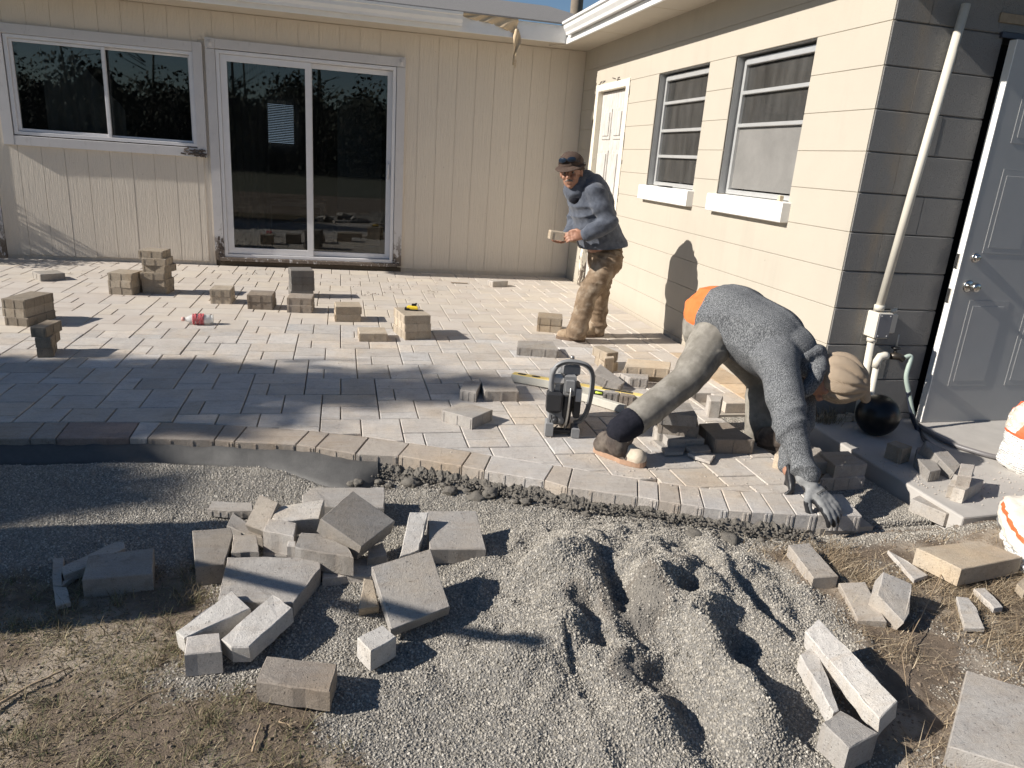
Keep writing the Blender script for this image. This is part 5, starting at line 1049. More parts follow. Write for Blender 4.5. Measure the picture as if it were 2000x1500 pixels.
# black ball
bc = Vector((0.2170, -5.0900, 0.0960)); br = .112
o = MB().obj('ball', M_BLACK); bpy.data.objects.remove(o)
bm = bmesh.new(); bmesh.ops.create_uvsphere(bm, u_segments=40, v_segments=24, radius=br); me = bpy.data.meshes.new('ball'); bm.to_mesh(me); bm.free(); me.polygons.foreach_set('use_smooth', [True]*len(me.polygons))
me.materials.append(simple('ball_rubber', (.006, .006, .007), .33, .1, 5, .02)); o = link('ball', me, label='black rubber ball resting on the slab against the grey wall', cat='ball'); o.location = (bc.x, bc.y, br-.003)
# conduit pipe with its box, and the water pipe
M_PVC = simple('pvc_pipe', (.62, .58, .5), .4, .08, 10, .03)
yp = YG-.045
cp = empty('conduit_pipe', (.25, yp, 0), label='tall off-white conduit pipe with a junction box on the grey wall', cat='pipe')
def kid2(name, mb, mat, par):
    o = mb.obj(name, mat); o.parent = par; o.matrix_parent_inverse = Matrix.Translation(par.location).inverted(); return o
P0 = Vector((0.3530, -4.8940, 2.1630)); P1 = Vector((0.2440, -4.8940, 0.6450)); P2 = Vector((0.2410, -4.8940, 0.4900)); P3 = Vector((0.2570, -4.8940, 0.1010))
kid2('pipe', MB().tube([P0, P1], .0215, 16), M_PVC, cp); kid2('pipe', MB().tube([P2, P3+(P3-P2)*.9], .0195, 16), M_PVC, cp)
bx = (P1+P2)/2
kid2('coupling', MB().tube([P1+Vector((0, 0, .03)), P1], .027, 16).tube([P2, P2-Vector((0, 0, .02))], .026, 16), M_PVC, cp)
kid2('junction_box', MB().box((bx.x-.028, YG-.09, bx.z-.07), (bx.x+.062, YG-.003, bx.z+.07), ch=.004), M_PVC, cp)
kid2('box_cover', MB().box((bx.x-.022, YG-.094, bx.z-.066), (bx.x+.058, YG-.0905, bx.z+.066), ch=.001), simple('box_lid', (.2, .2, .21), .5), cp)
for a in (-.01, .045):
    for b in (-.055, .055): kid2('screw', MB().lathe([(.004, 0), (.004, .002), (.002, .003)], 8, Matrix.Translation((bx.x+a, YG-.0942, bx.z+b)) @ Matrix.Rotation(math.pi/2, 4, 'X')), M_ALU, cp)
kid2('side_hub', MB().box((bx.x+.095, YG-.05, bx.z-.05), (bx.x+.13, YG-.004, bx.z+.06), ch=.006).tube([(bx.x+.1, YG-.035, bx.z+.06), (bx.x+.1, YG-.035, bx.z+.085)], .012, 10).tube([(bx.x+.12, YG-.03, bx.z+.06), (bx.x+.12, YG-.03, bx.z+.09)], .01, 10), M_PVC, cp)
T0 = Vector((0.2770, -4.9300, 0.3770)); T1 = Vector((0.2900, -4.9300, 0.0980))
wp = empty('water_pipe', (T1.x, T1.y, 0), label='short white water pipe with a dark tap left of the grey door', cat='pipe')
T1 = T1+(T1-T0)*1.0
kid2('pipe', MB().tube([T0-Vector((0, 0, .02)), T1], .0165, 14), M_PVC, wp)
el = [T0+Vector((0, 0, -.045)), T0+Vector((0, 0, -.01)), T0+Vector((.012, 0, .016)), T0+Vector((.04, 0, .022)), T0+Vector((.055, 0, .022))]
kid2('elbow', MB().tube(el, .022, 14), M_PVC, wp)
M_BRASS = simple('dark_brass', (.07, .06, .05), .35, .3, 60, .3, metal=.6)
tp = T0+Vector((.09, 0, .02))
kid2('tap', MB().tube([T0+Vector((.05, 0, .022)), tp], .013, 10).tube([tp+Vector((-.01, 0, .0)), tp+Vector((.035, -.01, .0)), tp+Vector((.06, -.02, -.012))], .019, 12).tube([tp+Vector((.012, 0, 0)), tp+Vector((.012, 0, .045))], .01, 10), M_BRASS, wp)
kid2('tap_handle', MB().lathe([(.008, 0), (.024, .002), (.026, .008), (.02, .012), (.006, .014)], 7, Matrix.Translation(tp+Vector((.012, 0, .04)))), M_BLACK, wp)
kid2('stem', MB().tube([tp+Vector((.012, .0, .055)), tp+Vector((.02, .01, .12))], .004, 6), M_PVC, wp)
def spline(pts, n=8):
    P = [Vector(p) for p in pts]; P = [P[0]*2-P[1]]+P+[P[-1]*2-P[-2]]; out = []
    for i in range(1, len(P)-2):
        for s in range(n):
            t = s/n; a, b, c, d = P[i-1:i+3]
            out.append(.5*((2*b)+(-a+c)*t+(2*a-5*b+4*c-d)*t*t+(-a+3*b-3*c+d)*t**3))
    out.append(P[-2]); return out
he = tp+Vector((.05, -.02, -.008))
hs = empty('garden_hose', (he.x, he.y, 0), label='hose hanging from the tap, pale above and dark below, running behind the tipped paver', cat='hose')
q = [he, he+Vector((.045, -.01, .012))]+[Vector((0.4430, -4.9800, 0.2950)), Vector((0.4740, -5.0000, 0.1910)), Vector((0.5120, -5.0200, 0.0760))]
kid2('clear_section', MB().tube(spline(q), .0125, 10), simple('pale_hose', (.36, .43, .38), .2), hs)
q = [Vector((0.4620, -5.0000, 0.2120)), Vector((0.4770, -5.0000, 0.1820)), Vector((0.5090, -5.0200, 0.0760)), Vector((0.5450, -5.0600, -0.0100)), Vector((0.3910, -5.2990, 0.0200)), Vector((0.4040, -5.4040, 0.0150))]
kid2('dark_section', MB().tube(spline(q), .0135, 10), simple('dark_hose', (.025, .03, .045), .35), hs)
q = [(0.5990, -4.9430, 0.0160), (0.5540, -5.1040, 0.0160), (0.5370, -5.2600, 0.0160), (0.5820, -5.3820, 0.0160), (0.6510, -5.4730, 0.0160), (0.8130, -5.5610, 0.0160)]
q = [(p[0], p[1], .014) for p in q]
o = MB().tube(spline(q), .013, 10).obj('garden_hose', simple('grey_hose', (.16, .15, .15), .4)); setp(o, label='dark hose lying on the slab from the door towards the cement bag', cat='hose')
q = [(0.5850, -5.2740, 0.0060), (0.7620, -5.1490, 0.0060), (0.7050, -5.2810, 0.0060)]
# cement bags
def mat_bag(name, T_=False):
    t = NT(name); sx = t.n('SeparateXYZ'); t.l(t.co('Object'), sx.inputs[0]); z = sx.outputs[2]
    zz = t.math('ADD', z, t.math('MULTIPLY', t.math('SUBTRACT', t.noise(t.co('Object'), 5, 2), .5), .05))
    ln = t.math('SINE', t.math('MULTIPLY', zz, 620.)); txt = t.noise(t.co('Object', (160, 160, 20)), 1.2, 2, .6)
    line = t.math('MULTIPLY', t.math('GREATER_THAN', ln, .25), t.math('GREATER_THAN', txt, .47))
    para = t.math('GREATER_THAN', t.noise(t.co('Object', (2.5, 2.5, 16)), 1.6, 2), .42)
    c = t.mix(t.noise(t.co('Object'), 8, 4), (.66, .64, .6), (.82, .8, .76))
    c = t.mix(t.math('MULTIPLY', t.math('MULTIPLY', line, para), .75), c, (.13, .13, .13))
    band = t.math('MULTIPLY', t.math('GREATER_THAN', zz, .212), t.math('LESS_THAN', zz, .225)); c = t.mix(band, c, (.75, .13, .05))
    up = t.math('GREATER_THAN', zz, .225); art = t.ramp(t.noise(t.co('Object'), 14, 3), [(.4, (.75, .68, .58)), (.55, (.45, .38, .3)), (.58, (.8, .74, .66))]); c = t.mix(t.math('MULTIPLY', up, .85), c, art)
    st = t.math('MULTIPLY', up, t.math('GREATER_THAN', t.math('SINE', t.math('MULTIPLY', t.math('ADD', sx.outputs[0], sx.outputs[1]), 34.)), .72)); c = t.mix(st, c, (.78, .15, .06))
    if T_:
        c = t.mix(t.math('GREATER_THAN', z, -1.), c, t.mix(t.noise(t.co('Object'), 12, 3), (.6, .54, .45), (.78, .73, .65)))
        bar = t.math('MULTIPLY', t.math('GREATER_THAN', z, .082), t.math('LESS_THAN', z, .1)); xx = t.math('ABSOLUTE', t.math('ADD', sx.outputs[0], .13)); stm = t.math('MULTIPLY', t.math('LESS_THAN', xx, .012), t.math('LESS_THAN', z, .083)); c = t.mix(t.math('MAXIMUM', bar, stm), c, (.75, .14, .05)); c = t.mix(t.math('LESS_THAN', z, .03), c, (.2, .2, .2))
    t.bsdf(c, .5, t.noise(t.co('Object'), 22, 4), .5, .01); return t.m
M_BAG = mat_bag('bag_print')
def bag(name, loc, dims, rot, label, seed, mat):
    bm = bmesh.new(); bmesh.ops.create_cube(bm, size=1); bmesh.ops.subdivide_edges(bm, edges=bm.edges[:], cuts=22, use_grid_fill=True)
    for q in bm.verts:
        p = q.co*2; k = 1/max(1e-6, (abs(p.x)**4+abs(p.y)**4+abs(p.z)**5)**(1/4.4)); p = p*k
        p = p*(1+.05*noise.noise(p*1.6+Vector((seed, 0, 0)))); rg = 1-abs(noise.noise(p*3.1+Vector((0, seed, 0)))); p *= 1+.11*(rg-.7)+.035*noise.noise(p*7)
        q.co = Vector((p.x*dims[0]/2, p.y*dims[1]/2, p.z*dims[2]/2+dims[2]/2))
    me = bpy.data.meshes.new(name); bm.to_mesh(me); bm.free(); me.polygons.foreach_set('use_smooth', [True]*len(me.polygons)); me.materials.append(mat)
    o = link(name, me, label=label, cat='cement bag', group='cement bags at the right edge'); o.location = loc; o.rotation_euler = rot; return o
b1 = Vector((0.6400, -5.6370, 0.0000))
bag('cement_bag', (.80, -5.62, -.012), (.42, .36, .37), (.06, -.1, .3), 'bulging white cement bag with fine print standing on the slab', 2.2, M_BAG)
b2 = bag('cement_bag', (.1, -6.3, -.1), (.36, .34, .13), (.05, .1, -.5), 'grey printed cement bag lying at the bottom under the orange-lettered one', 5.5, M_BAG)
b3 = bag('cement_bag', (.12, -6.25, .0), (.36, .32, .12), (.22, -.06, -.5), 'crumpled cement bag with an orange letter, lying on the grey bag at right', 9.1, mat_bag('bag_print_beige', True))
# half pipe behind the largest tan paver
v = []; f = []
for i in range(14):
    a = math.pi*.6*i/13+.5
    for j in range(2): v.append((.035*math.cos(a), j*.09, .035*math.sin(a)))
for i in range(13): f.append((i*2, i*2+1, i*2+3, i*2+2))
me = mkmesh('cup_shard', v, f, M_PVC, True); o = link('cup_shard', me, label='pale curved tile shard behind the largest tan paver', cat='shard'); o.modifiers.new('s', 'SOLIDIFY').thickness = .004
o.location = Vector((-0.0270, -6.1470, -0.0700)); o.rotation_euler = (0, 0, -.9)

# ---------------------------------------------------------------- cut-off saw
SW = Vector((-1.5310, -5.0510, 0.0000)); saw = empty('cutoff_saw', (SW.x, SW.y, 0), label='grey and black petrol cut-off saw standing upright, blade edge towards the viewer', cat='saw')
saw.rotation_euler = (0, 0, math.radians(-12))
M_SG = simple('saw_grey', (.23, .23, .23), .45, .25, 30, .2); M_SD = simple('saw_dark', (.035, .035, .037), .4, .3, 20, .2); M_SL = simple('saw_light', (.48, .46, .43), .5, .25, 20); M_ST = simple('saw_steel', (.42, .4, .37), .35, .3, 60, .1, metal=.8)
kid('engine_block', MB().box((-.085, .02, .05), (-.01, .2, .3), ch=.012).box((-.06, .03, .28), (-.005, .16, .335), ch=.015), M_SG, saw)
kid('filter_cover', MB().box((-.105, -.015, .12), (-.03, .05, .235), ch=.016).box((-.101, -.019, .135), (-.036, -.01, .222), ch=.004), M_SD, saw)
m = MB()
for k in range(6): m.box((-.068, .0, .238+k*.007), (-.045, .02, .2415+k*.007))
kid('cylinder_fins', m, M_SL, saw)
kid('cylinder_cover', MB().box((-.088, -.005, .262), (-.03, .1, .318), ch=.016), M_SL, saw)
kid('blade_guard', MB().lathe([(.06, -.022), (.165, -.022), (.172, -.014), (.172, .014), (.165, .022), (.06, .022)], 40, Matrix.Translation((.0, .17, .17)) @ Matrix.Rotation(math.pi/2, 4, 'Y')), M_SD, saw)
kid('guard_front', MB().box((-.028, -.012, .21), (.03, .03, .325), ch=.012).box((-.02, -.022, .235), (.022, -.008, .3), ch=.006).box((-.035, .0, .31), (.045, .08, .372), ch=.014), M_SG, saw)
kid('belt_arm', MB().box((.03, -.008, .10), (.062, .12, .26), ch=.008), M_SD, saw)
kid('belt_label', MB().box((.033, -.012, .19), (.06, -.0085, .255), ch=.001), M_SL, saw)
kid('blade', MB().lathe([(.02, -.003), (.168, -.003), (.17, 0), (.168, .003), (.02, .003)], 64, Matrix.Translation((.002, .12, .168)) @ Matrix.Rotation(math.pi/2+.03, 4, 'Y')), M_ST, saw)
hoop = [(-.07, .02, .2), (-.088, .0, .26), (-.088, -.005, .32), (-.07, -.008, .362), (-.03, -.01, .385), (.02, -.01, .388), (.07, -.01, .375), (.1, -.008, .34), (.108, -.006, .28), (.105, -.003, .2), (.095, .01, .13), (.075, .03, .08), (.05, .05, .06)]
kid('front_handle', MB().tube(spline(hoop), .0125, 12), M_SG, saw)
m = MB(); hp_ = spline(hoop)
for off in (-.006, 0, .006): m.tube([p+Vector((off, -.0115, 0)) for p in hp_[24:-8]], .0022, 5)
kid('handle_ribs', m, M_SD, saw)
kid('foot', MB().box((-.1, -.02, 0), (-.062, .06, .075), ch=.006), M_SG, saw); kid('foot', MB().box((.03, -.02, 0), (.068, .06, .055), ch=.006), M_SG, saw)
kid('foot_bar', MB().box((-.07, .02, .01), (.04, .05, .03), ch=.003), M_SD, saw)
kid('carburettor', MB().lathe([(.016, 0), (.016, .03), (.01, .034)], 14, Matrix.Translation((-.055, .01, .085)) @ Matrix.Rotation(math.pi/2, 4, 'X')).tube([(-.075, .0, .11), (-.08, -.01, .07), (-.06, -.012, .045), (-.04, -.005, .06)], .004, 6), M_SD, saw)
kid('water_knob', MB().tube([(.0, .0, .372), (.0, .0, .4)], .008, 10).lathe([(.011, .4), (.011, .412), (.006, .416)], 10), M_ST, saw)

# ---------------------------------------------------------------- people
def capsule(mb, p1, r1, p2, r2, flat=None, n=18):
    p1, p2 = Vector(p1), Vector(p2); d = p2-p1; L = d.length; d = d/L if L > 1e-6 else Vector((0, 0, 1))
    u = Vector(flat[0]) if flat else d.orthogonal(); u = (u-d*u.dot(d)).normalized(); w_ = d.cross(u); fl = flat[1] if flat else 1
    rings = []
    for k in range(7): a = -math.pi/2+math.pi/2*k/6; rings.append((p1+d*(r1*math.sin(a)), r1*math.cos(a)))
    for k in range(7): a = math.pi/2*k/6; rings.append((p2+d*(r2*math.sin(a)), r2*math.cos(a)))
    v = []
    for c, r in rings:
        for i in range(n): a = 2*math.pi*i/n; v.append(c+u*math.cos(a)*max(r, 1e-4)*fl+w_*math.sin(a)*max(r, 1e-4))
    f = [(i*n+k, i*n+(k+1) % n, (i+1)*n+(k+1) % n, (i+1)*n+k) for i in range(13) for k in range(n)]+[tuple(range(n-1, -1, -1)), tuple(range(13*n, 14*n))]
    mb.add(v, f)
def ellipsoid(mb, c, r, M=None):
    bm = bmesh.new(); bmesh.ops.create_icosphere(bm, subdivisions=3, radius=1)
    R_ = M or Matrix.Identity(3); v = [Vector(c)+R_ @ Vector((q.co.x*r[0], q.co.y*r[1], q.co.z*r[2])) for q in bm.verts]
    mb.add(v, [tuple(x.index for x in p.verts) for p in bm.faces]); bm.free()
def blob(name, prims, voxel, mat, parent=None, disp=None, sm=6, cut=None, **k):
    mb = MB()
    for p in prims:
        if p[0] == 'c': capsule(mb, *p[1:])
        elif p[0] == 'e': ellipsoid(mb, *p[1:])
    me = mkmesh(name, mb.v, mb.f); o = bpy.data.objects.new(name, me); C.objects.link(o)
    r = o.modifiers.new('r', 'REMESH'); r.mode = 'VOXEL'; r.voxel_size = voxel
    s = o.modifiers.new('s', 'SMOOTH'); s.iterations = sm; s.factor = .6
    dg = bpy.context.evaluated_depsgraph_get(); me2 = bpy.data.meshes.new_from_object(o.evaluated_get(dg)); bpy.data.objects.remove(o)
    if disp:
        n = len(me2.vertices); co = np.empty(n*3); me2.vertices.foreach_get('co', co); co = co.reshape(-1, 3); nr = np.empty(n*3); me2.vertices.foreach_get('normal', nr); nr = nr.reshape(-1, 3)
        for i in range(n): co[i] += nr[i]*disp(Vector(co[i]))
        me2.vertices.foreach_set('co', co.ravel()); me2.update()
    if cut:
        bm = bmesh.new(); bm.from_mesh(me2)
        for cp_, cn_ in cut: bmesh.ops.bisect_plane(bm, geom=bm.verts[:]+bm.edges[:]+bm.faces[:], plane_co=cp_, plane_no=cn_, clear_inner=True)
        bm.to_mesh(me2); bm.free(); me2.update()
    me2.polygons.foreach_set('use_smooth', [True]*len(me2.polygons)); me2.materials.clear(); me2.materials.append(mat); me2.name = name
    return link(name, me2, parent, **k)
def folds(amp, axis, freq=9, cross=3.0, seed=0, fine=.25):
    """creases that run across `axis`"""
    ax = Vector(axis).normalized(); a = ax.orthogonal().normalized(); b = ax.cross(a)
    def f(p):
        q = Vector((p.dot(ax)*freq, p.dot(a)*cross, p.dot(b)*cross))+Vector((seed, 0, 0)); w = noise.noise(q*.5)*.8; q.x += w*2
        r = 1-2*abs(noise.noise(q)); r2 = 1-2*abs(noise.noise(q*2.1+Vector((3, 1, 7))))
        return amp*(max(0, r)**1.5*1.2-.45)+amp*fine*r2
    return f
def hand(prims, wrist, dirv, palmn, L=.18, curl=.5, spread=.22, thumb=1, r=.0088, glove=0):
    """palm and five fingers added as primitives; dirv points to the fingertips, palmn out of the palm"""
    d = Vector(dirv).normalized(); n = Vector(palmn); n = (n-d*n.dot(d)).normalized(); s = d.cross(n)*thumb
    W = Vector(wrist); pl = L*.5; r += glove
    prims.append(('c', W-d*.01, .027+glove, W+d*pl*.55, .037+glove, (n, .55)))
    for k, (off, ln) in enumerate(((.03, .40), (.01, .45), (-.011, .42), (-.03, .34))):
        base = W+d*pl+s*off; prims.append(('c', W+d*.02+s*off*.6, .014+glove, base, .0115+glove))
        a = spread*(off/.03)*.5; dd = (d*math.cos(a)+s*math.sin(a)).normalized(); p = base; cu = .15
        for j, fr in enumerate((.42, .32, .26)):
            q = p+(dd*math.cos(cu)+n*math.sin(cu))*(L*ln*fr); prims.append(('c', p, r*(1-.08*j), q, r*(.94-.1*j))); p = q; cu += curl
    p = W+d*.022+s*.024; q = p+(d*.55+s*.75+n*.35).normalized()*.04; prims.append(('c', p, .015+glove, q, .012+glove)); t_ = q+(d*.8+s*.25+n*.55).normalized()*.034; prims.append(('c', q, .0115+glove, t_, .0098+glove)); prims.append(('c', t_, .0098+glove, t_+(d*.8+n*.6).normalized()*.025, .0085+glove))
def cloth(name, c0, c1, sc=30, weave=900, rough=.9, dust=None, bs=.25, sheen=0):
    t = NT(name); c = t.mix(t.ramp(t.noise(t.pos(), sc, 5, .65), [(.35, 0), (.7, 1)]), c0, c1)
    if dust: c = t.mix(t.ramp(t.noise(t.pos(), 11, 4, .6), [(.48, 0), (.7, .75)]), c, dust)
    t.bsdf(c, rough, t.noise(t.pos(), weave, 2), bs, .0015, spec=.2, **({'Sheen_Weight': sheen} if sheen else {})); return t.m
M_SKIN = simple('skin', (.34, .175, .115), .5, .2, 45, .25, .002, bsc=400)
M_FLEECE = cloth('fleece', (.062, .07, .09), (.11, .122, .15), 24, 700, .95, bs=.4, sheen=.15)
M_FLDARK = cloth('dark_lining', (.008, .009, .014), (.02, .02, .028))
M_CANVAS = cloth('brown_canvas', (.15, .105, .07), (.27, .195, .13), 16, 800, .9, (.4, .33, .25), .4)
M_KHAKI = cloth('khaki_cloth', (.165, .15, .125), (.25, .23, .2), 14, 900, .9, (.37, .345, .3), .35)
M_BOOT = cloth('tan_boot', (.27, .19, .12), (.42, .32, .22), 25, 300, .8, (.5, .42, .33), .5)
M_BOOTD = cloth('dark_boot', (.05, .04, .035), (.12, .095, .08), 25, 300, .7, (.2, .17, .14), .5)
M_CAP = cloth('brown_cap', (.06, .04, .032), (.1, .07, .055), 60, 500)
M_ORANGE = cloth('orange_shirt', (.68, .17, .05), (.8, .24, .08), 9, 700)
M_GLOVE = cloth('grey_glove', (.19, .19, .19), (.27, .27, .265), 60, 700, .8); M_GLOVEP = simple('glove_coating', (.02, .02, .022), .4, .3, 40, .4)
t = NT('heather_knit'); n1 = t.noise(t.pos((1, 1, .3), (0, .9, 0)), 330, 2, .8); c = t.ramp(n1, [(.38, (.05, .053, .057)), (.5, (.115, .119, .124)), (.62, (.27, .275, .28))]); c = t.mix(t.ramp(t.noise(t.pos(), 8, 3), [(.4, 0), (.7, .5)]), c, t.mix(1.0, c, (.75, .75, .78), 'MULTIPLY')); t.bsdf(c, .92, t.noise(t.pos(), 500, 2), .35, .002, spec=.2); M_HEATHER = t.m
t = NT('beanie_knit'); wv = t.n('TexWave'); wv.bands_direction = 'DIAGONAL'; t.l(t.pos(), wv.inputs['Vector']); wv.inputs['Scale'].default_value = 120; wv.inputs['Distortion'].default_value = 1.2
w2 = t.n('TexWave'); w2.bands_direction = 'Z'; t.l(t.pos((1, 1, 1), (.5, .3, 0)), w2.inputs['Vector']); w2.inputs['Scale'].default_value = 150
hh = t.math('ADD', wv.outputs['Fac'], w2.outputs['Fac']); c = t.mix(t.math('MULTIPLY', hh, .5), (.33, .25, .175), (.64, .51, .38)); t.bsdf(c, .95, hh, .7, .003, spec=.15); M_BEANIE = t.m

def boot(name, heel, toe, ankle, mat, parent, sole, lift=0, w=.043, shaft=None):
    heel, toe, ankle = Vector(heel), Vector(toe), Vector(ankle); d = (toe-heel); d.z = 0; d.normalize(); s = Vector((0, 0, 1)); L = (toe-heel).length
    h0 = heel+d*.04+s*.045; b = heel+d*(L*.68)+s*.036; tt = toe-d*.045+s*.034
    pr = [('c', h0, .043, b, .045), ('c', b, .046, tt, .04), ('c', heel+d*.055+s*.07, .044, ankle, .047), ('c', b-d*.04+s*.028, .038, ankle+d*.01-s*.02, .045), ('c', ankle, .047, ankle+(Vector(shaft).normalized() if shaft else (ankle-heel-d*.05).normalized())*.045, .048)]
    o = blob(name, pr, .006, mat, parent, lambda p: .0018*noise.noise(p*55)+.0025*max(0, .3-abs(noise.noise(p*17))))
    m = MB(); lat = Vector((-d.y, d.x, 0)); poly = []
    for k in range(28):
        a = 2*math.pi*k/28; cx = math.cos(a); ww = w*(1.06 if cx > 0 else .86); c_ = heel+d*(L/2); poly.append(c_+d*(cx*L*.5)+lat*(math.copysign(abs(math.sin(a))**.7, math.sin(a))*ww))
    v = [(p.x, p.y, heel.z+.001) for p in poly]+[(p.x, p.y, heel.z+.024) for p in poly]; n = 28
    m.add(v, [tuple(range(n-1, -1, -1)), tuple(range(n, 2*n))]+[(i, (i+1) % n, n+(i+1) % n, n+i) for i in range(n)]); so_ = m.obj('sole', sole, o)
    ml = MB()
    for k in range(4):
        c_ = b-d*(.055-.0)+s*.07+(ankle+d*.045-(b-d*.055+s*.07))*(k/4); ml.tube([c_+lat*.03+d*.005, c_+d*.02+s*.012, c_-lat*.03+d*.005], .0028, 5)
    ml.obj('lace', simple('lace', (.5, .42, .32), .8), o)
    return o
def head(prims, c, face, up, R=.078):
    """cranium, jaw, nose, brow, ears; `face` is where the face looks"""
    f = Vector(face).normalized(); u = Vector(up); u = (u-f*u.dot(f)).normalized(); s = f.cross(u); c = Vector(c); M = Matrix((f, s, u)).transposed()
    prims += [('e', c+u*.02-f*.008, (R*1.2, R*.96, R*1.12), M), ('e', c-u*.045+f*.022, (R*.82, R*.72, R*.78), M), ('e', c-u*.085+f*.055, (.026, .024, .02), M),
              ('c', c+f*.082+u*.012, .009, c+f*.106-u*.024, .0135), ('e', c+f*.1-u*.028, (.014, .019, .011), M), ('c', c+f*.083+s*.03+u*.022, .011, c+f*.088+s*.008+u*.024, .009), ('c', c+f*.083-s*.03+u*.022, .011, c+f*.088-s*.008+u*.024, .009),
              ('e', c+f*.066+s*.034-u*.022, (.02, .021, .02), M), ('e', c+f*.066-s*.034-u*.022, (.02, .021, .02), M), ('c', c+f*.087-u*.053+s*.016, .0075, c+f*.087-u*.053-s*.016, .0075), ('c', c+f*.084-u*.064+s*.012, .0075, c+f*.084-u*.064-s*.012, .0075),
              ('e', c+s*R*.97-u*.005, (.018, .008, .028), M), ('e', c-s*R*.97-u*.005, (.018, .008, .028), M)]
    return c, f, s, u
M_EYE = simple('eye_white', (.22, .18, .16), .25, .02); M_IRIS = simple('iris', (.015, .01, .008), .15)
def eyes(c, f, s, u, parent):
    for sg in (1, -1):
        p = c+f*.074+s*.029*sg+u*.006; p = p-f*.0035; m = MB(); ellipsoid(m, p, (.0115,)*3); m.obj('eye', M_EYE, parent); m = MB(); ellipsoid(m, p+f*.0085-s*.001, (.006,)*3); m.obj('pupil', M_IRIS, parent)
# --- standing man
y1 = -3.06
J = lambda *a: Vector(a)
hd = Vector((-1.0130, -3.1000, 1.2270)); neck = Vector((-0.9170, -3.0600, 1.1680)); chest = Vector((-0.8380, -3.0400, 1.0710)); belly = Vector((-0.7650, -3.0200, 0.8660)); pel = Vector((-0.6590, -3.0000, 0.6710))
shN = Vector((-0.8530, -3.2000, 1.1080)); elN = Vector((-0.7490, -3.2600, 0.9120)); wrN = Vector((-0.9190, -3.2400, 0.8090)); haN = Vector((-0.9830, -3.2200, 0.7850))
shF = Vector((-0.8660, -2.8800, 1.0820)); elF = Vector((-0.8710, -2.8400, 0.8590)); wrF = Vector((-0.9690, -3.0000, 0.7680))
hipN = pel+Vector((0, -.08, -.02)); hipF = pel+Vector((.0, .08, -.02))
knN = Vector((-0.8130, -3.1200, 0.3570)); anN = Vector((-0.8550, -3.1300, 0.1100)); knF = Vector((-0.6460, -2.9300, 0.3370)); anF = Vector((-0.6290, -2.9300, 0.0670))
face1 = Vector((-.5, -.84, -.05)); up1 = Vector((-.25, -.12, 1))
pr = []; c_, f_, s_, u_ = head(pr, hd, face1, up1)
pr += [('c', neck, .055, hd-u_*.05-f_*.02, .055), ('c', neck, .07, chest, .12), ('c', chest, .13, belly, .12), ('c', belly, .12, pel, .12), ('c', chest, .08, shN, .045), ('c', chest, .08, shF, .045), ('c', shN, .045, elN, .036), ('c', elN, .036, wrN, .027), ('c', shF, .045, elF, .036), ('c', elF, .036, wrF, .027),
       ('c', hipN, .08, knN, .05), ('c', knN, .05, anN, .035), ('c', hipF, .08, knF, .05), ('c', knF, .05, anF, .035), ('c', anN, .035, anN+Vector((-.03, 0, -.05)), .03), ('c', anF, .035, anF+Vector((-.03, 0, -.05)), .03)]
hand(pr, wrN, (-1, .12, -.12), (.1, .75, -.5), .17, .62, .1, thumb=-1)
hand(pr, wrF, (-.75, -.5, -.32), (-.1, -.1, 1), .17, .35, .15, thumb=-1)
man1 = blob('person', pr, .0052, M_SKIN, None, lambda p: .0008*noise.noise(p*90), 3, label='man in a blue-grey fleece jacket, brown trousers and dark cap holding a paver', cat='person')
eyes(c_, f_, s_, u_, man1)
m = MB(); 
for sg in (1, -1): capsule(m, c_+f_*.098-u_*.042, .006, c_+f_*.084-u_*.052+s_*.026*sg, .004)
m.obj('moustache', simple('grey_hair', (.13, .12, .11), .9, .3, 200, .8), man1)
dj = folds(.014, (elN-shN)+Vector((-.08, 0, .0)), 8, 2.4, 2, .15)
jk = [('c', neck+(chest-neck)*.35, .085, chest, .155, (Vector((0, 1, 0)), 1.22)), ('c', chest, .16, belly, .155, (Vector((0, 1, 0)), 1.2)), ('c', belly, .158, pel+Vector((-.005, 0, .01)), .172, (Vector((0, 1, 0)), 1.15)), ('c', chest, .11, shN, .075), ('c', chest, .11, shF, .075),
      ('c', shN, .076, elN, .064), ('c', elN, .066, wrN+(elN-wrN)*.12, .047), ('c', shF, .07, elF, .06), ('c', elF, .06, wrF+(elF-wrF)*.15, .045)]
def dj2(p):
    a = min(1, max(0, ((p-elN).length-.05)/.2)); return dj(p)*(1.25-.4*a)+.0012*noise.noise(p*60)
hem1 = Vector((-0.6600, -3.0000, 0.7170))
jk.append(('c', pel, .16, pel+Vector((.01, 0, -.06)), .165, (Vector((0, 1, 0)), 1.15)))
jacket = blob('jacket', jk, .008, M_FLEECE, man1, dj2, 5, cut=[(hem1, Vector((-.12, 0, 1)))])
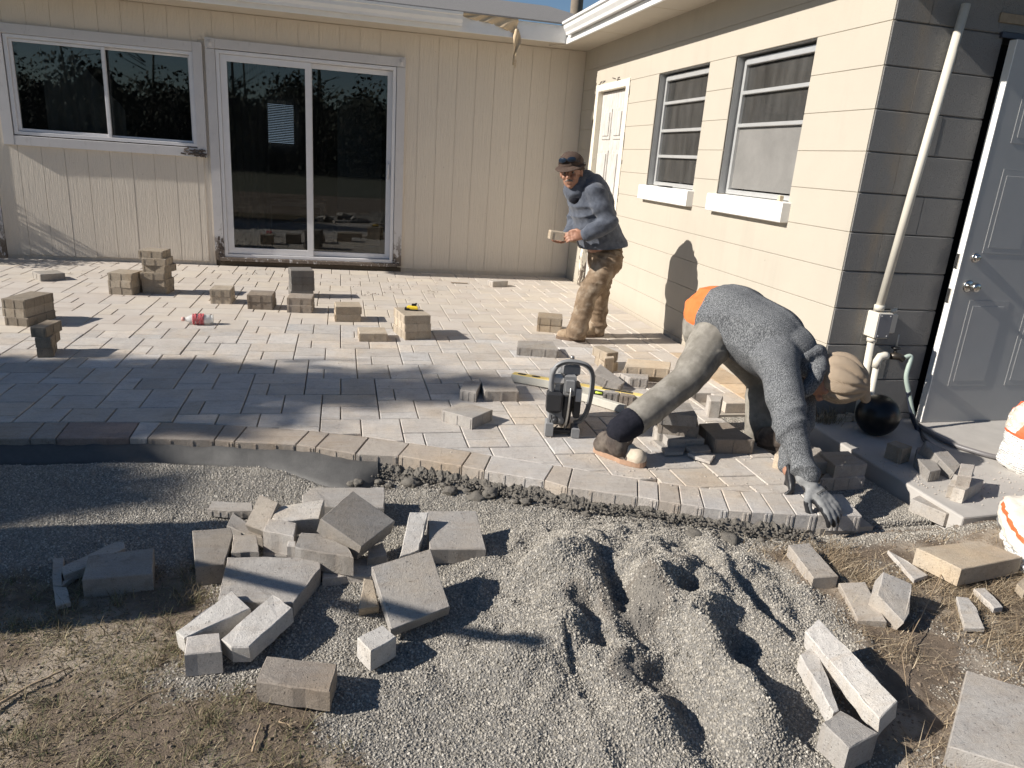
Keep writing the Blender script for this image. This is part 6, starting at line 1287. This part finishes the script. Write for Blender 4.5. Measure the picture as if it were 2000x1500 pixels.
# clip the jacket hem with a cuff band
col = [('c', neck+Vector((.03, 0, .03)), .078, neck+Vector((-.04, -.02, -.035)), .092), ('c', neck+Vector((-.05, -.03, -.05)), .06, chest+Vector((-.12, -.05, .03)), .05)]
blob('collar', [('c', neck+Vector((.035, .02, .012)), .08, neck+Vector((-.035, -.02, -.05)), .1)], .007, M_FLEECE, man1, folds(.006, (0, 0, 1), 14, 5, 4), 4)
blob('collar_lining', [('c', neck+Vector((-.045, -.035, -.03)), .07, chest+Vector((-.115, -.06, .0)), .06)], .007, M_FLDARK, man1, folds(.006, (.3, 0, 1), 14, 5, 9), 4)
blob('cuff', [('c', wrN+(elN-wrN)*.08, .047, wrN+(elN-wrN)*.2, .051)], .006, M_FLEECE, man1, folds(.003, (elN-wrN), 30, 10), 3)
tr = [('c', pel+Vector((.0, 0, -.0)), .125, pel+Vector((0, 0, -.06)), .135, (Vector((0, 1, 0)), 1.1)), ('c', hipN+Vector((.01, .0, -.03)), .105, knN, .078), ('c', knN, .078, anN+Vector((0, 0, .015)), .068), ('c', anN+Vector((0, 0, .04)), .074, anN+Vector((-.015, 0, -.02)), .076),
      ('c', hipF+Vector((.01, 0, -.03)), .105, knF, .077), ('c', knF, .077, anF+Vector((0, 0, .015)), .066), ('c', anF+Vector((0, 0, .04)), .07, anF+Vector((-.01, 0, -.02)), .072)]
dt = folds(.010, (.15, .1, 1), 12, 2.2, 5)
def dtr(p):
    low = 1 if p.z > .16 else 1.5; return dt(p)*low+.0015*noise.noise(p*50)
blob('trousers', tr, .0078, M_CANVAS, man1, dtr, 4)
gN = (-0.7920, -3.1340, 0.0000); gT = (-0.9910, -3.0180, 0.0000)
boot('boot', gN, gT, anN+Vector((0, 0, -.02)), M_BOOT, man1, simple('boot_sole', (.16, .11, .075), .8, .3, 40))
boot('boot', (-0.5730, -2.9270, 0.0000), Vector((-0.5730, -2.9270, 0.0000))+Vector((-.24, -.06, 0)), anF+Vector((0, 0, -.02)), M_BOOT, man1, simple('boot_sole_b', (.16, .11, .075), .8, .3, 40))
# cap with brim pushed up, sunglasses on it
Mh = Matrix((f_, s_, u_)).transposed()
blob('cap', [('e', c_+u_*.062-f_*.012, (.108, .091, .088), Mh), ('e', c_+u_*.03-f_*.03, (.1, .09, .062), Mh)], .006, M_CAP, man1, lambda p: .003*noise.noise(p*20)+.001*noise.noise(p*80), 3)
v = []; f = []; n = 40
for i in range(n):
    a = 2*math.pi*i/n; ca, sa = math.cos(a), math.sin(a); k = .5+.5*ca
    for j, (r_, dz) in enumerate(((.09, .05), (.1+.012*k, .036-.01*k), (.1+.038*k*k, .046-.03*k*k))): v.append(c_-f_*.008+f_*(ca*r_*1.08)+s_*(sa*r_*.95)+u_*(dz+.012*sa*sa))
for i in range(n):
    for j in range(2): f.append((i*3+j, ((i+1) % n)*3+j, ((i+1) % n)*3+j+1, i*3+j+1))
me = mkmesh('cap_brim', v, f, M_CAP, True); o = link('cap_brim', me, man1); md = o.modifiers.new('s', 'SOLIDIFY'); md.thickness = .004
m = MB()
for sg in (1, -1): ellipsoid(m, c_+f_*.098+u_*.092+s_*.033*sg, (.008, .031, .019), Matrix((f_+s_*sg*.3, s_-f_*sg*.3, u_)).transposed())
capsule(m, c_+f_*.104+u_*.097+s_*.01, .003, c_+f_*.104+u_*.097-s_*.01, .003)
for sg in (1, -1): capsule(m, c_+f_*.09+u_*.082+s_*.062*sg, .003, c_-f_*.04+u_*.06+s_*.096*sg, .003)
m.obj('sunglasses', simple('dark_lens', (.012, .02, .035), .12, .1, 10, 0), man1)
# --- bending man
hip = Vector((-0.7920, -4.9800, 0.6080)); wst = Vector((-0.7290, -5.1000, 0.6250)); ch2 = Vector((-0.6330, -5.2600, 0.5490)); nk = Vector((-0.5380, -5.4000, 0.5160))
sN = Vector((-0.7150, -5.5200, 0.4750)); eN = Vector((-0.7600, -5.7200, 0.2870)); wN = Vector((-0.7230, -5.8600, 0.0940))
sF = Vector((-0.4270, -5.2500, 0.4670)); eF = Vector((-0.5060, -5.4200, 0.2260)); wF = Vector((-0.6940, -5.6710, 0.0700))
hN = hip+Vector((0, -.1, -.02)); hF = hip+Vector((.045, .09, -.02))
kN = Vector((-1.0170, -5.2400, 0.3540)); aN = Vector((-1.3860, -5.3600, 0.1380)); kF = Vector((-0.4500, -5.0000, 0.2800)); aF = Vector((-0.4890, -5.1000, 0.0430))
hc = Vector((-0.4370, -5.4800, 0.4390))
up2 = Vector((.9, -.25, -.28)); fc2 = Vector((-.3, -.3, -1))
pr = []; c2, f2, s2, u2 = head(pr, hc, fc2, up2)
pr += [('c', nk, .06, hc-u2*.05, .056), ('c', nk, .07, ch2, .11), ('c', ch2, .12, wst, .115), ('c', wst, .115, hip, .12), ('c', ch2, .08, sN, .05), ('c', ch2, .08, sF, .05), ('c', sN, .05, eN, .038), ('c', eN, .038, wN, .028), ('c', sF, .05, eF, .038), ('c', eF, .038, wF, .028),
       ('c', hN, .085, kN, .052), ('c', kN, .052, aN, .036), ('c', hF, .085, kF, .052), ('c', kF, .052, aF, .036), ('c', aN, .036, aN+Vector((0, 0, -.05)), .03), ('c', aF, .036, aF+Vector((0, 0, -.05)), .03)]
man2 = blob('person', pr, .0065, M_SKIN, None, lambda p: .001*noise.noise(p*90), 3, label='man bending deep over the patio edge in a grey heather hoodie, knit beanie and gloves', cat='person')
eyes(c2, f2, s2, u2, man2)
tip = Vector((-0.6540, -5.9880, 0.0100)); dv = (tip-wN).normalized()
gp = []; hand(gp, wN, dv, Vector((-.1, .75, -.6)), .19, .3, .3, thumb=-1, r=.0098, glove=.004)
gp.append(('c', wN-dv*.035, .034, wN+dv*.01, .03))
gl = blob('glove', gp, .0048, M_GLOVE, man2, lambda p: .0009*noise.noise(p*70), 3)
gp = []; hand(gp, wN+dv*.004+Vector((-.004, 0, -.008)), dv, Vector((-.1, .75, -.6)), .191, .33, .3, thumb=-1, r=.0098, glove=.003)
blob('glove_palm', gp, .0048, M_GLOVEP, man2, None, 3)
# brand lettering on the back of the glove
tx = bpy.data.curves.new('glove_text', 'FONT'); tx.body = 'irontuff'; tx.size = .022; tx.extrude = .0004; tx.align_x = 'CENTER'; tx.align_y = 'CENTER'
to = bpy.data.objects.new('glove_text', tx); C.objects.link(to); me = bpy.data.meshes.new_from_object(to.evaluated_get(bpy.context.evaluated_depsgraph_get())); bpy.data.objects.remove(to); me.materials.append(M_BLACK)
bk = (camp-wN).normalized(); bk = (bk-dv*bk.dot(dv)).normalized(); lat = dv.cross(bk); bk2 = bk
ct = wN+dv*.052+Vector((.35, .2, 1)).normalized()*.0
nn_ = -Vector((-.1, .75, -.6)); nn_ = (nn_-dv*nn_.dot(dv)).normalized(); tr_ = dv.cross(nn_)
xd = -tr_ if (-tr_).x > 0 else tr_; xd = (xd+nn_*0); yd = nn_.cross(xd)
Mt = Matrix((xd, yd, nn_)).transposed().to_4x4(); Mt.translation = wN+dv*.05+nn_*.0265
for v_ in me.vertices: v_.co = Mt @ v_.co
link('lettering', me, man2)
gp = []; dF = Vector((-.1, -.55, -.6)).normalized(); hand(gp, wF, dF, Vector((-.6, 0, -.5)), .15, .6, .15, thumb=1, glove=.003)
blob('glove', gp, .006, M_GLOVEP, man2, None, 3)
axT = (ch2-hip)
dh = folds(.0125, Vector((.75, .2, .6)), 6, 1.3, 12, .15); dha = folds(.013, (eN-sN), 9, 3, 3, .2)
def dhood(p):
    t = min(1, max(0, (p-sN).dot((wN-sN).normalized())/.25)) if p.x > sN.x-.12 else 0
    w_ = min(1, max(0, 1-(p-wN).length/.13)); return dh(p)*(1-t)+dha(p)*t*(.85+.9*w_)
side = Vector((.15, 1, -.1))
hd_ = [('c', wst+(hip-wst)*.2, .158, ch2, .172, (side, 1.08)), ('c', ch2, .172, nk+(ch2-nk)*.4, .125, (side, 1.1)), ('c', ch2, .135, sN, .086), ('c', ch2, .11, sF, .085), ('c', sN, .085, eN, .069), ('c', eN, .069, wN+(eN-wN)*.2, .045), ('c', sF, .09, eF, .07), ('c', eF, .07, wF+(eF-wF)*.12, .048)]
hd_.append(('c', hip+(hip-wst)*.1, .15, wst, .158, (side, 1.08)))
hem2 = Vector((-0.7970, -5.0000, 0.6590))
blob('hoodie', hd_, .008, M_HEATHER, man2, dhood, 12, cut=[(hem2, (ch2-hip).normalized()+Vector((0, 0, .12)))])
ha_ = (hc-nk).normalized(); hb_ = ha_.cross(Vector((0, 1, 0))).normalized(); hcx = ha_.cross(hb_)
hp3 = [Vector((-0.5550, -5.3600, 0.4920)), Vector((-0.4970, -5.3800, 0.5380)), Vector((-0.4770, -5.4300, 0.5370)), Vector((-0.5120, -5.5000, 0.4990)), Vector((-0.5580, -5.5300, 0.4450)), Vector((-0.5840, -5.5300, 0.3970))]
hp2 = [nk+ha_*(.005+.035*math.cos(k*.785))+(hb_*math.cos(k*.785)+hcx*math.sin(k*.785))*.07 for k in range(9)]
blob('hood', [('c', hp3[k], .034, hp3[k+1], .034) for k in range(5)]+[('c', hp2[k], .03, hp2[k+1], .03) for k in range(8)]+[('c', nk-ha_*.07, .095, nk-ha_*.01, .08), ('c', Vector((-0.5490, -5.4400, 0.4910)), .055, Vector((-0.4950, -5.4600, 0.4720)), .05)], .007, M_HEATHER, man2, folds(.005, (.6, .2, .4), 14, 6, 8), 4)
blob('shirt', [('c', hip+Vector((.0, 0, .012)), .14, wst+(hip-wst)*.1, .145, (side, 1.08))], .008, M_ORANGE, man2, folds(.008, (.2, .2, 1), 9, 5, 2), 5)
tr = [('c', hip+Vector((.0, 0, -.085)), .13, hip+Vector((.0, 0, -.045)), .135, (Vector((0, 1, 0)), 1.1)), ('c', hN+Vector((-.01, 0, -.03)), .115, kN, .08), ('c', kN, .08, aN+(kN-aN)*.25, .07), ('c', aN+(kN-aN)*.4, .072, aN+(kN-aN)*.27, .072),
      ('c', hF+Vector((0, 0, -.03)), .112, kF, .085), ('c', kF, .085, aF+Vector((0, 0, .02)), .08), ('c', aF+Vector((0, 0, .03)), .085, aF+Vector((.0, 0, -.04)), .075)]
dk = folds(.008, (aN-kN)+Vector((0, 0, -.15)), 8, 2.0, 6, .15); dk2 = folds(.006, (kN-hN)+Vector((.2, 0, 0)), 6, 1.6, 3, .15)
blob('trousers', tr, .0078, M_KHAKI, man2, lambda p: (dk(p) if p.z < .5 else dk2(p))+.001*noise.noise(p*50), 4)
blob('dark_cuff', [('c', aN+(kN-aN)*.2, .066, aN+(kN-aN)*.05+Vector((-.004, 0, 0)), .06)], .0065, M_FLDARK, man2, folds(.006, (aN-kN), 16, 5, 6), 3)
bh = Vector((-1.4400, -5.2320, 0.0000)); bt_ = Vector((-1.2830, -5.4210, 0.0000))
bd_ = (bt_-bh).normalized(); bo_ = boot('boot', bh, bh+bd_*.27, aN+Vector((-.0, 0, -.045)), M_BOOTD, man2, simple('boot_sole_c', (.38, .24, .16), .7, .2, 40), w=.048, shaft=(kN-aN))
blob('toe_cap', [('c', bh+bd_*.155+Vector((0, 0, .038)), .0475, bh+bd_*.226+Vector((0, 0, .036)), .043), ('c', bh+bd_*.12+Vector((0, 0, .075)), .036, bh+bd_*.18+Vector((0, 0, .05)), .042)], .006, cloth('dusty_leather', (.5, .42, .32), (.66, .58, .47), 25, 300, .8, bs=.5), bo_, None, 4)
bh = Vector((-0.5670, -5.2140, 0.0000))
boot('boot', bh, bh+Vector((.2, -.14, 0)), aF+Vector((0, 0, -.04)), M_BOOTD, man2, simple('boot_sole_d', (.06, .045, .035), .8, .2, 40))
Mh = Matrix((f2, s2, u2)).transposed()
db = folds(.02, (u2.cross(Vector((0, -1, .3)))), 9, 1.2, 4, .1)
acam = math.atan2((camp-c2).dot(s2), (camp-c2).dot(f2))
def dbean(p):
    q = p-c2; a = math.atan2(q.dot(s2), q.dot(f2)); h_ = q.dot(u2); r_ = db(p)*.7
    for da, w_, A in ((-1.15, .12, .012), (-.55, .1, .016), (-.05, .07, .009), (.5, .12, .017), (1.1, .1, .012)):
        e_ = (a-acam-da+.55*(h_-.06)*6*(.3+abs(da))*(-1 if da < 0 else 1)+math.pi) % (2*math.pi)-math.pi; r_ -= A*math.exp(-(e_/w_)**2)*max(0, 1-((h_-.06)/.11)**2)
    return r_
blob('beanie', [('e', c2+u2*.045-f2*.012, (.12, .108, .112), Mh), ('e', c2+u2*.1-f2*.01, (.092, .086, .072), Mh), ('c', c2+u2*.14-f2*.0, .045, c2+u2*.19+f2*.045, .018), ('c', c2+f2*.07+u2*.025, .035, c2+f2*.085+u2*.005, .025)], .006, M_BEANIE, man2, dbean, 4)

# ---------------------------------------------------------------- vegetation around
def leafy(name, c, r, n, leaf, mat_, trunk=None, label='', cat='tree', seed=0, hole=.25, mat_t=None, gap=3.0):
    rr = random.Random(seed); m = MB(); c = Vector(c)
    cl_ = [(Vector((rr.gauss(0, 1), rr.gauss(0, 1), rr.gauss(0, 1))).normalized()*rr.uniform(.3, 1), rr.uniform(.25, .5)) for _ in range(int(gap*9))]
    for i in range(n):
        q, s = rr.choice(cl_); p = q+Vector((rr.gauss(0, 1), rr.gauss(0, 1), rr.gauss(0, .8)))*s*.42
        if p.length > 1.25: continue
        P_ = c+Vector((p.x*r[0], p.y*r[1], p.z*r[2])); a = Vector((rr.gauss(0, 1), rr.gauss(0, 1), rr.gauss(0, 1))).normalized(); b = a.orthogonal().normalized(); b = b*math.cos(i)+a.cross(b)*math.sin(i); L = leaf*rr.uniform(.6, 1.3)
        m.add([P_, P_+a*L*.5+b*L*.22, P_+a*L, P_+a*L*.5-b*L*.22], [(0, 1, 2, 3)])
    e = empty(name, (c.x, c.y, 0), label=label, cat=cat)
    o = m.obj('crown', mat_); o.parent = e; o.matrix_parent_inverse = Matrix.Translation(e.location).inverted()
    if trunk:
        t_ = MB().tube([(c.x, c.y, -.3), (c.x+.05, c.y+.1, c.z*.5), (c.x, c.y, c.z)], trunk, 10, rs=[trunk, trunk*.8, trunk*.4])
        for k in range(9):
            q = cl_[k][0]; t_.tube([(c.x, c.y, c.z*(.5+.05*k)), c+Vector((q.x*r[0], q.y*r[1], q.z*r[2]))*.8], trunk*.25, 6, rs=[trunk*.3, trunk*.08])
        o = t_.obj('trunk', mat_t or M_POLE); o.parent = e; o.matrix_parent_inverse = Matrix.Translation(e.location).inverted()
    return e
M_LEAF = mat_blades('evergreen_leaf', [(0, (.03, .05, .018)), (.5, (.055, .085, .03)), (1, (.1, .13, .045))])
leafy('shrub', (-6.25, -.15, .4), (.3, .5, .45), 2600, .05, M_LEAF, .02, 'dark leafy shrub beyond the left end of the siding', 'shrub', 5)
leafy('tree', (-14.6, -4.9, 5.3), (2.5, .8, 1.7), 14000, .2, M_LEAF, .16, 'evergreen tree standing left of the patio, shading its front', 'tree', 8)
leafy('tree', (-13.5, -5.9, 4.1), (1.7, .55, 1.2), 10000, .17, M_LEAF, .12, 'smaller evergreen tree nearer the camera at the left', 'tree', 11)
o = MB().box((-6.6, .35, -.17), (-6.0, 1.6, .35), ch=.03).obj('garden_wall', simple('pale_stone', (.5, .46, .4), .9, .2, 8)); setp(o, label='low pale garden wall beyond the left end of the siding', cat='wall')
# wood beyond the yard, seen mirrored in the glass
m = MB(); rr = random.Random(3)
for i in range(80000):
    x = rr.uniform(-42, 34); top = 3.5+1.4*noise.noise(Vector((x*.11, 0, 2)))+1.3*noise.noise(Vector((x*.5, 0, 5))); z = rr.uniform(-.2, 1)**.7*top if rr.random() < .97 else top*rr.uniform(1, 1.25); 
    if isinstance(z, complex): z = 0
    y = -34+rr.gauss(0, 2); a = Vector((rr.gauss(0, 1), rr.gauss(0, 1), rr.gauss(0, 1))).normalized(); b = a.orthogonal(); L = rr.uniform(.08, .26)
    P_ = Vector((x, y, z)); m.add([P_, P_+a*L*.5+b*L*.4, P_+a*L, P_+a*L*.5-b*L*.4], [(0, 1, 2, 3)])
n0 = 170
m.add([(-44+80*i/(n0-1), -36.5, -.3) for i in range(n0)]+[(-44+80*i/(n0-1), -36.5, 3.3+1.4*noise.noise(Vector(((-44+80*i/(n0-1))*.11, 0, 2)))+1.3*noise.noise(Vector(((-44+80*i/(n0-1))*.5, 0, 5)))) for i in range(n0)], [(i, i+1, n0+i+1, n0+i) for i in range(n0-1)])
for i in range(26):
    x = rr.uniform(-30, 20); h_ = rr.uniform(4.5, 7.5); m.tube([(x, -33, 0), (x+rr.uniform(-.5, .5), -33, h_)], .1, 5, rs=[.11, .03])
    for k in range(9):
        z = h_*rr.uniform(.45, .98); s_ = rr.choice((-1, 1)); m.tube([(x, -33, z), (x+s_*rr.uniform(.5, 1.3), -33+rr.uniform(-.4, .4), z+rr.uniform(.2, .9))], .03, 3, rs=[.035, .008])
o = m.obj('far_wood', mat_blades('far_foliage', [(0, (.008, .012, .006)), (1, (.022, .03, .014))]), kind='stuff'); o['label'] = 'dark wood beyond the yard mirrored in the door glass'
# added paver stack out of view at left, shaped to shade the gravel
pb = empty('shadow_pallet', (-5.25, -6.02, -.17), label='added unseen stack of pavers left of the gravel, put there to shade it', cat='shadow_pallet')
m = MB()
for k in range(7): m.box((-.5, -.42+k*.125, .1), (.5, -.33+k*.125, .12))
for k in (-.4, -.02, .36): m.box((-.5, k, 0), (.5, k+.08, .1))
o = m.obj('deck', M_WOOD); o.parent = pb
for k in range(15):
    for a in range(2):
        o = MB().box((-.46+a*.47, -.3, .121+k*.068), (-.01+a*.47, .3, .186+k*.068), ch=.004).obj('paver', M_PAVER); o.parent = pb; o.color = pcol()
o = MB().tube([(-4.8, -6.0, .86), (-4.75, -6.15, .97), (-4.6, -6.75, 1.5)], .022, 8).obj('pole', M_WOOD); setp(o, label='added unseen wooden pole throwing the thin shadow over the gravel', cat='pole')  # added out of view for its thin slanting shadow
